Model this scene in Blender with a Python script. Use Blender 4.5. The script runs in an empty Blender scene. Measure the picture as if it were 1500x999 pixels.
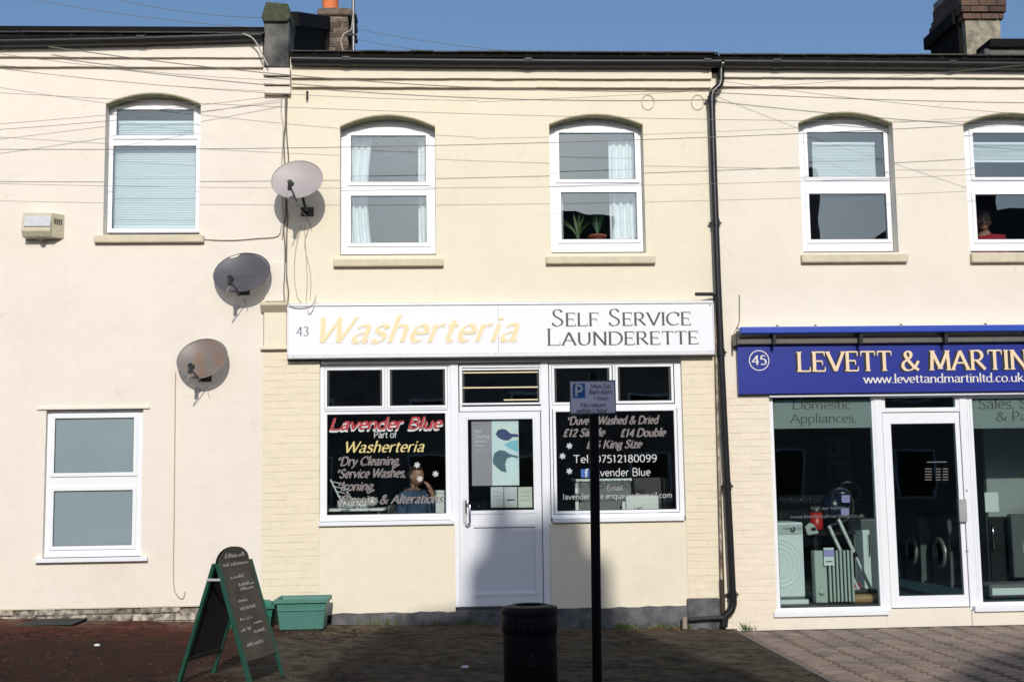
import bpy, bmesh, math, random
from mathutils import Vector, Matrix
random.seed(7)
C = bpy.context.scene.collection
sc = bpy.context.scene
PI = math.pi
R = math.radians

# ------------------------------------------------------------------ camera
CAM = Vector((0.0, -13.3, 1.52))
FPX = 1800.0                                   # focal length in pixels of the 1500 px wide photograph
yaw, pitch, roll = R(3.1), R(6.36), R(0.86)
fwd = Vector((math.sin(yaw)*math.cos(pitch), math.cos(yaw)*math.cos(pitch), math.sin(pitch)))
r0 = Vector((math.cos(yaw), -math.sin(yaw), 0.0)); u0 = r0.cross(fwd)
right = r0*math.cos(roll) - u0*math.sin(roll)
up = u0*math.cos(roll) + r0*math.sin(roll)
cam_data = bpy.data.cameras.new('camera'); cam = bpy.data.objects.new('camera', cam_data); C.objects.link(cam)
cam_data.sensor_width = 36.0; cam_data.lens = FPX/1500*36; cam_data.clip_end = 2000; cam_data.clip_start = 0.1
m = Matrix((right, up, -fwd)).transposed().to_4x4(); m.translation = CAM
cam.matrix_world = m
sc.camera = cam

# ------------------------------------------------------------------ sky and sun
SUN_EL, SUN_AZ = R(27.5), R(2.5)              # sun behind the camera, a little to its right
w = bpy.data.worlds.new("World"); sc.world = w; w.use_nodes = True
nt = w.node_tree; nt.nodes.clear()
sky = nt.nodes.new('ShaderNodeTexSky'); sky.sky_type = 'NISHITA'; sky.sun_disc = False
sky.sun_elevation = SUN_EL; sky.sun_rotation = R(180) - SUN_AZ
sky.air_density = 1.0; sky.dust_density = 2.0; sky.ozone_density = 4.2
bg = nt.nodes.new('ShaderNodeBackground'); bg.inputs[1].default_value = 0.113
ow = nt.nodes.new('ShaderNodeOutputWorld')
nt.links.new(sky.outputs[0], bg.inputs[0]); nt.links.new(bg.outputs[0], ow.inputs[0])
sl = bpy.data.lights.new('sun', 'SUN'); sun = bpy.data.objects.new('sun', sl); C.objects.link(sun)
sl.energy = 3.15; sl.angle = R(0.7); sl.color = (1.0, 0.95, 0.87)
sd = Vector((math.sin(SUN_AZ)*math.cos(SUN_EL), -math.cos(SUN_AZ)*math.cos(SUN_EL), math.sin(SUN_EL)))  # towards the sun
sun.rotation_euler = sd.to_track_quat('Z', 'Y').to_euler(); sun.location = (0, -8, 20)
sc.view_settings.view_transform = 'Standard'; sc.view_settings.look = 'None'
sc.view_settings.exposure = 0.0; sc.view_settings.gamma = 1.0; sc.view_settings.use_curve_mapping = False
sc.cycles.transparent_max_bounces = 24

# ------------------------------------------------------------------ measuring
def at(px, py, Y=0.0):
    "world point on the upright plane y = Y seen at that place of the photograph"
    d = fwd*FPX + right*(px-750) + up*(499.5-py)
    return CAM + d*((Y-CAM.y)/d.y)
def rc(px0, py0, px1, py1, Y=0.0):
    "pixel rectangle -> x0, x1, z0, z1 on plane y = Y"
    a, b, c, d = at(px0, py0, Y), at(px1, py0, Y), at(px0, py1, Y), at(px1, py1, Y)
    return ((a.x+c.x)/2, (b.x+d.x)/2, (c.z+d.z)/2, (a.z+b.z)/2)
def gz(x):
    "level of the pavement, falling gently to the right"
    return -0.13 if x > 3.05 else max(-0.13, min(0.16, -0.035*x-0.02))
def on_ground(px, py):
    d = fwd*FPX + right*(px-750) + up*(499.5-py); z = 0.0
    for _ in range(5):
        p = CAM + d*((z-CAM.z)/d.z); z = gz(p.x)
    return p

# ------------------------------------------------------------------ materials
MATS = {}
def mat(name, col, rough=0.6, metal=0.0, var=0.0, vscale=3.0, bump=0.0, bscale=60.0, col2=None, spec=0.5, rnd=0.0,
        streak=0.0, alpha=None, coat=0.0, emit=None, detail=6.0, worn=0.0):
    if name in MATS: return MATS[name]
    m = bpy.data.materials.new(name); m.use_nodes = True
    n = m.node_tree.nodes; L = m.node_tree.links; b = n['Principled BSDF']
    b.inputs['Base Color'].default_value = (*col, 1); b.inputs['Roughness'].default_value = rough
    b.inputs['Metallic'].default_value = metal; b.inputs['Specular IOR Level'].default_value = spec
    if coat: b.inputs['Coat Weight'].default_value = coat
    if emit: b.inputs['Emission Color'].default_value = (*emit[:3], 1); b.inputs['Emission Strength'].default_value = emit[3]
    tc = n.new('ShaderNodeTexCoord'); geo = n.new('ShaderNodeNewGeometry')
    src = None
    if var or col2:
        nz = n.new('ShaderNodeTexNoise'); nz.inputs['Scale'].default_value = vscale; nz.inputs['Detail'].default_value = detail
        nz.inputs['Roughness'].default_value = 0.62
        L.new(geo.outputs['Position'], nz.inputs['Vector'])
        rmp = n.new('ShaderNodeValToRGB'); rmp.color_ramp.elements[0].position = 0.33; rmp.color_ramp.elements[1].position = 0.68
        c2 = col2 if col2 else tuple(c*(1-var) for c in col)
        rmp.color_ramp.elements[0].color = (*c2, 1); rmp.color_ramp.elements[1].color = (*col, 1)
        L.new(nz.outputs['Fac'], rmp.inputs['Fac']); src = rmp.outputs['Color']
    if streak:
        mp = n.new('ShaderNodeMapping'); mp.inputs['Scale'].default_value = (9, 9, 0.55)
        L.new(geo.outputs['Position'], mp.inputs['Vector'])
        n2 = n.new('ShaderNodeTexNoise'); n2.inputs['Scale'].default_value = 1.0; n2.inputs['Detail'].default_value = 7
        L.new(mp.outputs[0], n2.inputs['Vector'])
        r2 = n.new('ShaderNodeMapRange'); r2.inputs[1].default_value = 0.52; r2.inputs[2].default_value = 0.8
        r2.inputs[3].default_value = 0.0; r2.inputs[4].default_value = streak
        L.new(n2.outputs['Fac'], r2.inputs[0])
        mx = n.new('ShaderNodeMix'); mx.data_type = 'RGBA'
        L.new(r2.outputs[0], mx.inputs[0])
        if src: L.new(src, mx.inputs[6])
        else: mx.inputs[6].default_value = (*col, 1)
        mx.inputs[7].default_value = (col[0]*0.62, col[1]*0.57, col[2]*0.48, 1)
        src = mx.outputs[2]
    if worn:
        n3 = n.new('ShaderNodeTexNoise'); n3.inputs['Scale'].default_value = 0.75; n3.inputs['Detail'].default_value = 8; n3.inputs['Roughness'].default_value = 0.7
        L.new(geo.outputs['Position'], n3.inputs['Vector'])
        m3 = n.new('ShaderNodeMapRange'); m3.inputs[1].default_value = 0.50; m3.inputs[2].default_value = 0.74; m3.inputs[4].default_value = worn
        L.new(n3.outputs['Fac'], m3.inputs[0])
        x3 = n.new('ShaderNodeMix'); x3.data_type = 'RGBA'; L.new(m3.outputs[0], x3.inputs[0]); L.new(src, x3.inputs[6])
        x3.inputs[7].default_value = (col[0]*0.74, col[1]*0.70, col[2]*0.66, 1)
        vo = n.new('ShaderNodeTexVoronoi'); vo.feature = 'DISTANCE_TO_EDGE'; vo.inputs['Scale'].default_value = 0.55
        wz_ = n.new('ShaderNodeTexNoise'); wz_.inputs['Scale'].default_value = 2.2; wz_.inputs['Detail'].default_value = 6
        L.new(geo.outputs['Position'], wz_.inputs['Vector'])
        vm_ = n.new('ShaderNodeVectorMath'); vm_.operation = 'MULTIPLY_ADD'; vm_.inputs[1].default_value = (0.7, 0.7, 0.7)
        L.new(wz_.outputs['Color'], vm_.inputs[0]); L.new(geo.outputs['Position'], vm_.inputs[2]); L.new(vm_.outputs[0], vo.inputs['Vector'])
        c3 = n.new('ShaderNodeMapRange'); c3.inputs[1].default_value = 0.0015; c3.inputs[2].default_value = 0.006; c3.inputs[3].default_value = 1; c3.inputs[4].default_value = 0
        L.new(vo.outputs['Distance'], c3.inputs[0])
        k3 = n.new('ShaderNodeMapRange'); k3.inputs[1].default_value = 0.52; k3.inputs[2].default_value = 0.60; k3.inputs[4].default_value = 0.13
        L.new(wz_.outputs['Fac'], k3.inputs[0])
        p3 = n.new('ShaderNodeMath'); p3.operation = 'MULTIPLY'; L.new(c3.outputs[0], p3.inputs[0]); L.new(k3.outputs[0], p3.inputs[1])
        y3 = n.new('ShaderNodeMix'); y3.data_type = 'RGBA'; L.new(p3.outputs[0], y3.inputs[0]); L.new(x3.outputs[2], y3.inputs[6])
        y3.inputs[7].default_value = (0.30, 0.25, 0.19, 1); src = y3.outputs[2]
    if rnd:
        oi = n.new('ShaderNodeObjectInfo'); mr = n.new('ShaderNodeMapRange')
        mr.inputs[3].default_value = 1-rnd; mr.inputs[4].default_value = 1+rnd
        L.new(oi.outputs['Random'], mr.inputs[0])
        vm = n.new('ShaderNodeVectorMath'); vm.operation = 'SCALE'
        if src: L.new(src, vm.inputs[0])
        else: vm.inputs[0].default_value = col
        L.new(mr.outputs[0], vm.inputs['Scale']); src = vm.outputs[0]
    if src: L.new(src, b.inputs['Base Color'])
    if bump:
        nb = n.new('ShaderNodeTexNoise'); nb.inputs['Scale'].default_value = bscale; nb.inputs['Detail'].default_value = 5
        L.new(geo.outputs['Position'], nb.inputs['Vector'])
        nb2 = n.new('ShaderNodeTexNoise'); nb2.inputs['Scale'].default_value = bscale/14; nb2.inputs['Detail'].default_value = 3
        L.new(geo.outputs['Position'], nb2.inputs['Vector'])
        ad = n.new('ShaderNodeMath'); ad.operation = 'MULTIPLY_ADD'; ad.inputs[1].default_value = 4.0
        L.new(nb2.outputs['Fac'], ad.inputs[0]); L.new(nb.outputs['Fac'], ad.inputs[2])
        bp = n.new('ShaderNodeBump'); bp.inputs['Strength'].default_value = bump; bp.inputs['Distance'].default_value = 0.004
        L.new(ad.outputs[0], bp.inputs['Height']); L.new(bp.outputs[0], b.inputs['Normal'])
    if alpha is not None:
        out = n['Material Output']; tr = n.new('ShaderNodeBsdfTransparent'); ms = n.new('ShaderNodeMixShader')
        ms.inputs[0].default_value = alpha
        L.new(tr.outputs[0], ms.inputs[1]); L.new(b.outputs[0], ms.inputs[2]); L.new(ms.outputs[0], out.inputs[0])
    MATS[name] = m
    return m
def glass(name, tint, refl, rough=0.0, veil=0.0, vcol=(0.5, 0.55, 0.58)):
    m = bpy.data.materials.new(name); m.use_nodes = True
    n = m.node_tree.nodes; L = m.node_tree.links; n.remove(n['Principled BSDF']); out = n['Material Output']
    tr = n.new('ShaderNodeBsdfTransparent'); tr.inputs[0].default_value = (*tint, 1)
    gl = n.new('ShaderNodeBsdfGlossy'); gl.inputs['Roughness'].default_value = rough; gl.inputs[0].default_value = (0.80, 0.91, 1, 1)  # blue tint paints sky colour into the reflections
    geo = n.new('ShaderNodeNewGeometry'); nz = n.new('ShaderNodeTexNoise'); nz.inputs['Scale'].default_value = 1.6
    L.new(geo.outputs['Position'], nz.inputs['Vector'])
    bp = n.new('ShaderNodeBump'); bp.inputs['Strength'].default_value = 0.12; bp.inputs['Distance'].default_value = 0.01
    L.new(nz.outputs['Fac'], bp.inputs['Height']); L.new(bp.outputs[0], gl.inputs['Normal'])
    fr = n.new('ShaderNodeFresnel'); fr.inputs[0].default_value = 1.5
    mm = n.new('ShaderNodeMath'); mm.operation = 'MULTIPLY_ADD'; mm.inputs[1].default_value = 1.0; mm.inputs[2].default_value = refl-0.04
    L.new(fr.outputs[0], mm.inputs[0])
    ms = n.new('ShaderNodeMixShader'); L.new(mm.outputs[0], ms.inputs[0])
    if veil:
        df = n.new('ShaderNodeBsdfDiffuse'); df.inputs[0].default_value = (*vcol, 1)
        mv = n.new('ShaderNodeMixShader'); mv.inputs[0].default_value = veil
        L.new(tr.outputs[0], mv.inputs[1]); L.new(df.outputs[0], mv.inputs[2]); L.new(mv.outputs[0], ms.inputs[1])
    else: L.new(tr.outputs[0], ms.inputs[1])
    L.new(gl.outputs[0], ms.inputs[2]); L.new(ms.outputs[0], out.inputs[0])
    MATS[name] = m; return m

pinkish = mat('render_pale_cream', (0.785, 0.72, 0.635), 0.85, var=0.03, vscale=1.3, bump=0.5, worn=0.30, bscale=90, streak=0.07)
yellow = mat('render_yellow_cream', (0.79, 0.72, 0.575), 0.85, var=0.03, vscale=1.5, bump=0.5, worn=0.30, bscale=90, streak=0.06)
cream3 = mat('render_soft_cream', (0.79, 0.725, 0.625), 0.85, var=0.03, vscale=1.2, bump=0.5, worn=0.25, bscale=90, streak=0.05)
brick_y = mat('painted_brick_yellow', (0.785, 0.70, 0.54), 0.8, var=0.05, vscale=9, bump=0.8, bscale=50, rnd=0.018)
brick_c = mat('painted_brick_cream', (0.80, 0.71, 0.58), 0.8, var=0.05, vscale=9, bump=0.8, bscale=50, rnd=0.018)
stone_sill = mat('painted_sill', (0.66, 0.59, 0.44), 0.8, var=0.16, vscale=9, bump=0.5)
soffit_m = mat('olive_arch_lining', (0.40, 0.37, 0.22), 0.9, var=0.3, vscale=12, bump=0.4)  # olive tone, darker than the walls
upvc = mat('white_plastic', (0.80, 0.82, 0.86), 0.38, var=0.03, vscale=6)
upvc_dirty = mat('white_plastic_weathered', (0.76, 0.78, 0.83), 0.42, var=0.06, vscale=8, streak=0.1)
gasket = mat('black_rubber', (0.02, 0.02, 0.022), 0.6)
black_pipe = mat('black_plastic_pipe', (0.014, 0.014, 0.016), 0.32, var=0.4, vscale=20)
black_gutter = mat('black_gutter_plastic', (0.017, 0.018, 0.02), 0.45, var=0.4, vscale=9)
grey_tile = mat('slate_roof_tile', (0.10, 0.095, 0.09), 0.9, var=0.5, vscale=14, bump=0.8, rnd=0.2)
plinth_m = mat('black_bitumen_plinth', (0.045, 0.047, 0.055), 0.75, var=0.5, vscale=7, bump=0.9, bscale=30, col2=(0.15, 0.145, 0.15))
old_brick = mat('worn_stock_brick', (0.50, 0.44, 0.36), 0.95, col2=(0.035, 0.03, 0.027), vscale=17, bump=1.0, bscale=30, rnd=0.4)
mortar_w = mat('crumbly_mortar', (0.42, 0.38, 0.33), 0.95, var=0.85, vscale=25, bump=1.0, bscale=30)
tar_black = mat('tarred_parapet', (0.022, 0.023, 0.024), 0.8, col2=(0.16, 0.155, 0.145), vscale=3.5, bump=0.8, bscale=20)
tar_dark = mat('black_coping', (0.010, 0.010, 0.010), 0.9, spec=.15, var=0.4, vscale=9, bump=0.6, bscale=30)
moss_cap = mat('mossy_cap', (0.075, 0.09, 0.05), 0.95, var=0.5, vscale=14, bump=0.8, bscale=40)
stock_red = mat('weathered_collar_brick', (0.125, 0.068, 0.045), 0.9, col2=(0.055, 0.042, 0.034), vscale=9, bump=0.8, bscale=40, rnd=0.4)
stack_brick = mat('sooty_brick', (0.19, 0.145, 0.115), 0.95, var=0.6, vscale=14, bump=0.9, bscale=40, rnd=0.45)
red_brick = mat('red_brick', (0.25, 0.085, 0.05), 0.9, var=0.5, vscale=16, bump=0.8, bscale=40, rnd=0.35)
lichen_render = mat('lichened_render', (0.42, 0.38, 0.27), 0.95, col2=(0.13, 0.12, 0.10), vscale=6, bump=0.9, bscale=25)
terracotta = mat('terracotta', (0.72, 0.19, 0.06), 0.75, var=0.25, vscale=9, bump=0.2)
alu = mat('aluminium', (0.55, 0.55, 0.56), 0.4, 0.7, var=0.15, vscale=12)
galv = mat('galvanised_tube', (0.24, 0.24, 0.25), 0.45, 0.6, var=0.2, vscale=18)
chrome = mat('chrome', (0.75, 0.75, 0.76), 0.12, 1.0)
sign_white = mat('white_sign_panel', (0.80, 0.81, 0.85), 0.35, var=0.02, vscale=3, streak=0.05)
letter_gold = mat('pale_gold_lettering', (0.84, 0.67, 0.38), 0.5)
letter_gold_line = mat('gold_outline', (0.83, 0.74, 0.55), 0.5)
letter_dark = mat('dark_grey_lettering', (0.05, 0.048, 0.05), 0.5)
letter_grey = mat('slate_lettering', (0.10, 0.11, 0.14), 0.5)
blue_sign = mat('royal_blue_panel', (0.008, 0.022, 0.26), 0.35, var=0.05, vscale=5)
blue_bar = mat('blue_awning_cover', (0.015, 0.06, 0.42), 0.4, var=0.08, vscale=5)
grey_bar = mat('grey_awning_roller', (0.13, 0.12, 0.108), 0.6, var=0.2, vscale=9)
letter_cream = mat('cream_raised_lettering', (0.80, 0.62, 0.42), 0.5)
letter_pale = mat('pale_lettering', (0.72, 0.68, 0.62), 0.5)
letter_black = mat('black_lettering_shade', (0.006, 0.006, 0.01), 0.6)
vin_white = mat('white_vinyl', (0.56, 0.58, 0.58), 0.5)
vin_pink = mat('greyish_pink_vinyl', (0.34, 0.30, 0.30), 0.5)
vin_mid = mat('dull_dark_vinyl', (0.05, 0.045, 0.045), 0.5)
vin_red = mat('red_vinyl', (0.36, 0.010, 0.022), 0.5)
vin_yellow = mat('yellow_vinyl', (0.60, 0.50, 0.20), 0.5)
vin_blue = mat('blue_vinyl', (0.02, 0.11, 0.40), 0.5)
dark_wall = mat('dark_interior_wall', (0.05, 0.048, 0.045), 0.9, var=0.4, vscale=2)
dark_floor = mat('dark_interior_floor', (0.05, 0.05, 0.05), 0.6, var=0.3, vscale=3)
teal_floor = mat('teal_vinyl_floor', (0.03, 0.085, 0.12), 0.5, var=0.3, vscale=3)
room_wall = mat('room_wallpaper', (0.20, 0.21, 0.23), 0.9, var=0.15, vscale=2)
curtain_m = mat('white_voile', (0.74, 0.76, 0.78), 0.9, var=0.1, vscale=8)
blind_m = mat('white_blind', (0.70, 0.75, 0.76), 0.7)
frost = mat('frosted_film', (0.24, 0.315, 0.345), 0.30, var=0.10, vscale=1.1)
frost_band = mat('frosted_band_film', (0.24, 0.27, 0.26), 0.35, var=0.05)
lamp_m = mat('paper_lamp_shade', (0.40, 0.41, 0.42), 0.8)
appl_white = mat('appliance_white', (0.72, 0.75, 0.76), 0.35, var=0.03)
appl_grey = mat('appliance_grey', (0.16, 0.165, 0.17), 0.4)
appl_dim = mat('appliance_dimmed', (0.10, 0.11, 0.115), 0.4, var=0.1)  # darkened tone puts indoor shade into the appliance colour
appl_dark = mat('appliance_black', (0.014, 0.014, 0.016), 0.3)
rad_m = mat('radiator_enamel', (0.42, 0.46, 0.42), 0.4)
navy = mat('navy_plastic', (0.007, 0.010, 0.035), 0.3)
black_pl = mat('black_plastic', (0.012, 0.012, 0.013), 0.35)
red_pl = mat('red_plastic', (0.45, 0.02, 0.02), 0.35)
lilac = mat('lilac_ticket', (0.32, 0.28, 0.55), 0.6)
paper = mat('white_paper', (0.72, 0.74, 0.74), 0.8, var=0.05)
wood_disc = mat('varnished_wood', (0.42, 0.24, 0.10), 0.5, var=0.3, vscale=12)
dish_grey = mat('dish_pinkish_grey', (0.40, 0.36, 0.365), 0.5, var=0.08, vscale=9, alpha=0.94)
dish_dark = mat('dish_slate_mesh', (0.085, 0.085, 0.105), 0.45, var=0.2, vscale=9, alpha=0.86)
dish_rust = mat('dish_rusty_mesh', (0.17, 0.175, 0.18), 0.45, col2=(0.22, 0.13, 0.08), vscale=6, alpha=0.86)
beige_box = mat('beige_plastic_housing', (0.55, 0.50, 0.36), 0.5, var=0.15, vscale=20)
lamp_glass = mat('ribbed_lamp_glass', (0.62, 0.64, 0.66), 0.25, var=0.25, vscale=60)
cable_m = mat('grey_cable', (0.20, 0.185, 0.165), 0.6)
cable_pale = mat('painted_cable', (0.45, 0.40, 0.33), 0.7)
cable_dirty = mat('dirty_cable', (0.16, 0.14, 0.12), 0.7)
asphalt_base = None
green_board = mat('green_painted_wood', (0.008, 0.078, 0.048), 0.5, var=0.35, vscale=14)
chalk_board = mat('chalkboard_face', (0.12, 0.106, 0.083), 0.9, var=0.35, spec=.1, vscale=6)
chalk_black = mat('chalkboard_back', (0.012, 0.012, 0.012), 0.8)
chalk = mat('chalk', (0.29, 0.285, 0.27), 0.9)
strap_m = mat('grey_strap', (0.42, 0.43, 0.43), 0.7)
box_green = mat('recycling_green_plastic', (0.07, 0.215, 0.175), 0.5, var=0.15, vscale=9)
box_green2 = mat('recycling_dark_green_plastic', (0.02, 0.17, 0.12), 0.5, var=0.25, vscale=12)
bag_green = mat('crumpled_green_bag', (0.03, 0.27, 0.19), 0.4, var=0.3, vscale=20)
bin_black = mat('bin_black', (0.006, 0.006, 0.007), 0.6, spec=0.15)
bin_mark = mat('dark_bin_print', (0.013, 0.013, 0.015), 0.6, spec=0.2)  # print only slightly paler than the drum
post_black = mat('post_black_paint', (0.005, 0.005, 0.006), 0.6, spec=0.12)
plate_m = mat('sign_plate', (0.62, 0.60, 0.72), 0.5)
plate_blue = mat('parking_blue', (0.01, 0.10, 0.32), 0.5)
skin_m = mat('skin', (0.34, 0.185, 0.13), 0.5)
hair_m = mat('brown_hair', (0.04, 0.022, 0.013), 0.8)
hair_g = mat('greying_hair', (0.12, 0.10, 0.09), 0.8)
jacket_m = mat('blue_jacket_cloth', (0.04, 0.085, 0.16), 0.85, var=0.3, vscale=14)
jeans_m = mat('dark_trousers', (0.02, 0.024, 0.035), 0.85)
red_top = mat('red_top_cloth', (0.34, 0.012, 0.022), 0.85, var=0.2, vscale=14)
leaf_m = mat('plant_leaf', (0.09, 0.17, 0.035), 0.5, var=0.5, vscale=20)
leaf_d = mat('aloe_leaf', (0.04, 0.12, 0.035), 0.5, var=0.4, vscale=20)
soil = mat('potting_soil', (0.03, 0.02, 0.015), 0.95)
weed_m = mat('weed_green', (0.10, 0.17, 0.03), 0.8, var=0.5, vscale=20)
straw_m = mat('dead_stalks', (0.20, 0.13, 0.06), 0.9, var=0.5, vscale=30)
rust_pipe = mat('rusty_white_pipe', (0.55, 0.49, 0.38), 0.7, col2=(0.09, 0.05, 0.03), vscale=9)
kerb_m = mat('concrete_edging', (0.19, 0.165, 0.14), 0.9, var=0.35, vscale=14, bump=0.5)
iron = mat('cast_iron_cover', (0.028, 0.033, 0.03), 0.7, var=0.3, vscale=30, bump=0.6)
opp_brick = mat('opposite_brick', (0.42,0.34,0.27), 0.9, var=0.35, vscale=3)
opp_render = mat('opposite_render', (0.38, 0.35, 0.30), 0.9, var=0.2, vscale=2)
road_m = mat('road_asphalt', (0.10, 0.097, 0.093), 0.9, var=0.3, vscale=30, bump=0.6)
g_house = glass('upstairs_glazing', (0.93, 0.96, 0.96), 0.085)
g_shop = glass('shop_glazing', (0.93, 0.96, 0.95), 0.06)
g_louvre = glass('louvre_glass', (0.6, 0.63, 0.62), 0.11)
g_shop2 = glass('tinted_shop_glazing', (0.88, 0.935, 0.925), 0.055)
g_dark = mat('dark_glass', (0.01, 0.012, 0.014), 0.08)

def ground_material():
    m = bpy.data.materials.new('patched_tarmac'); m.use_nodes = True
    n = m.node_tree.nodes; L = m.node_tree.links; b = n['Principled BSDF']; b.inputs['Roughness'].default_value = 0.95; b.inputs['Specular IOR Level'].default_value = 0.03
    geo = n.new('ShaderNodeNewGeometry'); sx = n.new('ShaderNodeSeparateXYZ'); L.new(geo.outputs['Position'], sx.inputs[0])
    def noise(s, d=6, r=0.6):
        q = n.new('ShaderNodeTexNoise'); q.inputs['Scale'].default_value = s; q.inputs['Detail'].default_value = d
        q.inputs['Roughness'].default_value = r; L.new(geo.outputs['Position'], q.inputs['Vector']); return q.outputs['Fac']
    def ramp(f, a, ca, bb, cb):
        q = n.new('ShaderNodeValToRGB'); e = q.color_ramp.elements; e[0].position = a; e[1].position = bb
        e[0].color = (*ca, 1); e[1].color = (*cb, 1); L.new(f, q.inputs[0]); return q.outputs[0]
    def mix(f, a, c):
        q = n.new('ShaderNodeMix'); q.data_type = 'RGBA'; L.new(f, q.inputs[0]); L.new(a, q.inputs[6]); L.new(c, q.inputs[7]); return q.outputs[2]
    def math_(op, a, v1=None, v2=None):
        q = n.new('ShaderNodeMath'); q.operation = op
        L.new(a, q.inputs[0])
        for i, v in ((1, v1), (2, v2)):
            if v is None: continue
            if isinstance(v, (int, float)): q.inputs[i].default_value = v
            else: L.new(v, q.inputs[i])
        return q.outputs[0]
    big = noise(0.9, 5); mid = noise(7, 6, 0.7); fine = noise(120, 3, 0.7)
    grey = ramp(mid, 0.3, (0.013, 0.011, 0.009), 0.68, (0.115, 0.092, 0.066))
    red = ramp(mid, 0.3, (0.030, 0.013, 0.010), 0.70, (0.16, 0.055, 0.038))
    # red tarmac in front of the left house (x < about -1.9), wavering edge, strongest beside the wall
    e = math_('MULTIPLY_ADD', big, 1.6, sx.outputs['X'])
    rf = n.new('ShaderNodeMapRange'); rf.inputs[1].default_value = -0.75; rf.inputs[2].default_value = -1.35
    L.new(e, rf.inputs[0])
    base = mix(rf.outputs[0], grey, red)
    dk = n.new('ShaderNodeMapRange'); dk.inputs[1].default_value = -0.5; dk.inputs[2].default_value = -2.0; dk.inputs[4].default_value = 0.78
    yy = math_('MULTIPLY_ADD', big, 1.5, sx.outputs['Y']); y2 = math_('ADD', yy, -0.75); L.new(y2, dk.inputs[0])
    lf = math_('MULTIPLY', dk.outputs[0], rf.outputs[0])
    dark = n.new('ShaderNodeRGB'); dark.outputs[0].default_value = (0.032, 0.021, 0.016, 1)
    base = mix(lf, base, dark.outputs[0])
    spk = n.new('ShaderNodeMapRange'); spk.inputs[1].default_value = 0.60; spk.inputs[2].default_value = 0.74; spk.inputs[4].default_value = 0.55
    L.new(fine, spk.inputs[0]); pale = n.new('ShaderNodeRGB'); pale.outputs[0].default_value = (0.28, 0.24, 0.20, 1)
    base = mix(spk.outputs[0], base, pale.outputs[0])
    # cracks
    vo = n.new('ShaderNodeTexVoronoi'); vo.feature = 'DISTANCE_TO_EDGE'; vo.inputs['Scale'].default_value = 0.9
    dv = n.new('ShaderNodeVectorMath'); dv.operation = 'MULTIPLY_ADD'
    nzc = n.new('ShaderNodeTexNoise'); nzc.inputs['Scale'].default_value = 4; L.new(geo.outputs['Position'], nzc.inputs['Vector'])
    L.new(nzc.outputs['Color'], dv.inputs[0]); dv.inputs[1].default_value = (0.5, 0.5, 0.5); L.new(geo.outputs['Position'], dv.inputs[2])
    L.new(dv.outputs[0], vo.inputs['Vector'])
    ck = n.new('ShaderNodeMapRange'); ck.inputs[1].default_value = 0.004; ck.inputs[2].default_value = 0.014; ck.inputs[3].default_value = 0.8; ck.inputs[4].default_value = 0
    L.new(vo.outputs['Distance'], ck.inputs[0]); blk = n.new('ShaderNodeRGB'); blk.outputs[0].default_value = (0.015, 0.013, 0.012, 1)
    base = mix(ck.outputs[0], base, blk.outputs[0])
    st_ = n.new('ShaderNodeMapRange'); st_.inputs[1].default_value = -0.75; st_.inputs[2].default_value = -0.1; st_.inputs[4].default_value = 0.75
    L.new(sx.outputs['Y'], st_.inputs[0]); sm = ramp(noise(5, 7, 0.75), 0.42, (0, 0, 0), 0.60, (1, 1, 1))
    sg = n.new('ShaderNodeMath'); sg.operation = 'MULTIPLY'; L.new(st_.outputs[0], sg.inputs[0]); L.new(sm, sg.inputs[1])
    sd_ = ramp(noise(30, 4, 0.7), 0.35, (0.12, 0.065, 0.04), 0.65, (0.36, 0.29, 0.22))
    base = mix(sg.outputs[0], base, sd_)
    pt = ramp(noise(1.7, 3, 0.5), 0.50, (0, 0, 0), 0.54, (0.55, 0.55, 0.55)); ptc = ramp(mid, 0.3, (0.05, 0.043, 0.035), 0.7, (0.12, 0.10, 0.078))
    nr = n.new('ShaderNodeMath'); nr.operation = 'SUBTRACT'; nr.inputs[0].default_value = 1.0; L.new(rf.outputs[0], nr.inputs[1])
    pm_ = n.new('ShaderNodeMath'); pm_.operation = 'MULTIPLY'; L.new(pt, pm_.inputs[0]); L.new(nr.outputs[0], pm_.inputs[1])
    base = mix(pm_.outputs[0], base, ptc)
    L.new(base, b.inputs['Base Color'])
    ad = math_('MULTIPLY_ADD', mid, 3.0, fine)
    bp = n.new('ShaderNodeBump'); bp.inputs['Strength'].default_value = 0.8; bp.inputs['Distance'].default_value = 0.006
    L.new(ad, bp.inputs['Height']); L.new(bp.outputs[0], b.inputs['Normal'])
    return m
tarmac = ground_material()

def paver_material():
    m = mat('block_paver', (0.30, 0.215, 0.165), 0.9, col2=(0.18, 0.145, 0.12), vscale=2.2, bump=0.7, bscale=80, rnd=0.17)
    return m
paver_m = paver_material()

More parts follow.
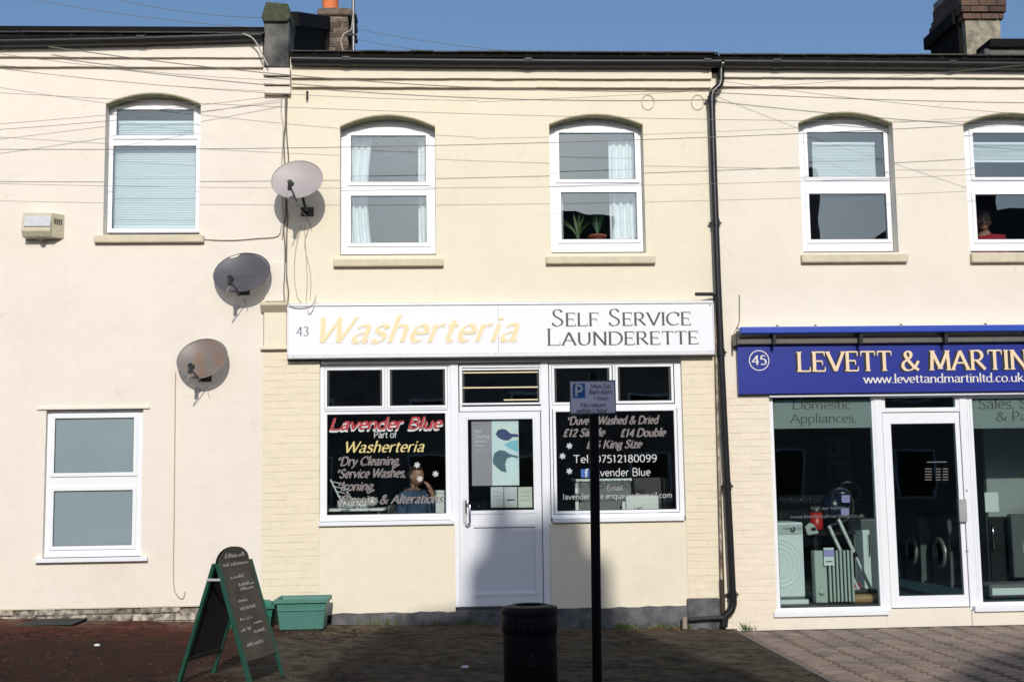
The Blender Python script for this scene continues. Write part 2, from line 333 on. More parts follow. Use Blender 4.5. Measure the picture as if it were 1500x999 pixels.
# ------------------------------------------------------------------ mesh building
class MB:
    def __init__(s, M=None): s.v = []; s.f = []; s.M = M; s.smooth = []
    def add(s, vs, fs, smooth=False):
        o = len(s.v)
        for p in vs:
            p = Vector(p); s.v.append(s.M @ p if s.M else p)
        for f in fs: s.f.append(tuple(o+i for i in f)); s.smooth.append(smooth)
    def box(s, x0, x1, y0, y1, z0, z1):
        if x0 > x1: x0, x1 = x1, x0
        if y0 > y1: y0, y1 = y1, y0
        if z0 > z1: z0, z1 = z1, z0
        s.add([(x0,y0,z0),(x1,y0,z0),(x1,y1,z0),(x0,y1,z0),(x0,y0,z1),(x1,y0,z1),(x1,y1,z1),(x0,y1,z1)],
              [(0,3,2,1),(4,5,6,7),(0,1,5,4),(1,2,6,5),(2,3,7,6),(3,0,4,7)])
    def quad(s, a, b, c, d): s.add([a,b,c,d], [(0,1,2,3)])
    def prism(s, pts, y0, y1):
        "outline in x,z swept from y0 to y1"
        n = len(pts); A = sum(pts[i][0]*pts[(i+1)%n][1]-pts[(i+1)%n][0]*pts[i][1] for i in range(n))
        if A < 0: pts = pts[::-1]
        vs = [(p[0], y0, p[1]) for p in pts]+[(p[0], y1, p[1]) for p in pts]
        s.add(vs, [tuple(range(n)), tuple(range(2*n-1, n-1, -1))]+[(i, i+n, (i+1)%n+n, (i+1)%n) for i in range(n)])
    def prism_x(s, pts, x0, x1):
        "outline in y,z swept from x0 to x1"
        n = len(pts)
        vs = [(x0, p[0], p[1]) for p in pts]+[(x1, p[0], p[1]) for p in pts]
        s.add(vs, [tuple(range(n-1, -1, -1)), tuple(range(n, 2*n))]+[((i+1)%n, (i+1)%n+n, i+n, i) for i in range(n)])
    def tube(s, pts, r, n=8, caps=True, smooth=True):
        pts = [Vector(p) for p in pts]; rs = r if isinstance(r, (list, tuple)) else [r]*len(pts)
        rings = []; prev = None
        for i, p in enumerate(pts):
            t = (pts[min(i+1, len(pts)-1)]-pts[max(i-1, 0)]).normalized()
            if prev is None:
                a = Vector((0,0,1)) if abs(t.z) < 0.9 else Vector((1,0,0)); u = t.cross(a).normalized()
            else:
                u = (prev - t*prev.dot(t)).normalized()
            prev = u; v = t.cross(u)
            rings.append([p+(u*math.cos(2*PI*k/n)+v*math.sin(2*PI*k/n))*rs[i] for k in range(n)])
        vs = [q for ring in rings for q in ring]; fs = []
        for i in range(len(rings)-1):
            for k in range(n):
                fs.append((i*n+k, i*n+(k+1)%n, (i+1)*n+(k+1)%n, (i+1)*n+k))
        s.add(vs, fs, smooth)
        if caps: s.add(rings[0], [tuple(range(n-1,-1,-1))]); s.add(rings[-1], [tuple(range(n))])
    def lathe(s, prof, cx, cy, cz, n=24, axis='z', smooth=True):
        vs = []; fs = []
        for (r, h) in prof:
            for k in range(n):
                a = 2*PI*k/n; c, q = r*math.cos(a), r*math.sin(a)
                vs.append((cx+c, cy+q, cz+h) if axis == 'z' else ((cx+c, cy+h, cz+q) if axis == 'y' else (cx+h, cy+c, cz+q)))
        for i in range(len(prof)-1):
            for k in range(n):
                fs.append((i*n+k, i*n+(k+1)%n, (i+1)*n+(k+1)%n, (i+1)*n+k))
        s.add(vs, fs, smooth)
    def slab(s, x0, x1, z0, z1, holes, y0, y1):
        "upright slab with openings (hx0, hx1, hz0, hz1, rise of arch)"
        xs = {x0, x1}
        for h in holes:
            xs.add(max(x0, h[0])); xs.add(min(x1, h[1]))
            if len(h) > 4 and h[4]:
                for k in range(1, 14): xs.add(h[0]+(h[1]-h[0])*k/14)
        xs = sorted(xs)
        def top(h, x):
            if len(h) < 5 or not h[4]: return h[3]
            c = (h[0]+h[1])/2; hw = (h[1]-h[0])/2
            return h[3]+h[4]*(1-((x-c)/hw)**2)
        for a, b in zip(xs, xs[1:]):
            if b-a < 1e-6: continue
            mid = (a+b)/2; hs = sorted([h for h in holes if h[0] < mid < h[1]], key=lambda h: h[2])
            lo = (z0, z0)
            segs = []
            for h in hs:
                if h[2] > lo[0]+1e-6: segs.append((lo, (h[2], h[2])))
                lo = (top(h, a), top(h, b))
            if lo[0] < z1-1e-6: segs.append((lo, (z1, z1)))
            for (l, t) in segs:
                s.quad((a,y0,l[0]),(b,y0,l[1]),(b,y0,t[1]),(a,y0,t[0]))
                s.quad((b,y1,l[1]),(a,y1,l[0]),(a,y1,t[0]),(b,y1,t[1]))
                s.quad((a,y0,t[0]),(b,y0,t[1]),(b,y1,t[1]),(a,y1,t[0]))
                s.quad((a,y1,l[0]),(b,y1,l[1]),(b,y0,l[1]),(a,y0,l[0]))
        for h in holes:
            if h[0] > x0: s.quad((h[0],y0,h[2]),(h[0],y1,h[2]),(h[0],y1,h[3]),(h[0],y0,h[3]))
            if h[1] < x1: s.quad((h[1],y1,h[2]),(h[1],y0,h[2]),(h[1],y0,h[3]),(h[1],y1,h[3]))
        s.quad((x0,y1,z0),(x0,y0,z0),(x0,y0,z1),(x0,y1,z1)); s.quad((x1,y0,z0),(x1,y1,z0),(x1,y1,z1),(x1,y0,z1))

WLD = {}
def wloc(o): return WLD[o.name]
def props(o, label=None, cat=None, group=None, kind=None):
    if label: o['label'] = label
    if cat: o['category'] = cat
    if group: o['group'] = group
    if kind: o['kind'] = kind
    return o
def obj(name, mb, material, parent=None, bevel=0.0, seg=1, origin=None, smooth=False):
    vs = mb.v
    if origin is None:
        lo = [min(v[i] for v in vs) for i in range(3)]; hi = [max(v[i] for v in vs) for i in range(3)]
        origin = Vector(((lo[0]+hi[0])/2, (lo[1]+hi[1])/2, lo[2]))
    me = bpy.data.meshes.new(name); me.from_pydata([v-origin for v in vs], [], mb.f); me.materials.append(material)
    for p, sm in zip(me.polygons, mb.smooth): p.use_smooth = sm or smooth
    me.update()
    o = bpy.data.objects.new(name, me); C.objects.link(o)
    if parent: o.parent = parent; o.location = origin - wloc(parent)
    else: o.location = origin
    WLD[o.name] = origin.copy()
    if bevel:
        md = o.modifiers.new('bevel', 'BEVEL'); md.width = bevel; md.segments = seg; md.limit_method = 'ANGLE'; md.angle_limit = R(40)
    return o
def thing(name, loc, label, cat, group=None):
    o = bpy.data.objects.new(name, None); C.objects.link(o); o.location = loc; o.empty_display_size = 0.1
    WLD[o.name] = Vector(loc); return props(o, label, cat, group)
def structure(name, mb, material, **k): return props(obj(name, mb, material, **k), kind='structure')
def boxo(name, b, material, parent=None, bevel=0.0, seg=1):
    q = MB(); q.box(*b); return obj(name, q, material, parent, bevel, seg)
def place(mesh_obj_data, name, loc, parent, rot=(0,0,0), scale=None):
    o = bpy.data.objects.new(name, mesh_obj_data); C.objects.link(o); o.parent = parent
    o.location = Vector(loc)-(wloc(parent) if parent else Vector()); o.rotation_euler = rot
    if scale: o.scale = scale
    WLD[o.name] = Vector(loc)
    return o
def copy_thing(root, loc, label=None):
    c = root.copy(); C.objects.link(c); c.location = loc; WLD[c.name] = Vector(loc)
    if label: c['label'] = label
    for ch in root.children:
        d = ch.copy(); C.objects.link(d); d.parent = c
        for g in ch.children:
            e = g.copy(); C.objects.link(e); e.parent = d
    return c

# ------------------------------------------------------------------ pen lettering (own letter shapes)
S, K = 'S', 'K'     # S straight strokes, K curved strokes
def arc(cx, cy, rx, ry, a0, a1, n=9):
    return [(cx+rx*math.cos(R(a0+(a1-a0)*i/n)), cy+ry*math.sin(R(a0+(a1-a0)*i/n))) for i in range(n+1)]
GL = {
 'A': (.66, [(S,[(.02,0),(.32,.7)]), (S,[(.32,.7),(.62,0)]), (S,[(.13,.25),(.51,.25)])]),
 'B': (.56, [(S,[(.08,0),(.08,.7)]), (K,[(.08,.7)]+arc(.28,.53,.18,.17,90,-90)+[(.08,.36)]), (K,[(.08,.36)]+arc(.30,.18,.21,.18,90,-90)+[(.08,0)])]),
 'C': (.66, [(K,arc(.37,.35,.33,.35,48,312,16)), (S,[(.6,.48),(.6,.68)])]),
 'D': (.70, [(S,[(.08,0),(.08,.7)]), (K,[(.08,.7)]+arc(.30,.35,.34,.35,90,-90,14)+[(.08,0)])]),
 'E': (.52, [(S,[(.08,0),(.08,.7)]), (S,[(.08,.7),(.46,.7)]), (S,[(.08,.37),(.38,.37)]), (S,[(.08,0),(.48,0)])]),
 'F': (.50, [(S,[(.08,0),(.08,.7)]), (S,[(.08,.7),(.46,.7)]), (S,[(.08,.36),(.38,.36)])]),
 'I': (.20, [(S,[(.1,0),(.1,.7)])]),
 'K': (.62, [(S,[(.08,0),(.08,.7)]), (S,[(.52,.7),(.1,.32)]), (S,[(.2,.42),(.58,0)])]),
 'L': (.52, [(S,[(.08,0),(.08,.7)]), (S,[(.08,0),(.48,0)])]),
 'M': (.82, [(S,[(.08,0),(.12,.7)]), (S,[(.12,.7),(.41,.05)]), (S,[(.41,.05),(.70,.7)]), (S,[(.70,.7),(.74,0)])]),
 'N': (.70, [(S,[(.09,0),(.09,.7)]), (S,[(.09,.7),(.60,0)]), (S,[(.60,0),(.60,.7)])]),
 'P': (.52, [(S,[(.08,0),(.08,.7)]), (K,[(.08,.7)]+arc(.27,.51,.19,.19,90,-90)+[(.08,.32)])]),
 'R': (.60, [(S,[(.08,0),(.08,.7)]), (K,[(.08,.7)]+arc(.27,.52,.18,.18,90,-90)+[(.08,.34)]), (S,[(.25,.34),(.56,0)])]),
 'S': (.48, [(K,[(.40,.58),(.33,.68),(.22,.70),(.11,.65),(.08,.53),(.14,.42),(.30,.32),(.40,.22),(.39,.09),(.28,.01),(.16,.0),(.06,.07),(.05,.14)])]),
 'T': (.58, [(S,[(.29,0),(.29,.7)]), (S,[(.03,.7),(.55,.7)])]),
 'U': (.68, [(K,[(.09,.7),(.09,.5),(.09,.25),(.15,.07),(.33,0),(.51,.07),(.58,.25),(.58,.5),(.58,.7)])]),
 'V': (.64, [(S,[(.02,.7),(.32,0)]), (S,[(.32,0),(.62,.7)])]),
 'W': (.92, [(S,[(.02,.7),(.25,0)]), (S,[(.25,0),(.47,.66)]), (S,[(.45,.7),(.68,0)]), (S,[(.68,0),(.90,.7)])]),
 '&': (.72, [(K,[(.66,.34),(.52,.12),(.36,.01),(.18,.0),(.06,.12),(.08,.27),(.22,.38),(.36,.48),(.38,.62),(.28,.7),(.17,.64),(.17,.52),(.28,.36),(.46,.14),(.66,.0)])]),
 'a': (.46, [(K,[(.08,.38),(.14,.46),(.25,.47),(.34,.42),(.35,.3),(.35,.08),(.40,.0),(.45,.03)]), (K,[(.35,.28),(.20,.25),(.08,.18),(.07,.07),(.15,0),(.26,.03),(.35,.12)])]),
 'b': (.50, [(S,[(.08,0),(.08,.74)]), (K,[(.08,.36)]+arc(.25,.23,.18,.23,110,-110,12)+[(.08,.06)])]),
 'c': (.42, [(K,arc(.24,.23,.19,.23,50,310,12))]),
 'd': (.50, [(S,[(.40,.74),(.40,0)]), (K,[(.40,.38)]+arc(.23,.23,.18,.23,60,300,12)+[(.40,.07)])]),
 'e': (.44, [(K,[(.06,.25),(.39,.25)]+arc(.23,.24,.175,.23,10,310,14))]),
 'f': (.30, [(K,[(.34,.68),(.28,.75),(.18,.73),(.13,.62),(.13,.4),(.13,0)]), (S,[(.02,.46),(.28,.46)])]),
 'g': (.46, [(K,arc(.21,.29,.15,.17,0,360,14)), (K,[(.12,.15),(.07,.08),(.14,.03),(.30,.02),(.41,-.04),(.38,-.16),(.22,-.22),(.07,-.17),(.06,-.07),(.14,.02)]), (S,[(.32,.42),(.45,.46)])]),
 'h': (.50, [(S,[(.08,0),(.08,.74)]), (K,[(.08,.33),(.16,.44),(.28,.47),(.38,.40),(.40,.25),(.40,0)])]),
 'i': (.20, [(S,[(.1,0),(.1,.46)]), (S,[(.1,.60),(.1,.68)])]),
 'k': (.48, [(S,[(.08,0),(.08,.74)]), (S,[(.38,.46),(.10,.2)]), (S,[(.18,.28),(.44,0)])]),
 'l': (.20, [(S,[(.1,0),(.1,.74)])]),
 'm': (.76, [(S,[(.08,0),(.08,.46)]), (K,[(.08,.33),(.15,.43),(.25,.47),(.35,.40),(.37,.25),(.37,0)]), (K,[(.37,.33),(.44,.43),(.54,.47),(.64,.40),(.66,.25),(.66,0)])]),
 'n': (.50, [(S,[(.08,0),(.08,.46)]), (K,[(.08,.33),(.16,.44),(.28,.47),(.38,.40),(.40,.25),(.40,0)])]),
 'o': (.48, [(K,arc(.24,.23,.19,.235,0,360,16))]),
 'p': (.50, [(S,[(.08,-.24),(.08,.46)]), (K,[(.08,.38)]+arc(.25,.23,.18,.23,110,-110,12)+[(.08,.08)])]),
 'q': (.50, [(S,[(.40,.46),(.40,-.24)]), (K,[(.40,.38)]+arc(.23,.23,.18,.23,60,300,12)+[(.40,.07)])]),
 'r': (.34, [(S,[(.08,0),(.08,.46)]), (K,[(.08,.30),(.15,.42),(.24,.47),(.32,.45)])]),
 's': (.38, [(K,[(.32,.38),(.26,.46),(.16,.47),(.08,.41),(.09,.31),(.20,.25),(.31,.19),(.33,.09),(.24,.01),(.13,.0),(.05,.07)])]),
 't': (.30, [(K,[(.13,.62),(.13,.4),(.13,.12),(.18,.01),(.28,.03)]), (S,[(.02,.46),(.28,.46)])]),
 'u': (.50, [(K,[(.08,.46),(.08,.2),(.12,.05),(.22,0),(.33,.05),(.40,.16)]), (S,[(.40,.46),(.40,0)])]),
 'v': (.46, [(S,[(.03,.46),(.23,0)]), (S,[(.23,0),(.43,.46)])]),
 'w': (.66, [(S,[(.02,.46),(.18,0)]), (S,[(.18,0),(.33,.46)]), (S,[(.33,.46),(.49,0)]), (S,[(.49,0),(.64,.46)])]),
 'y': (.46, [(S,[(.03,.46),(.24,0)]), (K,[(.43,.46),(.33,.22),(.22,-.05),(.13,-.2),(.03,-.22)])]),
 'z': (.42, [(S,[(.05,.46),(.37,.46)]), (S,[(.37,.46),(.05,0)]), (S,[(.05,0),(.38,0)])]),
 '0': (.46, [(K,arc(.23,.33,.18,.33,90,450,18))]),
 '1': (.36, [(S,[(.19,0),(.19,.66)]), (S,[(.07,.56),(.19,.66)])]),
 '2': (.46, [(K,[(.07,.5),(.12,.63),(.24,.67),(.36,.6),(.38,.47),(.28,.28),(.06,.02)]), (S,[(.06,.02),(.42,.02)])]),
 '3': (.44, [(K,[(.07,.55),(.14,.65),(.26,.66),(.36,.57),(.33,.43),(.2,.36)]), (K,[(.2,.36),(.34,.31),(.39,.18),(.32,.04),(.18,-.01),(.06,.06)])]),
 '4': (.48, [(S,[(.34,0),(.34,.66)]), (S,[(.34,.66),(.04,.2)]), (S,[(.04,.2),(.46,.2)])]),
 '5': (.44, [(S,[(.36,.66),(.12,.66)]), (S,[(.12,.66),(.09,.38)]), (K,[(.09,.38),(.2,.42),(.33,.36),(.39,.22),(.34,.06),(.2,-.01),(.07,.05)])]),
 '6': (.46, [(K,[(.36,.62),(.24,.65),(.12,.52),(.06,.3),(.08,.1),(.22,0),(.36,.08),(.39,.22),(.31,.36),(.18,.37),(.08,.28)])]),
 '7': (.42, [(S,[(.05,.66),(.39,.66)]), (S,[(.39,.66),(.15,0)])]),
 '8': (.46, [(K,[(.23,.36),(.11,.43),(.10,.57),(.23,.66),(.36,.57),(.35,.43),(.23,.36),(.08,.27),(.08,.07),(.23,0),(.38,.07),(.38,.27),(.23,.36)])]),
 '9': (.46, [(K,[(.10,.03),(.22,.0),(.34,.13),(.40,.36),(.38,.56),(.24,.66),(.10,.58),(.07,.44),(.15,.3),(.28,.29),(.38,.38)])]),
 '.': (.2, [(S,[(.09,.0),(.09,.06)])]), ',': (.2, [(S,[(.11,.06),(.06,-.1)])]), ':': (.2, [(S,[(.09,.0),(.09,.06)]), (S,[(.09,.34),(.09,.40)])]),
 '-': (.3, [(S,[(.05,.25),(.25,.25)])]), ' ': (.26, []),
 '£': (.5, [(K,[(.42,.56),(.32,.68),(.2,.64),(.16,.5),(.18,.3),(.16,.12),(.06,.02)]), (S,[(.06,.02),(.44,.02)]), (S,[(.05,.34),(.34,.34)])]),
 '*': (.34, [(S,[(.17,.42),(.17,.70)]), (S,[(.05,.49),(.29,.63)]), (S,[(.05,.63),(.29,.49)])]),
 '@': (.7, [(K,arc(.35,.25,.13,.15,0,360,12)), (K,[(.48,.4),(.48,.2),(.56,.1),(.64,.25),(.6,.5),(.4,.6),(.15,.52),(.05,.25),(.15,-.02),(.4,-.1),(.55,-.05)])]),
}
def smooth_curve(p, k=3):
    out = []
    n = len(p)
    for i in range(n-1):
        a, b, c, d = p[max(i-1,0)], p[i], p[i+1], p[min(i+2,n-1)]
        for j in range(k):
            t = j/k
            out.append(tuple(0.5*((2*b[q])+(-a[q]+c[q])*t+(2*a[q]-5*b[q]+4*c[q]-d[q])*t*t+(-a[q]+3*b[q]-3*c[q]+d[q])*t**3) for q in (0,1)))
    out.append(p[-1]); return out
def pen(text, thick=0.10, hair=0.035, serif=0.0, slant=0.0, nib=20, small_caps=False, track=0.0, smallscale=0.78):
    "returns list of 2-D quads in em units"
    quads = []; x = 0.0; na = R(nib)
    for ch in text:
        sc_ = 1.0
        if small_caps and ch.islower(): ch = ch.upper(); sc_ = smallscale
        if ch not in GL: ch = ' '
        adv, st = GL[ch]
        for kind, pts in st:
            p = [(a*sc_, b*sc_) for a, b in pts]
            P = smooth_curve(p, 2) if kind == K else p
            L = []
            for i, q in enumerate(P):
                a = P[max(i-1,0)]; b = P[min(i+1,len(P)-1)]
                d = math.atan2(b[1]-a[1], b[0]-a[0]); wv = (hair+(thick-hair)*abs(math.sin(d-na)))/2
                nx, ny = -math.sin(d)*wv, math.cos(d)*wv
                L.append(((q[0]+nx, q[1]+ny), (q[0]-nx, q[1]-ny)))
            for i in range(len(L)-1): quads.append([L[i][1], L[i+1][1], L[i+1][0], L[i][0], x])
            if serif and kind == S and ch not in '.,:*-&':
                for (e, o) in ((p[0], p[1]), (p[1], p[0])):
                    dx, dy = o[0]-e[0], o[1]-e[1]
                    if abs(dy) > abs(dx)*1.2 and abs(dy) > .3:
                        if ch in 'VvWwMN' and e[1] < 0.1 and ch not in 'MN': continue
                        if ch == 'A' and e[1] > .5: continue
                        if ch in 'TtFEL' and e[1] > .5 and ch == 'T': continue
                        hh = hair/2; s_ = serif*sc_
                        quads.append([(e[0]-s_, e[1]-hh), (e[0]+s_, e[1]-hh), (e[0]+s_, e[1]+hh), (e[0]-s_, e[1]+hh), x])
                    elif abs(dx) > abs(dy)*4 and ch in 'ETLFz' and (e[0] > o[0] or ch == 'T'):
                        s_ = serif*sc_*1.0; sg = -1 if e[1] > .3*sc_ else 1
                        quads.append([(e[0]-hair*.7, e[1]), (e[0]+hair*.7, e[1]), (e[0]+hair*.5, e[1]+sg*s_*1.6), (e[0]-hair*.1, e[1]+sg*s_*1.6), x])
        x += (adv+track)*sc_
    out = []
    for q in quads:
        ox = q[4]
        out.append([((a+ox)+slant*b, b) for a, b in q[:4]])
    return out
def text_mesh(mb, text, box, Y, step=0.00004, fit_asc=0.7, **k):
    "lay the pen text into box = x0, x1, z of baseline, z of capital height; faces -y"
    qs = pen(text, **k); x0, x1, zb, zc = box
    lo = min(p[0] for q in qs for p in q); hi = max(p[0] for q in qs for p in q)
    sx = (x1-x0)/(hi-lo); sz = (zc-zb)/fit_asc
    for i, q in enumerate(qs):
        pts = [(x0+(a-lo)*sx, b*sz+zb) for a, b in q]
        A = sum(pts[j][0]*pts[(j+1)%4][1]-pts[(j+1)%4][0]*pts[j][1] for j in range(4))
        if A < 0: pts.reverse()
        y = Y-0.0005-(i % 40)*step
        mb.add([(a, y, b) for a, b in pts], [(0,1,2,3)])
def tpx(mb, text, px0, px1, pyb, pyc, Y, **k):
    x0, x1, z0, z1 = rc(px0, pyc, px1, pyb, Y); text_mesh(mb, text, (x0, x1, z0, z1), Y, **k)

# ------------------------------------------------------------------ the setting: ground
def sheet(x0, x1, y0, y1, nx, ny, zf):
    q = MB(); vs = []; fs = []
    for j in range(ny+1):
        for i in range(nx+1):
            x = x0+(x1-x0)*i/nx; y = y0+(y1-y0)*j/ny; vs.append((x, y, zf(x, y)))
    for j in range(ny):
        for i in range(nx):
            a = j*(nx+1)+i; fs.append((a, a+1, a+nx+2, a+nx+1))
    q.add(vs, fs, True); return q
structure('ground', sheet(-400, 400, -400, 400, 4, 4, lambda x, y: -0.42), road_m)
EDGE0 = Vector((3.06, 0.02)); EDGE1 = Vector((3.06, -5.6))       # line of the concrete edging between tarmac and blocks
rg = random.Random(3)
def lump(x, y): return gz(x)+0.004*math.sin(x*7+y*3)+0.005*math.sin(x*2.3-y*5.1)
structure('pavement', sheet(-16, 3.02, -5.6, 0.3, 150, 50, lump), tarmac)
structure('road', sheet(-60, 60, -11.9, -5.72, 60, 6, lambda x, y: -0.25), road_m)
structure('far_pavement', sheet(-60, 60, -15.2, -11.9, 20, 2, lambda x, y: -0.14), tarmac)
kb = MB()
for i in range(-16, 26):
    zz = gz(i+.5)-0.004; kb.box(i+0.004, i+0.996, -5.72, -5.6, zz-0.25, zz)
props(structure('kerb', kb, kerb_m, bevel=0.01), kind='structure')
# edging strip and block paving
ed = MB()
for k in range(7):
    y1 = -k*0.915; y0 = max(-5.6, y1-0.91)
    ed.box(3.02, 3.075, y0, y1, gz(4)-0.1, gz(4)+0.012)
structure('concrete_edging', ed, kerb_m, bevel=0.004)
bed = structure('block_paving', sheet(3.075, 16, -5.6, 0.3, 8, 8, lambda x, y: -0.142), mat('paving_sand', (0.10, 0.078, 0.062), 0.95, var=0.4, vscale=20))
pv = MB(); pv.box(-0.098, 0.098, -0.048, 0.048, -0.05, 0.0)
paver0 = obj('paver', pv, paver_m, bed, origin=Vector((0,0,0)), bevel=0.003)
pmesh = paver0.data
spots = []
c45, s45 = math.cos(R(45)), math.sin(R(45))
for i in range(-90, 91):
    for j in range(-60, 61):
        # herringbone: pairs of one lying and one standing block, 0.1 m module
        if (i-j) % 4 == 0: u, v, rot = i*0.1+0.1, j*0.1+0.05, 0
        elif (i-j) % 4 == 2: u, v, rot = i*0.1+0.05, j*0.1, 1
        else: continue
        if rot == 1: u, v = i*0.1+0.05, j*0.1+0.1
        x = 6.0+u*c45-v*s45; y = -2.6+u*s45+v*c45
        if 3.16 < x < 9.5 and -5.5 < y < -0.10: spots.append((x, y, rot))
def seen(x, y):
    d = Vector((x, y, -0.13))-CAM; k = FPX/d.dot(fwd); px = 750+d.dot(right)*k; py = 499.5-d.dot(up)*k
    return -20 < px < 1510 and py < 1005
vis = sorted([s for s in spots if seen(s[0], s[1])], key=lambda s: (s[0]-CAM.x)**2+(s[1]-CAM.y)**2)
near = vis[:300]; nearset = set(near)
first = True
for (x, y, rot) in near:
    loc = Vector((x, y, -0.13+rg.uniform(-0.0025, 0.0015))); rz = R(45)+(PI/2 if rot else 0)+rg.uniform(-.012, .012)
    if first:
        o = paver0; o.location = loc-wloc(bed); first = False
    else:
        o = paver0.copy(); C.objects.link(o); o.parent = bed; o.location = loc-wloc(bed)
    o.rotation_euler = (rg.uniform(-.008, .008), rg.uniform(-.008, .008), rz)
rest = MB()
for (x, y, rot) in spots:
    if (x, y, rot) in nearset: continue
    a = R(45)+(PI/2 if rot else 0)
    rest.M = Matrix.Translation((x, y, -0.13+rg.uniform(-0.0025, 0.0015))) @ Matrix.Rotation(a, 4, 'Z')
    rest.box(-0.098, 0.098, -0.048, 0.048, -0.05, 0)
rest.M = None
pr = MATS['block_paver']
pm2 = pr.copy(); pm2.name = 'block_paver_far'
for nd in list(pm2.node_tree.nodes):
    if nd.type == 'OBJECT_INFO':
        g = pm2.node_tree.nodes.new('ShaderNodeNewGeometry')
        for l in list(nd.outputs['Random'].links): pm2.node_tree.links.new(g.outputs['Random Per Island'], l.to_socket)
props(obj('distant_pavers', rest, pm2, bed, bevel=0.0), kind='stuff')
# cover in the tarmac
p = on_ground(75, 913)
iq = MB(); iq.box(p.x-0.27, p.x+0.27, p.y-0.2, p.y+0.32, gz(p.x)+0.002, gz(p.x)+0.016)
cov = thing('drain_cover', (p.x, p.y, gz(p.x)), 'dark rectangular cast iron cover set in the red tarmac below the left house', 'drain cover')
obj('plate', iq, iron, cov, bevel=0.003)
rb = MB()
for k in range(6): rb.box(p.x-0.24, p.x+0.24, p.y-0.16+k*0.08, p.y-0.14+k*0.08, gz(p.x)+0.016, gz(p.x)+0.021)
obj('rib', rb, iron, cov)

# ------------------------------------------------------------------ buildings
XL, XM0, XM1, XR = at(-160, 500).x, at(419, 300).x, at(1049, 300).x, at(1850, 400).x
XPIER = at(384, 700).x
Z_EAVE_L = at(190, 64).z; Z_EAVE_M = at(740, 92).z; Z_EAVE_R = at(1280, 96).z
left_house = thing('terraced_house', ((XL+XM0)/2, 0, 0), 'pale pinkish cream rendered house at the left with two white windows', 'house', 'painted terrace buildings in a row')
laund = thing('shop_building', ((XM0+XM1)/2, 0, 0), 'yellow cream two storey launderette building in the middle under two arched windows', 'building', 'painted terrace buildings in a row')
appl = thing('shop_building', ((XM1+XR)/2, 0, 0), 'soft cream shop building at the right with the blue sign and awning', 'building', 'painted terrace buildings in a row')
REV = 0.15
def opening(px0, px1, pspring, pcrown, pbot):
    x0, x1, z0, z1 = rc(px0, pspring, px1, pbot); zc = at((px0+px1)/2, pcrown).z
    return (x0, x1, z0, z1, zc-z1)
oLU = opening(153, 293, 152, 136, 344)
oLL = (*rc(65, 599, 208, 818), 0)
oM1 = opening(498, 638, 185, 168, 374)
oM2 = opening(806, 944, 182, 167, 371)
oR3 = opening(1173, 1312, 180, 164, 370)
oR4 = opening(1416, 1556, 181, 165, 370)
BASE = -0.35
# left house wall (runs past the party line at first floor, stops at the pier below)
ZP = at(400, 450).z
zren = at(150, 889).z
wl = MB(); wl.slab(XL, XM0, ZP, Z_EAVE_L+0.05, [oLU], 0, 0.25)
wl.slab(XL, XPIER, zren, ZP, [oLL], 0, 0.25)
obj('wall', wl, pinkish, left_house)
# launderette wall: upper storey, then shopfront opening
ZS = at(700, 520).z                                              # behind the fascia
xo0, xo1, zo0, zo1 = rc(468, 528, 1001, 890)
wm = MB(); wm.slab(XM0, XM1, ZS, Z_EAVE_M+0.05, [oM1, oM2], 0.0, 0.25)
obj('wall', wm, yellow, laund)
wr = MB(); ZSR = at(1300, 560).z
wr.slab(XM1, XR, ZSR, Z_EAVE_R+0.05, [oR3, oR4], 0.0, 0.25)
obj('wall', wr, cream3, appl)

# painted arches soffits, a thin lining proud of the reveal
def soffit(o, parent):
    q = MB(); n = 14; x0, x1, z0, z1, rise = o; c = (x0+x1)/2; hw = (x1-x0)/2
    f = lambda x: z1+rise*(1-((x-c)/hw)**2)-0.002
    for i in range(n):
        a = x0+0.001+(x1-x0-0.002)*i/n; b = x0+0.001+(x1-x0-0.002)*(i+1)/n
        q.prism([(a, f(a)-0.012), (b, f(b)-0.012), (b, f(b)), (a, f(a))], 0.003, REV+0.02)
    obj('arch_lining', q, soffit_m, parent)
for o, par in ((oLU, left_house), (oM1, laund), (oM2, laund), (oR3, appl), (oR4, appl)): soffit(o, par)

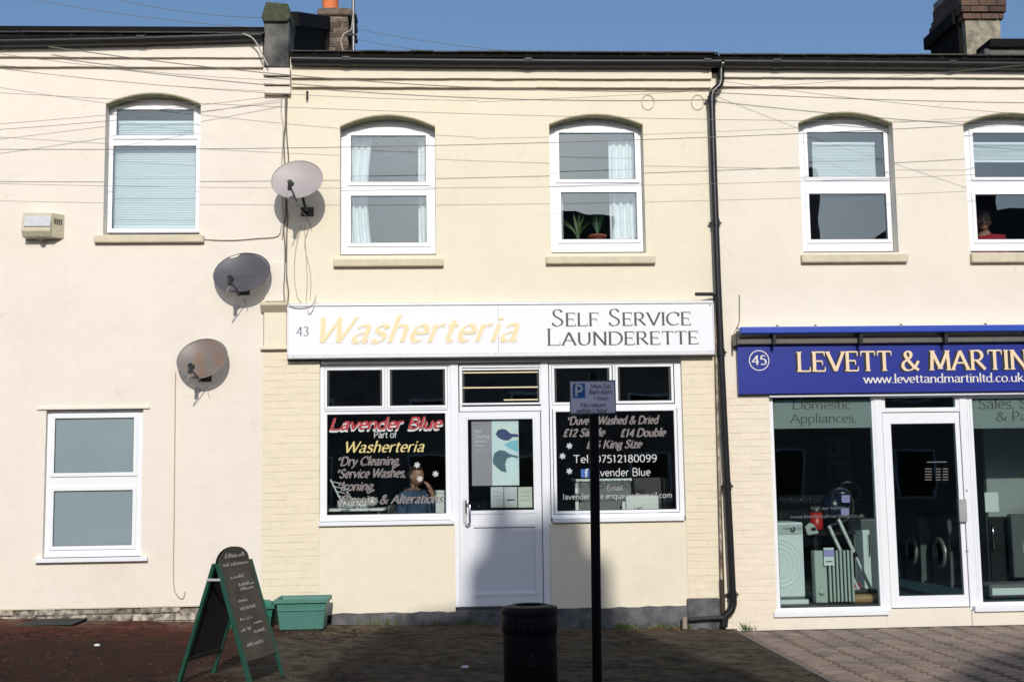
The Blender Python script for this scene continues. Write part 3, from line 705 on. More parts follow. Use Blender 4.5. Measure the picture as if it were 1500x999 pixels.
def window(parent, o, fr, panes, Y=REV, thick=0.06, glz=None, sill=None, white_sill=False, head=True, frost_=False, handles=True):
    "fr: frame outer px; panes: px rects of glass"
    fx0, fx1, fz0, fz1 = rc(*fr, Y); ps = [rc(*p, Y) for p in panes]
    fx0, fx1 = o[0]-0.004 if fx0 < o[0]+0.05 else fx0, o[1]+0.004 if fx1 > o[1]-0.05 else fx1
    fx0, fx1 = o[0]+0.001, o[1]-0.001
    ph = [(a+0.004-0.035, b+0.035-0.004, c-0.035+0.004, d+0.035-0.004, 0) for a, b, c, d in ps]
    q = MB(); q.slab(fx0, fx1, max(fz0, o[2]+0.001), fz1, ph, Y+0.006, Y+thick)
    w_ = obj('window', q, upvc, parent, bevel=0.004)
    for (a, b, c, d) in ps:
        s_ = MB(); s_.slab(a-0.032, b+0.032, c-0.032, d+0.032, [(a+.008, b-.008, c+.008, d-.008, 0)], Y-0.008, Y+thick-0.01)
        obj('sash', s_, upvc, w_, bevel=0.006, seg=2)
        g_ = MB(); g_.slab(a+0.006, b-0.006, c+0.006, d-0.006, [(a+.012, b-.012, c+.012, d-.012, 0)], Y-0.002, Y+0.012)
        obj('gasket', g_, gasket, w_)
        boxo('pane', (a+.009, b-.009, Y+0.014, Y+0.02, c+.009, d-.009), frost if frost_ else (glz or g_house), w_)
    if head and o[4]:
        hq = MB(); n = 14; c_ = (o[0]+o[1])/2; hw = (o[1]-o[0])/2
        pts = [(o[0]+.001, fz1+0.001), (o[1]-.001, fz1+0.001)]
        for i in range(n+1):
            x = o[1]-.001-(o[1]-o[0]-.002)*i/n; pts.append((x, max(fz1+0.002, o[3]+o[4]*(1-((x-c_)/hw)**2)-0.014)))
        hq.prism(pts, Y+0.012, Y+0.05); obj('head_board', hq, upvc_dirty, w_)
    if sill:
        sx0, sx1, sz0, sz1 = rc(*sill, -0.06)
        if white_sill: boxo('sill', (sx0, sx1, -0.055, Y+0.005, sz0, sz1), upvc, w_, bevel=0.004)
        else: boxo('sill', (sx0, sx1, -0.06, Y+0.005, sz0, sz1), stone_sill, w_, bevel=0.012, seg=2)
    return w_
window(left_house, oLU, (158, 157, 291, 341), [(170, 160, 285, 200), (164, 213, 288, 336)], sill=(137, 344, 298, 355))
wLL = window(left_house, oLL, (66, 600, 207, 815), [(79, 611, 197, 693), (77, 717, 195, 800)], sill=(50, 817, 215, 823), white_sill=True, frost_=True, Y=0.05)
window(laund, oM1, (500, 187, 637, 372), [(513, 198, 625, 268), (513, 286, 626, 357)], sill=(488, 379, 650, 390))
window(laund, oM2, (808, 184, 942, 369), [(818, 194, 931, 264), (821, 281, 934, 352)], sill=(800, 375, 961, 386))
window(appl, oR3, (1175, 183, 1311, 368), [(1182, 193, 1296, 261), (1185, 283, 1300, 352)], sill=(1175, 372, 1331, 384))
window(appl, oR4, (1418, 184, 1555, 367), [(1425, 194, 1540, 261), (1429, 284, 1544, 352)], sill=(1424, 370, 1580, 384))
# drip strip over the lower left window
a = rc(54, 596, 219, 599, -0.02); boxo('drip_strip', (a[0], a[1], -0.022, 0.004, a[2], a[3]), pinkish, left_house)

# frame glimpsed lines: reveals below sills
# cornice courses
def courses(parent, x0, x1, pys, pxr, material, outs):
    for (pa, pb), out in zip(pys, outs):
        z1 = at(pxr, pa, -out).z; z0 = at(pxr, pb, -out).z
        q = MB(); n = max(2, int((x1-x0)/0.24)); rr = random.Random(int(pa*7))
        for i in range(n):
            xa = x0+(x1-x0)*i/n; xb = x0+(x1-x0)*(i+1)/n
            dz = rr.uniform(-0.002, 0.002); dy = rr.uniform(-0.002, 0.002)
            q.box(xa, xb, -out+dy, 0.01, z0+dz, z1)
        obj('cornice_course', q, material, parent)
courses(left_house, XL, at(386, 80).x, [(60, 84), (84.5, 98)], 200, pinkish, (0.075, 0.04))
courses(laund, at(428, 100).x, XM1-0.02, [(90, 115), (115.5, 128)], 740, yellow, (0.085, 0.045))
courses(appl, XM1+0.06, XR, [(92, 113.5), (114, 127)], 1280, cream3, (0.08, 0.042))

# roofs: pitched slate with individual edge tiles, gutters
def roof(parent, x0, x1, ze, ridge_y=4.2, rise=1.52):
    q = MB(); s_ = rise/(ridge_y+0.1)
    q.prism_x([(-0.10, ze+0.01), (ridge_y, ze+rise), (2*ridge_y+0.2, ze+0.01), (2*ridge_y+0.2, ze+0.0), (-0.10, ze-0.01)], x0, x1)
    rf = obj('roof', q, grey_tile, parent)
    tm = MB(); tm.box(-0.128, 0.128, 0, 0.32, -0.006, 0.008)
    t0 = None; x = x0+0.13; rr = random.Random(int(x0*100))
    while x < x1-0.1:
        loc = Vector((x, -0.15+rr.uniform(-.006, .006), ze+0.012+rr.uniform(0, .004)))
        if t0 is None: t0 = obj('tile', tm, grey_tile, rf, origin=Vector((0,0,0))); o = t0; WLD[o.name] = loc
        else: o = t0.copy(); C.objects.link(o); o.parent = rf
        o.location = loc-wloc(rf); o.rotation_euler = (math.atan(s_)+rr.uniform(-.01, .01), 0, rr.uniform(-.01, .01)); x += 0.262
    bk = MB(); bk.box(x0, x1, 2*ridge_y-0.15, 2*ridge_y+0.1, BASE, ze); obj('back_wall', bk, opp_brick, parent)
    return rf
roof(left_house, XL, at(388, 60).x, Z_EAVE_L+0.06)
roof(laund, at(426, 90).x+0.01, XM1-0.003, Z_EAVE_M+0.06)
roof(appl, XM1+0.003, XR, Z_EAVE_R+0.06)
def gutter(parent, p0, p1, r=0.062, sag=0.0, jn=2.0):
    q = MB(); n = 10; L = 24
    a = Vector(p0); b = Vector(p1); vs = []; fs = []
    for i in range(L+1):
        c = a.lerp(b, i/L); c.z -= sag*math.sin(PI*i/L)
        for k in range(n+1):
            t = PI+PI*k/n; vs.append((c.x, c.y+r*math.cos(t), c.z+r*math.sin(t)*1.15))
        for k in range(n, -1, -1):
            t = PI+PI*k/n; vs.append((c.x, c.y+(r-.006)*math.cos(t), c.z+(r-.006)*math.sin(t)*1.15))
    m_ = 2*(n+1)
    for i in range(L):
        for k in range(m_): fs.append((i*m_+(k+1)%m_, i*m_+k, (i+1)*m_+k, (i+1)*m_+(k+1)%m_))
    q.add(vs, fs, True)
    g_ = obj('gutter', q, black_gutter, parent)
    ln = (b-a).length; k = 0; t = 0.6
    while t < ln:
        c = a.lerp(b, t/ln); c.z -= sag*math.sin(PI*t/ln)
        j = MB(); rr = r+0.006; pts = [(c.y+rr*math.cos(PI+PI*k/8), c.z+rr*math.sin(PI+PI*k/8)*1.15) for k in range(9)]
        j.prism_x([*pts, (c.y+rr, c.z+0.008), (c.y-rr, c.z+0.008)], c.x-0.04, c.x+0.04); obj('joint_clip', j, black_gutter, g_); t += jn
    fb = MB(); fb.box(min(a.x, b.x), max(a.x, b.x), -0.02, 0.03, min(a.z, b.z)-0.09, max(a.z, b.z)+0.13); obj('fascia_board', fb, tar_dark, g_)
GY = -0.14
gutter(left_house, at(-150, 62, GY), at(384, 51, GY), sag=0.015)
gutter(laund, at(427, 86, GY), at(1056, 90, GY), r=0.066, sag=0.01)
gutter(appl, at(1059, 90, GY), at(1800, 96, GY), r=0.066)

# ------------------------------------------------------------------ party parapet, corbel and stacks
x0, x1, z0, z1 = rc(387, 28, 424, 100, -0.08)
par = thing('parapet_pier', ((x0+x1)/2, 0, z0), 'black tarred parapet pier with mossy cap between the left house and the launderette', 'parapet')
boxo('pier', (x0, x1, -0.10, 0.35, z0, z1), tar_black, par, bevel=0.015)
cx0, cx1, cz0, cz1 = rc(383, 4, 425, 30, -0.12)
q = MB(); q.prism([(cx0, cz0+.03), (cx0+.03, cz0-.02), (cx1-.03, cz0-.02), (cx1, cz0+.03), (cx1-.02, cz1-.02), (cx0+.05, cz1), ], -0.14, 0.40)
obj('cap', q, moss_cap, par, bevel=0.01)
xb0, xb1 = x0+0.02, x1
zA, zB = at(425, 17, .4).z, at(476, 23, 4.15).z; zC, zD = at(425, 37, .4).z, at(476, 41, 4.15).z
bw = MB(); bw.prism_x([(0.35, z0-0.2), (0.35, zC), (4.19, zD), (4.19, z0-0.2)], xb0, xb1-.02); obj('sloping_wall', bw, tar_dark, par)
cp = MB(); cp.prism_x([(0.41, zC-.02), (0.41, zA), (4.19, zB), (4.19, zD-.02)], xb0-0.05, xb1+0.045); obj('coping', cp, tar_dark, par, bevel=.01)
cq = thing('corbel', (x0, 0, z0-0.3), 'pale cream stepped brick corbel carrying the black parapet pier', 'corbel')
for i, (pa, pb) in enumerate(((101, 112), (113.5, 124), (125.5, 136))):
    a = rc(386, pa, 425, pb, -0.1); out = 0.13-0.03*i
    boxo('corbel_course', (a[0], a[1], -out, 0.01, a[2], a[3]), pinkish, cq, bevel=0.004)
a = rc(386, 100, 425, 136, -0.05); boxo('corbel_core', (a[0]+.01, a[1]-.01, -0.045, 0.012, a[2], a[3]), soffit_m, cq)

def brick_stack(name, x0, x1, y0, y1, z0, z1, material, label, cat='chimney', courses_=None):
    t = thing(name, ((x0+x1)/2, (y0+y1)/2, z0), label, cat)
    boxo('core', (x0+.006, x1-.006, y0+.006, y1-.006, z0, z1-.004), mortar_w, t)
    return t
def brick_face(t, x0, x1, y, z0, z1, material, depth=0.03, first=None, L=0.225, H=0.075, joint=0.009, limit=300, side=None, mesh=None, rr=random.Random(5)):
    "bricks on the face looking to -y; side: (x, y0, y1) builds a flank looking to -x or +x"
    row = 0; z = z0; cnt = 0
    while z+H-joint <= z1+0.012:
        off = -L/2 if row % 2 else 0.0; a = x0+off
        while a < x1-0.01 and cnt < limit:
            lo = max(a, x0); hi = min(a+L-joint, x1); a += L
            if hi-lo < 0.03: continue
            q = MB(); dy = rr.uniform(-0.0018, 0.0018)
            if side is None: q.box(lo, hi, y-0.003+dy, y+depth, z, min(z+H-joint, z1))
            else:
                sx = side; q.box(sx-0.003 if first == 'neg' else sx-depth, sx+depth if first == 'neg' else sx+0.003+dy, lo, hi, z, min(z+H-joint, z1))
            obj('brick', q, material, t); cnt += 1
        z += H; row += 1
# rear stack with orange pot
a = rc(470, 16, 516, 86, 4.2); SX0, SX1 = a[0]-0.02, a[1]; SZ1 = a[3]
st = brick_stack('chimney_stack', SX0, SX1, 4.2, 4.9, 6.5, SZ1, stack_brick, 'sooty grey brick chimney stack with an orange pot behind the black parapet')
brick_face(st, SX0, SX1, 4.2, a[2]-0.2, SZ1-0.08, stack_brick, joint=0.012)
q = MB(); q.box(SX0-.03, SX1+.03, 4.16, 4.95, SZ1-0.08, SZ1+0.02); q.box(SX0+0.02, SX1-.04, 4.22, 4.88, SZ1+0.02, SZ1+0.06); obj('cap', q, stack_brick, st, bevel=0.02)
pc = at(484, 10, 4.45)
q = MB(); q.lathe([(0.0, .0), (0.135, 0.0), (0.125, 0.04), (0.12, 0.1), (0.118, 0.5), (0.14, 0.52), (0.14, 0.58), (0.10, 0.58), (0.10, 0.3), (0, .3)], pc.x, 4.45, SZ1+0.04, 20); obj('chimney_pot', q, terracotta, st)
# aerial pole with loose cable
mast = thing('aerial_mast', at(518, 80, 3.9), 'thin grey aerial pole standing beside the chimney stack with orange pot', 'aerial')
mt = at(518, 78, 3.9); q = MB(); q.tube([(mt.x, 3.9, mt.z-0.4), (mt.x-.01, 3.9, mt.z+1.9)], 0.024, 10); obj('pole', q, galv, mast)
q = MB()
for zz in (0.25, 0.55): q.box(SX1-.05, mt.x+.04, 3.87, 4.2, mt.z+zz, mt.z+zz+0.03)
obj('bracket', q, iron, mast)
q = MB(); pts = [at(518, 18, 3.86), at(515, 44, 3.86), at(504, 50, 3.86), at(499, 60, 3.86), at(502, 74, 3.86), at(512, 78, 3.86)]; q.tube(pts, 0.01, 6); obj('cable', q, cable_pale, mast)
q = MB(); bz = mt.z+1.7
q.tube([(mt.x-.5, 3.9, bz), (mt.x+.5, 3.9, bz)], 0.012, 6)
for k in range(9): q.tube([(mt.x-.45+k*.11, 3.65, bz), (mt.x-.45+k*.11, 4.15, bz)], 0.006, 5)
obj('antenna', q, galv, mast)

# right chimney
a = rc(1416, 29, 1467, 110, 0.9); rx0, rx1 = a[0], a[1]
rz0 = Z_EAVE_R+0.1; rz1 = a[3]
rs = thing('chimney_stack', ((rx0+rx1)/2, 1.5, rz0), 'lichened rendered chimney stack with red brick collar above the right shop roof', 'chimney')
boxo('shaft', (rx0, rx1, 0.9, 1.8, rz0, rz1), lichen_render, rs)
bl = rc(1412, 18, 1470, 29, 0.87); 
boxo('collar_core', (rx0-.0, rx1+.0, 0.9, 1.82, rz1-.002, rz1+0.55), mortar_w, rs)
lay = [(0.03, 0), (0.06, 1), (0.06, 2), (0.03, 3), (0.0, 4), (0.0, 5)]
for out, k in lay:
    z = rz1+k*0.078; xa = rx0-out-.004; xb = rx1+out+.004; i = 0; x = xa-(0.11 if k % 2 else 0)
    while x < xb-.02:
        lo = max(x, xa); hi = min(x+0.216, xb); x += 0.225
        if hi-lo > .03: boxo('brick', (lo, hi, 0.9-out-.004, 1.0, z, z+0.068), stock_red if k < 3 else stack_brick, rs)
    y = 1.003
    while y < 1.75:
        boxo('brick', (xa, xa+0.1, y, min(y+0.216, 1.84), z, z+0.068), stock_red, rs); boxo('brick', (xb-0.1, xb, y, min(y+0.216, 1.84), z, z+0.068), stock_red, rs); y += 0.225
# long dark flank: party wall with oversailing coping left of the shaft
zt9 = at(1353, 57, 1.94).z
q = MB(); q.prism_x([(1.0, rz0), (1.0, zt9-.15), (1.86, zt9-.15), (1.86, rz0)], rx0-0.05, rx0-0.004); obj('black_flank', q, tar_dark, rs)
q = MB(); q.box(rx0-0.11, rx0-0.008, 1.02, 1.94, zt9-0.16, zt9); obj('dark_coping', q, tar_dark, rs, bevel=.008)
a = rc(1448, 59, 1640, 72, 0.5); b_ = rc(1440, 74, 1640, 92, 0.55)
lp = thing('party_parapet', (a[0], 0.6, a[2]), 'low black stepped coping wall on the roof right of the red collared chimney', 'parapet')
boxo('coping', (a[0], a[1]+.3, 0.45, 0.85, a[2], a[3]), tar_dark, lp, bevel=0.01); boxo('wall', (b_[0], b_[1]+.3, 0.5, 0.8, b_[2]-0.15, a[2]-.003), tar_black, lp)
boxo('flashing', (*rc(1366, 80, 1392, 84, 0.4)[:2], 0.2, 0.6, Z_EAVE_R+0.17, Z_EAVE_R+0.2), lichen_render, lp)

# ------------------------------------------------------------------ ground floor piers of painted brick
def pier(parent, px0, px1, pyt, pyb, material, limit=300, y=0.0, Z0=None):
    x0, x1, z0, z1 = rc(px0, pyt, px1, pyb); 
    if Z0 is not None: z0 = Z0
    x0, x1 = at(px0, 700).x, at(px1, 700).x
    boxo('pier_core', (x0, x1, y+0.0018, y+0.25, z0, z1), material, parent)
    brick_face(parent, x0+.002, x1-.002, y, z0, z1-.004, material, joint=0.0065, limit=limit)
    return x0, x1, z0, z1
# pier under the party line
px_ = (383, 420)
pier(laund, 384, 420, 512, 905, brick_y, Z0=-0.1)
a = rc(384, 457, 420, 508, -0.03); boxo('console_block', (a[0]+.015, a[1], -0.035, 0.2, a[2], a[3]), yellow, laund, bevel=0.01)
a = rc(381, 507, 421, 512, -0.05); boxo('console_foot', (a[0], a[1], -0.055, 0.2, a[2], a[3]), brick_y, laund, bevel=0.006)
a = rc(381, 443, 421, 456, -0.09); q = MB(); q.prism_x([(0.0, a[2]-.02), (-0.04, a[2]), (-0.11, a[3]-.03), (-0.11, a[3]), (0.0, a[3]+.02)], a[0], a[1]); obj('console_cap', q, stone_sill, left_house, bevel=0.005)
a = rc(388, 385, 419, 441, -0.02); boxo('pier_upper', (a[0], a[1], -0.022, 0.001, a[2], a[3]), pinkish, left_house)
pier(laund, 420, 468, 529, 890, brick_y, Z0=-0.02)
pier(laund, 1003, 1053, 519, 880, brick_y, Z0=0.0)
pier(appl, 1056, 1131, 560, 918, brick_c, Z0=-0.2)

# plinths
q = MB(); zt = at(560, 894).z
def wavy(x0, x1, z0, z1, y0, y1, n, amp, seed):
    q = MB(); rr = random.Random(seed); zs = [z1+rr.uniform(-amp, amp) for _ in range(n+1)]; ys = [y0+rr.uniform(-.006, .006) for _ in range(n+1)]
    for i in range(n):
        a, b = x0+(x1-x0)*i/n, x0+(x1-x0)*(i+1)/n
        q.quad((a, ys[i], z0), (b, ys[i+1], z0), (b, ys[i+1], zs[i+1]), (a, ys[i], zs[i]))
        q.quad((a, ys[i], zs[i]), (b, ys[i+1], zs[i+1]), (b, y1, zs[i+1]), (a, y1, zs[i]))
    return q
xd0, xd1 = at(668, 800).x, at(808, 800).x
zpl = (at(560, 897).z, at(900, 889).z)
obj('plinth', wavy(at(486, 880).x, xd0, -0.3, zpl[0], -0.025, 0.05, 14, 0.008, 1), plinth_m, laund)
obj('plinth', wavy(xd0, xd1, -0.3, at(740, 889).z-.02, -0.02, 0.3, 8, 0.003, 2), plinth_m, laund)
obj('plinth', wavy(xd1, at(1006, 880).x, -0.3, zpl[1], -0.03, 0.05, 14, 0.008, 3), plinth_m, laund)
a = rc(1007, 876, 1055, 905, -0.04); boxo('plinth_block', (a[0], a[1], -0.045, 0.1, -0.3, a[3]), plinth_m, laund, bevel=0.012)
obj('plinth', wavy(at(384, 880).x, at(486, 880).x, -0.3, 0.03, -0.01, 0.02, 6, 0.004, 4), plinth_m, laund)
# exposed old bricks under the left render
xx = XL; rr = random.Random(9)
boxo('footing', (XL, XPIER, 0.03, 0.25, -0.3, zren), mortar_w, left_house)
for row in range(3):
    x = at(-10, 890).x-(.11 if row % 2 else 0)
    z = zren-0.078*(row+1)+0.006
    while x < XPIER-.05:
        l = rr.uniform(0.19, 0.225)
        if rr.random() > .08:
            q = MB(); q.box(x, min(x+l, XPIER), 0.012+rr.uniform(-.012, .012), 0.06, z+rr.uniform(-.004, .004), z+0.066); obj('brick', q, old_brick, left_house, bevel=0.006)
        x += l+0.012
a = at(150, 889); boxo('render_stop', (XL, XPIER, -0.006, 0.02, zren-0.012, zren-0.001), stone_sill, left_house)

# ------------------------------------------------------------------ rooms behind the glass
def room(parent, x0, x1, y0, y1, z0, z1, wall_m, floor_m):
    q = MB()
    q.quad((x0,y0,z1),(x1,y0,z1),(x1,y1,z1),(x0,y1,z1)); q.quad((x0,y0,z0),(x0,y1,z0),(x0,y1,z1),(x0,y0,z1))
    q.quad((x1,y0,z0),(x1,y0,z1),(x1,y1,z1),(x1,y1,z0)); q.quad((x0,y1,z0),(x1,y1,z0),(x1,y1,z1),(x0,y1,z1))
    obj('room_wall', q, wall_m, parent)
    f = MB(); f.quad((x0,y0,z0),(x1,y0,z0),(x1,y1,z0),(x0,y1,z0)); obj('room_floor', f, floor_m, parent)
ZF1 = at(700, 430).z
room(left_house, XL+.1, XM0-.05, 0.26, 4, ZF1-0.1, Z_EAVE_L, room_wall, dark_floor)
room(left_house, XL+.1, XPIER-.05, 0.26, 4, 0.05, ZF1-0.15, room_wall, dark_floor)
room(laund, XM0+.03, XM1-.05, 0.26, 4, ZF1-0.1, Z_EAVE_M, room_wall, dark_floor)
room(appl, XM1+.05, XR-.1, 0.26, 4, ZF1-0.1, Z_EAVE_R, room_wall, dark_floor)
zfl = at(740, 886).z
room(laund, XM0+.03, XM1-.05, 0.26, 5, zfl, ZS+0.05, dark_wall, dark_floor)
zfl2 = at(1350, 888).z
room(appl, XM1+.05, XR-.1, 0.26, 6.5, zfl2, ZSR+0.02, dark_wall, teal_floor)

# ------------------------------------------------------------------ launderette shopfront
SF = 0.05
def frame_slab(parent, name, px, holes, Y, th, material=upvc, bevel=0.005, proud=0.0):
    x0, x1, z0, z1 = rc(*px, Y); q = MB(); q.slab(x0, x1, z0, z1, [(*rc(*h, Y), 0) for h in holes], Y-proud, Y+th)
    return obj(name, q, material, parent, bevel=bevel)
fl = frame_slab(laund, 'shopfront_window', (469, 532, 661, 762), [(475, 538, 564, 599), (567, 537, 656, 598), (475, 601, 657, 757)], SF, 0.07)
fr_ = frame_slab(laund, 'shopfront_window', (806, 529, 1000, 757), [(808, 535, 898, 593), (901, 533, 988, 592), (810, 598, 994, 752)], SF, 0.07)
def glaze(w_, px, Y, g, bead=5, material=upvc, blades=0, blade_y=0.0, trim=()):
    x0, x1, z0, z1 = rc(*px, Y); d = bead/135
    q = MB(); q.slab(x0-d, x1+d, z0-d, z1+d, [(x0, x1, z0, z1, 0)], Y-0.006, Y+0.05); obj('sash', q, material, w_, bevel=0.006, seg=2)
    q = MB(); q.slab(x0-.002, x1+.002, z0-.002, z1+.002, [(x0+.006, x1-.006, z0+.006, z1-.006, 0)], Y+0.004, Y+0.014); obj('gasket', q, gasket, w_)
    if not blades: boxo('pane', (x0, x1, Y+0.016, Y+0.022, z0, z1), g, w_)
    else:
        h = (z1-z0)/blades
        for k in range(blades):
            q = MB(); za = z0+h*k; q.prism_x([(Y+.026, za-.004), (Y+.032, za-.004), (Y+.026, za+h+.006), (Y+.020, za+h+.006)], x0+.02, x1-.02); obj('louvre_blade', q, g_louvre, w_)
            if k in trim or ('h', k) in trim:
                xs = x0+.025 if k in trim else (x0+x1)/2+.06
                boxo('blade_glint', (xs, x1-.03, Y+.004, Y+.011, za-.008, za+.006), mat('painted_blade_glint', (0.78, 0.66, 0.42), 0.4), w_)  # cream strip paints light caught on a louvre edge
        for xa in (x0+.004, x1-.024): boxo('louvre_track', (xa, xa+.02, Y+.006, Y+.05, z0+.006, z1-.006), gasket, w_)
glaze(fl, (479, 542, 560, 595), SF, g_shop, 3.5, blades=3); glaze(fl, (571, 541, 652, 594), SF, g_shop, 3.5, blades=3)
glaze(fl, (479, 606, 653, 753), SF, g_shop, 4)
glaze(fr_, (812, 539, 893, 589), SF, g_shop, 3.5, blades=3, trim=(0,)); glaze(fr_, (905, 537, 983, 587), SF, g_shop, 3.5, blades=3)
glaze(fr_, (815, 602, 989, 747), SF, g_shop, 4)
a = rc(467, 763, 668, 769, -0.0); boxo('sill', (a[0], a[1]-.02, -0.035, 0.06, a[2], a[3]), upvc, fl, bevel=0.005)
a = rc(807, 757, 1002, 764, -0.0); boxo('sill', (a[0]+.02, a[1], -0.035, 0.06, a[2], a[3]), upvc, fr_, bevel=0.005)
# posts either side of the door, transom
dfm = MB()
for px in ((660.5, 532, 673, 889), (794, 530, 806, 888)):
    a = rc(*px, SF); dfm.box(a[0], a[1], SF-0.014, SF+0.08, a[2], a[3])
obj('door_post', dfm, upvc, laund, bevel=0.008, seg=2)
tp = frame_slab(laund, 'toplight', (673, 533, 794, 602), [(672.5+4, 538, 792, 595)], SF, 0.06)
glaze(tp, (677, 542, 790, 590), SF, g_shop, 2.5, blades=3)
for (pa, pb, py) in ((678, 788, 544.5), (678, 788, 566.5), (738, 788, 584.5)):
    b_ = rc(pa, py, pb, py+1.8, SF); boxo('painted_blade_glint', (b_[0], b_[1], SF+.004, SF+.011, b_[2], b_[3]), mat('painted_blade_glint', (0.78, 0.66, 0.42), 0.4), tp)  # cream strips painted as light on the glass edges
a = rc(470, 526, 1001, 531, 0.02); boxo('head_flashing', (a[0], a[1], 0.01, 0.1, a[2], a[3]+.03), alu, laund)
# riser panels under the windows
for nm, px in (('stall_riser', (468, 769, 667, 899)), ('stall_riser', (807, 764, 1003, 893))):
    a = rc(*px, 0.0); xq0, xq1 = (at(468, 700).x, a[1]) if px[0] == 468 else (a[0], at(1003, 700).x); boxo(nm, (xq0, xq1, 0.002, 0.2, a[2], a[3]), yellow, laund, bevel=0.003)
# door leaf
DY = 0.06
d = rc(673.5, 603, 793.5, 887, DY); g = rc(685, 613, 782, 748, DY); pn = rc(694, 771, 785, 868, DY)
q = MB(); q.slab(d[0], d[1], d[2], d[3], [(*g, 0), (*pn, 0)], DY, DY+0.06)
dr = obj('door', q, upvc_dirty, laund, bevel=0.006, seg=2)
q = MB(); q.slab(g[0]-.03, g[1]+.03, g[2]-.03, g[3]+.03, [(g[0]+.006, g[1]-.006, g[2]+.006, g[3]-.006, 0)], DY-0.009, DY+0.01); obj('bead', q, upvc_dirty, dr, bevel=0.004)
boxo('pane', (g[0], g[1], DY+0.02, DY+0.026, g[2], g[3]), g_shop, dr)
boxo('lower_panel', (pn[0]-.002, pn[1]+.002, DY+.014, DY+.05, pn[2]-.002, pn[3]+.002), mat('door_panel', (0.68, 0.70, 0.76), 0.45, var=0.03), dr)
q = MB(); q.slab(pn[0]-.028, pn[1]+.028, pn[2]-.028, pn[3]+.028, [(pn[0]+.004, pn[1]-.004, pn[2]+.004, pn[3]-.004, 0)], DY-0.008, DY+0.012); obj('panel_bead', q, upvc_dirty, dr, bevel=0.004)
a = rc(676, 601, 677.5, 886, DY); 
q = MB(); q.box(d[0]-.012, d[0]-.002, DY-.004, DY+.03, d[2], d[3]); q.box(d[1]+.0005, d[1]+.006, DY+.01, DY+.03, d[2], d[3]); q.box(d[0], d[1], DY+.0, DY+.03, d[3]+.002, d[3]+.012); obj('door_seal', q, gasket, dr)
h0 = at(684, 737, DY-.03); h1 = at(685, 768, DY-.03)
q = MB(); q.tube([(h0.x, DY-.005, h0.z), (h0.x+.005, DY-.06, h0.z), (h0.x+.03, DY-.07, h0.z-.02), (h0.x+.03, DY-.07, h1.z+.02), (h0.x+.005, DY-.06, h1.z), (h0.x-.02, DY-.005, h1.z)], 0.011, 8); obj('handle', q, chrome, dr)
a = rc(678, 732, 684, 766, DY); boxo('handle_plate', (a[0], a[1], DY-.009, DY-.001, a[2], a[3]), mat('satin_plate', (0.6, 0.6, 0.62), 0.35, 0.5), dr, bevel=0.002)
boxo('threshold', (d[0]-.03, d[1]+.03, 0.0, 0.2, d[2]-.03, d[2]-.004), mat('threshold_dark', (0.03, 0.03, 0.03), 0.6), dr)

# ------------------------------------------------------------------ launderette sign
SY = -0.10
a = rc(421, 443, 1046, 522, SY)
sg = thing('shop_sign', ((a[0]+a[1])/2, SY, a[2]), 'long white launderette fascia sign with pale gold script and dark capitals', 'sign', None)
xm = at(730, 480, SY).x
boxo('panel', (a[0]+.01, xm-.0015, SY, -0.001, a[2]+.04, a[3]-.03), sign_white, sg); boxo('panel', (xm+.0015, a[1]-.01, SY, -0.001, a[2]+.04, a[3]-.03), sign_white, sg)
boxo('bottom_rail', (a[0], a[1], SY-.012, 0.0, a[2]-.005, a[2]+.04), mat('white_trim_rail', (0.62, 0.62, 0.65), 0.4, 0.3, var=.1, vscale=12), sg, bevel=0.006)
boxo('top_rail', (a[0], a[1], SY-.012, 0.0, a[3]-.03, a[3]+.004), MATS['white_trim_rail'], sg, bevel=0.006)
boxo('end_cap', (a[0]-.001, a[0]+.012, SY-.013, 0.0, a[2]+.04, a[3]-.03), MATS['white_trim_rail'], sg); boxo('end_cap', (a[1]-.012, a[1]+.001, SY-.013, 0.0, a[2]+.04, a[3]-.03), MATS['white_trim_rail'], sg)
q = MB(); tpx(q, 'Washerteria', 467, 763, 501, 462, SY-.0008, thick=0.168, hair=0.074, slant=0.36, nib=32, serif=.045, track=.06, fit_asc=.74); obj('lettering_outline', q, letter_gold_line, sg)
q = MB(); tpx(q, 'Washerteria', 467.6, 762.4, 500.8, 462.2, SY-.0035, thick=0.148, hair=0.056, slant=0.36, nib=32, serif=.04, track=.06, fit_asc=.74); obj('lettering_gap', q, sign_white, sg)
q = MB(); tpx(q, 'Washerteria', 469, 761, 500.4, 462.6, SY-.0062, thick=0.118, hair=0.022, slant=0.36, nib=32, serif=.06, track=.06, fit_asc=.74); obj('lettering', q, letter_gold, sg)
q = MB(); tpx(q, 'Self Service', 808, 1012, 477, 453, SY, thick=0.085, hair=0.026, serif=.08, nib=12, small_caps=True, track=.05); obj('lettering', q, letter_dark, sg)
q = MB(); tpx(q, 'Launderette', 801, 1023, 505, 481, SY, thick=0.085, hair=0.026, serif=.08, nib=12, small_caps=True, track=.05); obj('lettering', q, letter_dark, sg)
q = MB(); tpx(q, '43', 434, 452, 492, 479, SY, thick=0.09, hair=0.035, serif=.05, nib=12, track=.03, fit_asc=.66); obj('house_number', q, letter_grey, sg)
q = MB()
for (sx, sy) in ((425, 449), (610, 446), (1040, 447), (430, 523), (725, 519), (1040, 514)):
    c = at(sx, sy, SY); q.lathe([(0.0, -.018), (0.006, -.017), (0.008, -.012)], c.x, SY, c.z, 8, axis='y')
obj('screw', q, alu, sg)

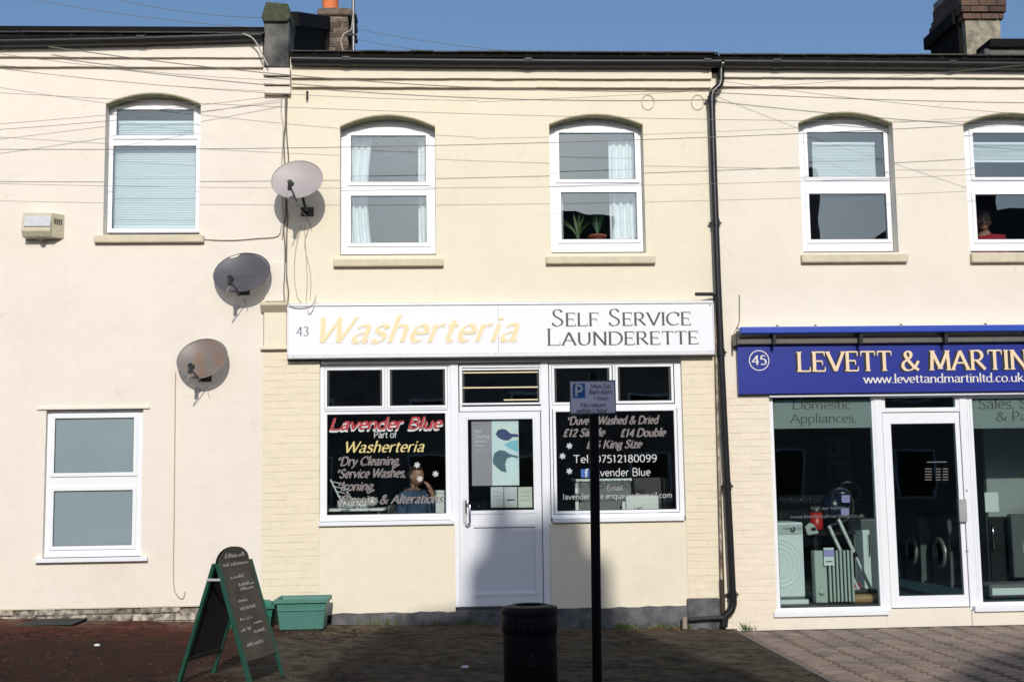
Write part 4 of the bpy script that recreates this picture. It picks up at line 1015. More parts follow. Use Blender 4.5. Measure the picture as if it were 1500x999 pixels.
# ------------------------------------------------------------------ window lettering inside the glass
LY = SF+0.0135
def decal(name, label, cat='lettering'):
    return thing(name, (0, LY, 1.2), label, cat)
wa = thing('window_lettering', at(565, 680, LY), 'red, yellow and grey vinyl lettering listing laundry services on the left launderette window', 'lettering')
q = MB(); tpx(q, 'Lavender Blue', 482, 649, 631, 614.5, LY-.0002, thick=0.16, hair=0.09, slant=0.3, nib=25, serif=.05, track=.03); obj('red_heading_shade', q, vin_white, wa)
q = MB(); tpx(q, 'Lavender Blue', 483, 649, 628, 612, LY-.0035, thick=0.15, hair=0.075, slant=0.3, nib=25, serif=.05, track=.03); obj('red_heading', q, vin_red, wa)
q = MB(); tpx(q, 'Part of', 548, 582, 641, 632, LY, thick=0.09, hair=0.08); obj('line', q, vin_white, wa)
q = MB(); tpx(q, 'Washerteria', 507, 622, 662, 646, LY, thick=0.12, hair=0.05, slant=0.3, nib=25, serif=.04, track=.04, fit_asc=.72); obj('yellow_line', q, vin_yellow, wa)
for tx, p in (('*Dry Cleaning,', (496, 613, 681, 669)), ('*Service Washes,', (495, 594, 699, 687)), ('*Ironing,', (496, 549, 718, 706)), ('*Repairs & Alterations', (497, 650, 737, 725))):
    q = MB(); tpx(q, tx, p[0], p[1] if 'Dry' not in tx else 586, p[2], p[3], LY-.0003, thick=0.16, hair=0.09, slant=0.32, nib=25, serif=.05, track=.03); obj('line_outline', q, vin_pink, wa)
    q = MB(); tpx(q, tx, p[0]+.6, (p[1] if 'Dry' not in tx else 586)-.6, p[2], p[3], LY-.0036, thick=0.07, hair=0.015, slant=0.32, nib=25, track=.03); obj('line_fill', q, vin_mid, wa)
def star(w_, px, py, r=4.5):
    c = at(px, py, LY); q = MB()
    for k in range(3):
        t = PI*k/3+.3; q2 = r/135; dx, dz = math.cos(t)*q2, math.sin(t)*q2; nx, nz = -math.sin(t)*.007, math.cos(t)*.007
        q.add([(c.x-dx-nx, LY-.001-k*.0003, c.z-dz-nz), (c.x+dx-nx, LY-.001-k*.0003, c.z+dz-nz), (c.x+dx+nx, LY-.001-k*.0003, c.z+dz+nz), (c.x-dx+nx, LY-.001-k*.0003, c.z-dz+nz)], [(0,1,2,3)])
    obj('star', q, vin_white, w_)
for p in ((611, 681), (638, 694), (615, 701)): star(wa, *p)
wb = thing('window_lettering', at(900, 670, LY), 'grey and white vinyl lettering with prices and telephone number on the right launderette window', 'lettering')
for tx, p in (('*Duvets Washed & Dried', (832, 966, 621, 610)), ('£12 Single', (825, 887, 639, 628)), ('£14 Double', (909, 976, 639, 628)), ('£16 King Size', (859, 941, 656, 645))):
    q = MB(); tpx(q, tx, *p, LY-.0003, thick=0.16, hair=0.09, slant=0.3, nib=25, serif=.05, track=.03); obj('line_outline', q, vin_pink, wb)
    q = MB(); tpx(q, tx, p[0]+.6, p[1]-.6, p[2], p[3], LY-.0036, thick=0.07, hair=0.015, slant=0.3, nib=25, track=.03); obj('line_fill', q, vin_mid, wb)
q = MB(); tpx(q, 'Tel: 07512180099', 840, 962, 677, 666, LY, thick=0.085, hair=0.075, track=.03); obj('line', q, vin_white, wb); q = MB(); tpx(q, 'Lavender Blue', 864, 953, 697, 686, LY, thick=0.085, hair=0.075, track=.03)
obj('line', q, vin_white, wb)
q = MB(); tpx(q, 'Email:', 889, 913, 718, 711, LY, thick=0.08, hair=0.07); obj('line', q, vin_pink, wb); q = MB(); tpx(q, 'lavenderblue.enquiries@gmail.com', 825, 984, 730, 722, LY, thick=0.08, hair=0.07, track=.03); obj('line', q, mat('thin_white_vinyl', (.5,.5,.5), .6), wb)
for p in ((834, 653), (824, 668), (834, 690)): star(wb, *p, r=4.5)
a = rc(851, 687, 863, 699, LY); boxo('blue_badge', (a[0], a[1], LY-.002, LY, a[2], a[3]), vin_blue, wb)
q = MB(); tpx(q, 'f', 857, 862, 699, 688, LY-.0025, thick=0.14, hair=0.12); obj('badge_letter', q, vin_white, wb)
# poster and notices in the door
PY = DY+0.034
a = rc(691, 615, 760, 711, PY)
po = thing('poster', ((a[0]+a[1])/2, PY, a[2]), 'grey and pale blue wet cleaning poster with two dark swooshes in the door glass', 'poster')
xs = a[0]+(a[1]-a[0])*.43
boxo('grey_column', (a[0], xs, PY, PY+.003, a[2], a[3]), mat('poster_mauve', (0.30, 0.27, 0.31), 0.5), po); boxo('picture', (xs, a[1], PY, PY+.003, a[2], a[3]), mat('poster_sky', (0.56, 0.70, 0.77), 0.5, col2=(0.68, 0.72, 0.68), vscale=3), po)
def blob(name, pts, m_, par_, y=PY-.0012):
    q = MB(); P = [at(px, py, PY) for px, py in pts]; q.add([(v.x, y, v.z) for v in P], [tuple(range(len(P)))]); o = obj(name, q, m_, par_); return o
blob('upper_swoosh', [(726, 636), (729, 630), (735, 628), (741, 629), (748, 635), (759, 636), (759, 640), (751, 640), (745, 645), (738, 645), (730, 641)][::-1], mat('swoosh_navy', (0.03, 0.045, 0.16), 0.5), po)
blob('lower_swoosh', [(722, 672), (724, 664), (731, 659), (739, 660), (747, 665), (759, 668), (759, 671), (750, 669), (743, 671), (740, 679), (742, 692), (734, 690), (727, 684), (722, 678)][::-1], mat('swoosh_teal', (0.07, 0.13, 0.18), 0.5), po)
blob('blue_band', [(738, 651), (748, 646), (759, 644), (759, 662), (748, 658)][::-1], mat('swoosh_pale', (0.22, 0.50, 0.60), 0.5), po, PY-.0008)
q = MB(); tpx(q, 'Wet', 694, 705, 634, 629, PY-.0005, thick=.1, hair=.08); obj('lettering', q, vin_white, po); q = MB(); tpx(q, 'Cleaning', 694, 717, 641.5, 636, PY-.0005, thick=.1, hair=.08); obj('lettering', q, vin_white, po); q = MB(); tpx(q, 'Service', 694, 713, 648, 643, PY-.0005, thick=.1, hair=.08)
b_ = rc(694, 652, 708, 653, PY); q.box(b_[0], b_[1], PY-.001, PY, b_[2], b_[3]); obj('lettering', q, vin_white, po)
q = MB()
for k in range(2):
    b_ = rc(694, 658+k*3, 716-k*4, 659+k*3, PY); q.box(b_[0], b_[1], PY-.001, PY, b_[2], b_[3])
for (p0, p1) in (((694, 700), (702, 691)), ((702, 691), (707, 697)), ((707, 697), (712, 691)), ((712, 691), (719, 700)), ((707, 697), (707, 709)), ((694, 700), (703, 709)), ((719, 700), (711, 709))):
    u_, v_ = at(*p0, PY), at(*p1, PY); q.tube([(u_.x, PY-.001, u_.z), (v_.x, PY-.001, v_.z)], 0.0022, 4)
obj('emblem', q, mat('poster_line', (0.42, 0.38, 0.42), 0.5), po)
for i, (px, lb) in enumerate((((719, 713, 738, 743), 'pale grey notice at the left under the poster in the door glass'), ((738.5, 713, 758, 743), 'pale grey notice in the middle of three under the door poster, with a dark dash'), ((759, 713, 780, 743), 'cream notice nearest the right edge of the door glass'))):
    a = rc(*px, PY); t = thing('notice', (a[0], PY, a[2]), lb, 'notice', 'notices in the launderette door')
    boxo('sheet', (a[0], a[1]-.003, PY, PY+.002, a[2], a[3]), mat('notice_%d' % i if False else ('notice_cream' if i == 2 else 'notice_grey'), (0.55, 0.56, 0.48) if i == 2 else (0.53, 0.54, 0.56), 0.7, var=.05), t)
    q = MB()
    for k in range(3 if i != 1 else 1):
        b_ = rc(px[0]+4, 720+k*6 if i != 1 else 731, px[2]-4, 720.8+k*6 if i != 1 else 733, PY); q.box(b_[0], b_[1], PY-.001, PY, b_[2], b_[3])
    obj('print_line', q, letter_dark if i == 1 else mat('faint_print', (0.3, 0.3, 0.28), .7), t)

# ------------------------------------------------------------------ appliance shopfront
AY = 0.06
afr = frame_slab(appl, 'shopfront_window', (1130, 578, 1287, 903), [(1134, 582, 1283, 893)], AY, 0.07)
def glaze2(w_, pts, Y, g, bead=0.03):
    x0, x1, z0, z1 = pts
    q = MB(); q.slab(x0-bead, x1+bead, z0-bead, z1+bead, [(x0, x1, z0, z1, 0)], Y-.008, Y+.045); obj('sash', q, upvc, w_, bevel=.005, seg=2)
    q = MB(); q.slab(x0-.002, x1+.002, z0-.002, z1+.002, [(x0+.008, x1-.008, z0+.008, z1-.008, 0)], Y+0.004, Y+0.014); obj('gasket', q, gasket, w_)
    boxo('pane', (x0, x1, Y+.016, Y+.024, z0, z1), g, w_)
ga = rc(1137, 582, 1286, 889, AY); glaze2(afr, ga, AY, g_shop2)
a = rc(1137, 894, 1299, 902, -0.0); boxo('sill', (a[0]-.03, a[1]+.02, -0.03, AY, a[2], a[3]), upvc, afr, bevel=.006)
# posts
q = MB()
for px in ((1287.5, 578, 1298, 893), (1412.5, 578, 1424, 893)):
    a = rc(*px, AY); q.box(a[0], a[1], AY-.012, AY+.08, a[2], a[3])
obj('door_post', q, upvc, appl, bevel=.008, seg=2)
PX0 = rc(1287.5, 578, 1298, 893, AY); PX1 = rc(1412.5, 578, 1424, 893, AY)
zt1 = at(1350, 578, AY).z; zt0 = at(1350, 603, AY).z
q = MB(); q.slab(PX0[1], PX1[0], zt0, zt1, [(PX0[1]+.04, PX1[0]-.04, at(1350, 597, AY).z, at(1350, 582, AY).z, 0)], AY, AY+.06)
tl = obj('toplight', q, upvc, appl, bevel=.005); boxo('pane', (PX0[1]+.035, PX1[0]-.035, AY+.02, AY+.026, at(1350, 598, AY).z, at(1350, 581, AY).z), g_shop2, tl)
dz0 = at(1355, 889, AY).z
gd = rc(1311, 620, 1406, 872, AY)
q = MB(); q.slab(PX0[1]+.006, PX1[0]-.006, dz0, zt0-.01, [(*gd, 0)], AY+.004, AY+.06)
ad = obj('door', q, upvc, appl, bevel=.006, seg=2)
boxo('pane', (gd[0]-.004, gd[1]+.004, AY+.024, AY+.03, gd[2]-.004, gd[3]+.004), g_shop2, ad)
q = MB(); q.slab(gd[0]-.002, gd[1]+.002, gd[2]-.002, gd[3]+.002, [(gd[0]+.008, gd[1]-.008, gd[2]+.008, gd[3]-.008, 0)], AY+0.012, AY+0.022); obj('gasket', q, gasket, ad)
a = rc(1402.5, 731, 1414, 764, AY); boxo('handle_plate', (a[0], a[1], AY-.045, AY-.03, a[2], a[3]), alu, ad, bevel=.003)
q = MB(); q.box((a[0]+a[1])/2-.01, (a[0]+a[1])/2+.01, AY-.032, AY+.006, a[2]+.08, a[3]-.08); obj('handle_stem', q, alu, ad)
q = MB(); c = at(1418, 718, AY); q.lathe([(0, -.02), (.012, -.018), (.014, 0)], c.x-.02, AY, c.z, 10, axis='y'); c = at(1419, 806, AY); q.lathe([(0, -.02), (.012, -.018), (.014, 0)], c.x-.02, AY, c.z, 10, axis='y'); obj('lock', q, alu, ad)
a2 = frame_slab(appl, 'shopfront_window', (1424.5, 578, 1700, 893), [(1428, 582, 1696, 886)], AY, 0.07)
gb = rc(1431, 581, 1693, 879, AY); glaze2(a2, gb, AY, g_shop2)
a = rc(1427, 884, 1702, 893, 0); boxo('sill', (a[0], a[1]+.02, -0.03, AY, a[2], a[3]), upvc, a2, bevel=.006)
# base under the shopfront
a = rc(1131, 903, 1300, 918); b0 = at(1131, 900).x
boxo('base_wall', (b0, at(1299, 900).x, 0.0, 0.3, -0.3, at(1210, 903).z), cream3, appl, bevel=.004)
boxo('base_wall', (at(1299, 900).x+.001, at(1424, 900).x, 0.012, 0.3, -0.3, dz0-.012), cream3, appl, bevel=.004)
boxo('base_wall', (at(1424, 900).x+.001, XR, 0.0, 0.3, -0.3, at(1500, 893).z-.002), cream3, appl, bevel=.004)
boxo('end_pier', (rc(1700, 578, 1705, 893, 0)[1], XR, 0.0, 0.25, -0.3, ZSR), cream3, appl)
# frosted bands and lettering
FY = AY+.026
for (px, txts, lab) in (((1137, 583, 1282, 627), (('Domestic', 1161, 1246, 599, 587), ('Appliances,', 1157, 1254, 619, 606)), 'frosted glass band reading Domestic Appliances across the top of the shop window'),
                        ((1423, 579, 1690, 626), (('Sales, Service', 1433, 1562, 598, 583), ('& Parts', 1459, 1529, 616, 603)), 'frosted glass band starting with Sales across the window right of the shop door')):
    a = rc(*px, FY)
    if px[0] == 1423: a = (gb[0]+.01, gb[1]-.01, a[2], gb[3]-.01)
    else: a = (ga[0]+.01, ga[1]-.01, a[2], ga[3]-.02)
    t = thing('frosted_band', (a[0], FY, a[2]), lab, 'window film', 'frosted bands in the right shop windows')
    boxo('film', (a[0], a[1], FY, FY+.002, a[2], a[3]), frost_band, t)
    for tx in txts: q = MB(); tpx(q, tx[0], tx[1], tx[2], tx[3], tx[4], FY-.001, thick=.085, hair=.035, serif=.055, nib=12); obj('lettering', q, letter_dark, t)
hrs = thing('opening_hours', at(1373, 690, AY), 'small white rows of opening hours print on the right shop door glass', 'lettering')
q = MB(); rr = random.Random(2)
for k, y in enumerate((676, 686, 690, 694, 698, 702)):
    segs = ((1357, 1386),) if k == 0 else ((1354, 1364), (1370, 1377), (1380, 1388))
    for s_ in segs:
        b_ = rc(s_[0]+1, y, s_[1]+1, y+1.2, AY+.02); q.box(b_[0], b_[1], AY+.0215, AY+.0225, b_[2], b_[3])
obj('print_row', q, mat('dull_white_print', (0.16, 0.16, 0.16), .6), hrs)
wu = thing('window_web_address', at(1220, 755, FY), 'faint white web address lettering across the right shop window pane', 'lettering')
q = MB(); tpx(q, 'www.levettandmartinltd.co.uk', 1157, 1266, 758, 753, FY-.001, thick=.1, hair=.06, serif=.04); obj('lettering', q, mat('thin_vinyl', (0.16, 0.16, 0.165), .6), wu); q = MB(); tpx(q, 'Visit our website', 1187, 1240, 746, 741, FY-.001, thick=.1, hair=.06); obj('lettering', q, mat('thin_vinyl', (0.16, 0.16, 0.165), .6), wu)
we = thing('window_small_print', at(1485, 745, FY), 'small white Established lettering on the window right of the shop door', 'lettering')
q = MB(); tpx(q, 'Established', 1466, 1512, 750, 744, FY-.001, thick=.1, hair=.06, serif=.04); obj('lettering', q, MATS['thin_vinyl'], we)

# blue fascia sign
BY = -0.07
a = rc(1081, 503, 1790, 574, BY); a = (a[0], a[1], at(1290, 575, BY).z, at(1290, 503, BY).z)
bs = thing('shop_sign', ((a[0]+a[1])/2, BY, a[2]), 'royal blue fascia sign numbered 45 with raised cream capitals', 'sign')
boxo('panel', (a[0], a[1], BY, -.001, a[2], a[3]), blue_sign, bs, bevel=.003)
boxo('bottom_trim', (at(1126, 575).x, a[1], -.03, .06, a[2]-.035, a[2]-.002), upvc, bs, bevel=.004)
q = MB(); tpx(q, 'LEVETT & MARTIN', 1164, 1503, 543, 515.5, BY-.001, thick=.155, hair=.06, serif=.11, nib=12, track=.05); obj('lettering_shade', q, letter_black, bs)
q = MB(); tpx(q, 'LEVETT & MARTIN', 1167, 1506, 542, 514.5, BY-.006, thick=.125, hair=.038, serif=.10, nib=12, track=.05); obj('lettering', q, letter_cream, bs)
q = MB(); tpx(q, 'www.levettandmartinltd.co.uk', 1264, 1500, 560, 548, BY-.001, thick=.105, hair=.04, serif=.075, nib=12); obj('web_address', q, letter_pale, bs); q = MB(); tpx(q, '45', 1101, 1123, 534, 521, BY-.001, thick=.11, hair=.05, serif=.05, nib=12, track=.03, fit_asc=.66); obj('house_number', q, letter_pale, bs); q = MB()
c = at(1112, 528, BY); n = 32
for k in range(n):
    t0, t1 = 2*PI*k/n, 2*PI*(k+1)/n; r1, r2 = .103, .113
    q.add([(c.x+r1*math.cos(t0), BY-.0012, c.z+r1*math.sin(t0)), (c.x+r2*math.cos(t0), BY-.0012, c.z+r2*math.sin(t0)), (c.x+r2*math.cos(t1), BY-.0012, c.z+r2*math.sin(t1)), (c.x+r1*math.cos(t1), BY-.0012, c.z+r1*math.sin(t1))], [(0,1,2,3)])
obj('number_ring', q, letter_pale, bs)
# retracted awning
aw = thing('awning', at(1290, 490, -0.15), 'retracted blue awning box with grey roller above the blue shop sign', 'awning')
z1, z0 = at(1290, 477.5, -.2).z, at(1290, 487.5, -.2).z; xa0, xa1 = at(1084, 483, -.2).x, at(1790, 483, -.2).x
boxo('front_bar', (xa0, xa1, -.23, -.15, z0, z1), blue_bar, aw, bevel=.012, seg=3)
boxo('white_edge', (xa0, xa1, -.148, -.06, z1-.014, z1+.012), upvc, aw)
zr1, zr0 = at(1290, 490, -.12).z, at(1290, 503, -.12).z; xr0 = at(1078, 496, -.12).x
q = MB(); q.box(xr0, xa1, -.125, -.035, zr0+.002, zr1-.012); obj('roller', q, grey_bar, aw, bevel=.012, seg=2)
boxo('backing', (xr0+.01, xa1, -.03, -.004, zr0, z1-.02), cream3, aw)
for px in (1132, 1258, 1382, 1507, 1632):
    x = at(px, 496, -.12).x; boxo('bracket', (x-.018, x+.018, -.2, -.005, zr0-.012, z0+.012), black_pl, aw, bevel=.004)
boxo('end_plate', (xr0-.02, xr0-.002, -.2, -.003, zr0-.01, z0+.01), black_pl, aw)
q = MB()
for px in (1084, 1200, 1326, 1450, 1580):
    c = at(px-60 if px > 1084 else px, 477, -.1); q.box(c.x+.40, c.x+.42, -.12, -.09, z1+.01, z1+.03)
obj('stud', q, black_pl, aw)

# ------------------------------------------------------------------ pipes
def spipe(name, pts, r, material, parent, n=12):
    P = []
    for p in smooth3(pts): P.append(p)
    q = MB(); q.tube(P, r, n); return obj(name, q, material, parent)
def smooth3(p, k=4):
    p = [Vector(v) for v in p]; out = []; n = len(p)
    for i in range(n-1):
        a, b, c, d = p[max(i-1,0)], p[i], p[i+1], p[min(i+2,n-1)]
        for j in range(k):
            t = j/k; out.append(0.5*((2*b)+(c-a)*t+(2*a-5*b+4*c-d)*t*t+(3*b-a-3*c+d)*t**3))
    out.append(p[-1]); return out
PP = -0.085
dp = thing('drainpipe', at(1072, 900, PP), 'tall black drainpipe with bent neck between launderette and blue sign', 'drainpipe')
q = MB(); q.tube([at(1056, 98, PP), at(1056, 118, PP), at(1054, 126, PP), at(1044, 135, PP), at(1042, 145, PP), at(1043, 165, PP)], 0.040, 14); obj('swan_neck', q, black_pipe, dp)
dpts = [at(1042.5, 150, PP), at(1046, 260, PP), at(1051, 400, PP), at(1057, 540, PP), at(1063, 660, PP), at(1070, 800, PP), at(1073.5, 872, PP)]
q = MB(); q.tube(dpts, 0.037, 14); obj('pipe', q, black_pipe, dp)
q = MB(); q.tube([at(1073.5, 866, PP), at(1074, 884, PP), at(1071, 894, PP), at(1062, 902, PP), at(1060, 918, PP)], 0.042, 14); obj('shoe', q, black_pipe, dp)
for py, px in ((146, 1042.4), (326, 1048.5), (516, 1056), (712, 1065.5), (871, 1073.5)):
    c = at(px, py, PP); q = MB(); q.tube([c+Vector((0, 0, -.035)), c+Vector((0, 0, .035))], 0.045, 14); q.box(c.x-.07, c.x+.07, -.055, -.035, c.z-.012, c.z+.012); q.box(c.x-.02, c.x+.02, -.05, -.001, c.z-.012, c.z+.012); obj('collar', q, black_pipe, dp)
wp = thing('waste_pipe', at(1056, 890, -.04), 'thin rust flaked white pipe standing just left of the black drainpipe foot', 'pipe')
q = MB(); q.tube([at(1048, 436, -.05), at(1050, 560, -.05), at(1054, 720, -.05), at(1057, 850, -.05)], 0.014, 8); obj('pipe', q, rust_pipe, wp)
q = MB(); q.tube([at(1057, 848, -.05), at(1059, 900, -.05)], 0.02, 8); obj('rusted_foot', q, mat('dark_rust', (0.07, 0.045, 0.035), .9, var=.4, vscale=30), wp)
lo = thing('low_drain_pipe', at(1030, 907, -.1), 'short dark pipe lying along the plinth below the launderette right pier', 'pipe')
q = MB(); q.tube([at(1060, 904, -.1), at(1035, 905, -.1), at(1009, 907, -.1)], 0.022, 8); obj('pipe', q, iron, lo)
q = MB(); c = at(1003, 912, -.12); q.tube([c+Vector((0, 0, -.06)), c+Vector((0, 0, .06))], .028, 8); obj('stub', q, mat('pale_stub', (.3, .26, .2), .9), lo)
ov = thing('overflow_pipe', at(1035, 432, -.1), 'short dark overflow bracket sticking out above the right end of the white sign', 'pipe')
q = MB(); q.tube([at(1019, 431, -.16), at(1044, 431, -.1), at(1047, 434, -.06), at(1048, 446, -.03)], 0.02, 8); obj('pipe', q, iron, ov)

# ------------------------------------------------------------------ satellite dishes
def dish(px, py, off, face, rx, rz, material, label, bracket, arm_drop, lnb=.22):
    c = at(px, py, -off); f = Vector(face).normalized(); rgt = f.cross(Vector((0, 0, 1))).normalized()*-1; upv = rgt.cross(f)*-1
    if upv.z < 0: upv = -upv
    t = thing('satellite_dish', (c.x, 0, c.z-.4), label, 'satellite dish', 'satellite dishes on the party wall')
    q = MB(); nr, na = 7, 36; vs = [c-f*0.0]; fs = []
    dep = 0.055
    vs = []
    for i in range(nr+1):
        k = i/nr
        for j in range(na):
            a_ = 2*PI*j/na; vs.append(c+rgt*(rx*k*math.cos(a_))+upv*(rz*k*math.sin(a_))+f*(dep*(k*k-1)))
    for i in range(nr):
        for j in range(na): fs.append((i*na+j, i*na+(j+1)%na, (i+1)*na+(j+1)%na, (i+1)*na+j))
    q.add(vs, fs, True); obj('reflector', q, material, t)
    rim = [c+rgt*(rx*math.cos(2*PI*j/36))+upv*(rz*math.sin(2*PI*j/36)) for j in range(37)]
    q = MB(); q.tube(rim, .006, 6, caps=False); obj('rim', q, mat(material.name+'_rim', tuple(material.node_tree.nodes['Principled BSDF'].inputs['Base Color'].default_value)[:3], .5), t)
    b0 = c-upv*rz*.98-f*.01
    lp_ = c+f*lnb*1.25-upv*rz*arm_drop
    q = MB(); q.tube([b0-f*.06, b0+f*.02, lp_], .011, 8); obj('arm', q, black_pl, t)
    q = MB(); q.tube([lp_+Vector((0, -.01, -.05)), lp_-f*.02+Vector((0, 0, .03))], .022, 10); q.tube([lp_-f*.0+Vector((0, 0, .035)), lp_-f*.06+Vector((0, 0, .045))], [.026, .034], 12); obj('receiver_head', q, black_pl, t)
    bx = at(*bracket, -.02); bv = Vector((bx.x, 0, bx.z))
    q = MB(); q.box(bv.x-.07, bv.x+.07, -.012, -.0005, bv.z-.05, bv.z+.05); obj('wall_plate', q, black_pl, t, bevel=.004)
    q = MB(); bk = c-f*.07
    q.tube([(bv.x, -.01, bv.z), (bv.x, -off*.45, bv.z), (c.x*.5+bv.x*.5, -off*.6, c.z-.12), bk], .017, 8)
    q.tube([bk-rgt*.1, bk+rgt*.1], .014, 6); obj('bracket', q, galv if 'rust' in material.name else black_pl, t)
    q = MB(); q.tube(smooth3([lp_+Vector((0, 0, -.06)), lp_+Vector((-.03, .04, -.15)), Vector((c.x+.02, -off*.5, c.z-.30)), Vector((bv.x+.02, -.03, bv.z-.10)), Vector((bv.x+.05, -.012, bv.z-.22))]), .0045, 5)
    obj('cable', q, cable_pale, t)
    return t
dish(435, 263, .40, (-.12, -1, .36), .275, .235, dish_grey, 'pinkish grey satellite dish highest of three, beside the first arched window', (450, 310), 1.0, .2)
dish(354, 399, .13, (-.18, -1, .55), .31, .262, dish_dark, 'dark slate satellite dish, middle one of three on the wall', (356, 425), 1.15, .2)
dish(296, 525, .12, (-.18, -1, .5), .275, .245, dish_rust, 'grey satellite dish with rust patches, lowest of three on the left wall', (300, 552), 1.1, .19)

# ------------------------------------------------------------------ flood light
a = rc(34, 312, 90, 348, -.1)
fo = thing('floodlight', ((a[0]+a[1])/2, 0, a[2]), 'beige wall floodlight with ribbed lens on the left house wall', 'floodlight')
q = MB(); q.add([(a[0], -.16, a[2]+.06), (a[1]-.10, -.16, a[2]+.06), (a[1]-.10, -.11, a[3]), (a[0], -.11, a[3]), (a[0], -.12, a[2]), (a[1]-.10, -.12, a[2]), (a[1], -.0, a[3]+.0), (a[0]-.0, 0, a[3]), (a[1], 0, a[2]), (a[0], 0, a[2])],
      [(0,1,2,3), (4,5,1,0), (1,5,8,6,2), (3,2,6,7), (4,0,3,7,9), (5,4,9,8)]); obj('housing', q, beige_box, fo, bevel=.006)
g1 = rc(36, 316, 74, 332, -.14); q = MB(); q.add([(g1[0], -.163, g1[2]), (g1[1], -.163, g1[2]), (g1[1], -.122, g1[3]), (g1[0], -.122, g1[3])], [(0,1,2,3)]); obj('lens', q, lamp_glass, fo)
q = MB()
for k in range(4): q.box(a[1]-.075+k*.016, a[1]-.067+k*.016, -.1+k*.02, -.06+k*.02, a[3]-.12, a[3]-.06)
obj('vent', q, gasket, fo)
c = at(60, 346, -.1); q = MB(); q.lathe([(0, -.05), (.022, -.045), (.034, -.02), (.036, 0), (.028, .02), (0, .03)], c.x, -.1, c.z, 14); q.tube([(c.x-.05, -.07, c.z+.0), (c.x+.05, -.09, c.z+.0)], .012, 6); obj('sensor', q, mat('sensor_grey', (.18, .16, .14), .4), fo)

# ------------------------------------------------------------------ cables
def cable(pts, r=.0055, m_=cable_m, label='', group='overhead cables across the front', name='overhead_cable', cat='cable', k=6):
    q = MB(); q.tube(smooth3(pts, k), r*(.66 if name == 'overhead_cable' else 1), 6); o = obj(name, q, m_); props(o, label, cat, group); return o
def span(p0, p1, Y0, Y1, sag=0.03, **kw):
    a, b = at(*p0, Y0), at(*p1, Y1); pts = []
    for i in range(9):
        t = i/8; v = a.lerp(b, t); v.z -= sag*4*t*(1-t); pts.append(v)
    return cable(pts, k=2, **kw)
span((40, -2), (388, 42), 2.5, .2, .05, label='thin cable in the sky left of the black parapet, lower of two')
span((165, -2), (386, 27), 2.5, .2, .05, label='thin cable in the sky left of the black parapet, upper of two')
span((522, 43), (800, 80), 3.9, 1.2, .04, label='thin cable from the aerial pole over the launderette roof, upper of two')
span((522, 58), (700, 80), 3.9, 1.2, .04, label='thin cable from the aerial pole over the launderette roof, lower of two')
span((72, 69), (1042, 134), -.18, -.12, .15, r=.008, label='thickest dark cable running just under the launderette eaves')
span((1046, 136), (1800, 151), -.12, -.5, .05, r=.007, label='dark cable running under the right shop eaves from the drainpipe')
span((-40, 96), (700, 148), -.25, -.5, .08, r=.004, label='thin cable crossing from the left eaves to above the first arched window')
span((-60, 70), (400, 118), -.2, -.15, .05, r=.004, label='thin cable just below the left gutter ending at the corbel')
span((-60, 133), (1560, 178), -.6, -.7, .10, r=.004, label='long thin cable passing the tops of all arched windows')
span((-60, 194), (412, 150), -.35, -.06, .03, r=.0045, label='thin cable rising from the left edge to the party line')
span((-60, 186), (412, 140), -.22, -.06, .03, r=.004, label='thin cable rising to the party line just above its neighbour')
span((700, 150), (1560, 90), -.5, -.7, .05, r=.0035, label='thin cable rising towards the right eaves over the second arched window')
span((1050, 118), (1560, 172), -.2, -1.2, .04, r=.004, label='thin cable falling from the drainpipe neck to the far right window')
span((-60, 219), (1560, 176), -.45, -.5, .10, r=.006, label='long cable crossing the upper panes of all first floor windows')
span((-60, 268), (1560, 250), -.25, -.25, .12, r=.0035, label='long thin cable crossing at the transoms of the first floor windows')
def wall_cable(pxs, r=.006, m_=cable_pale, label='', Y=-.012, name='wall_cable'):
    return cable([at(px, py, Y) for px, py in pxs], r, m_, label, 'cables fixed to the walls', name, 'cable', k=3)
wall_cable([(292, 341), (296, 349), (304, 351), (340, 352), (380, 349), (407, 346), (412, 330)], .0055, label='pale cable running from the upper left sill to the party line')
wall_cable([(257, 545), (256, 640), (255, 760), (254, 850), (260, 872), (268, 876), (271, 866)], .0055, label='pale vertical cable on the left wall curling up above the pavement')
rr = random.Random(4)
for j, (x, ys, ye, m_, lb) in enumerate(((421, 98, 446, cable_dirty, 'dirty cable along the party line, nearest the launderette wall'), (417, 138, 446, cable_dirty, 'frayed dirty cable along the party line beneath the corbel'), (413, 140, 350, cable_pale, 'pale cable leaning away from the party line below the corbel'))):
    pts = []; y = ys
    while y < ye: pts.append((x+rr.uniform(-1.8, 1.8), y)); y += 22
    pts.append((x, ye)); wall_cable(pts, .008 if j < 2 else .005, m_, lb, Y=-.014-j*.004)
wall_cable([(441, 330), (434, 360), (431, 400), (436, 436), (446, 447)], .0042, label='loose cable loop hanging left below the highest dish')
wall_cable([(446, 330), (448, 370), (450, 410), (448, 446)], .0042, label='loose cable hanging straight below the highest dish')
wall_cable([(452, 335), (446, 360), (455, 400), (454, 440)], .0042, label='loose cable hanging right below the highest dish')
wall_cable([(420, 440), (428, 450), (445, 451), (458, 446), (463, 432), (459, 452), (453, 460), (450, 450)], .0042, label='tangled cable end at the top left corner of the white sign', Y=-.115)
for cx, lb in ((949, 'small cable coil beside the top right of the second arched window'), (1022, 'small cable coil left of the drainpipe neck')):
    pts = [(cx+9*math.cos(t), 150+11*math.sin(t)) for t in [k*PI/5 for k in range(11)]]; wall_cable(pts, .0028, cable_pale, lb)
hk = thing('wall_hook', at(450, 140, -.02), 'small rusty hook on the wall right of the corbel', 'hook'); c = at(450, 140, -.02)
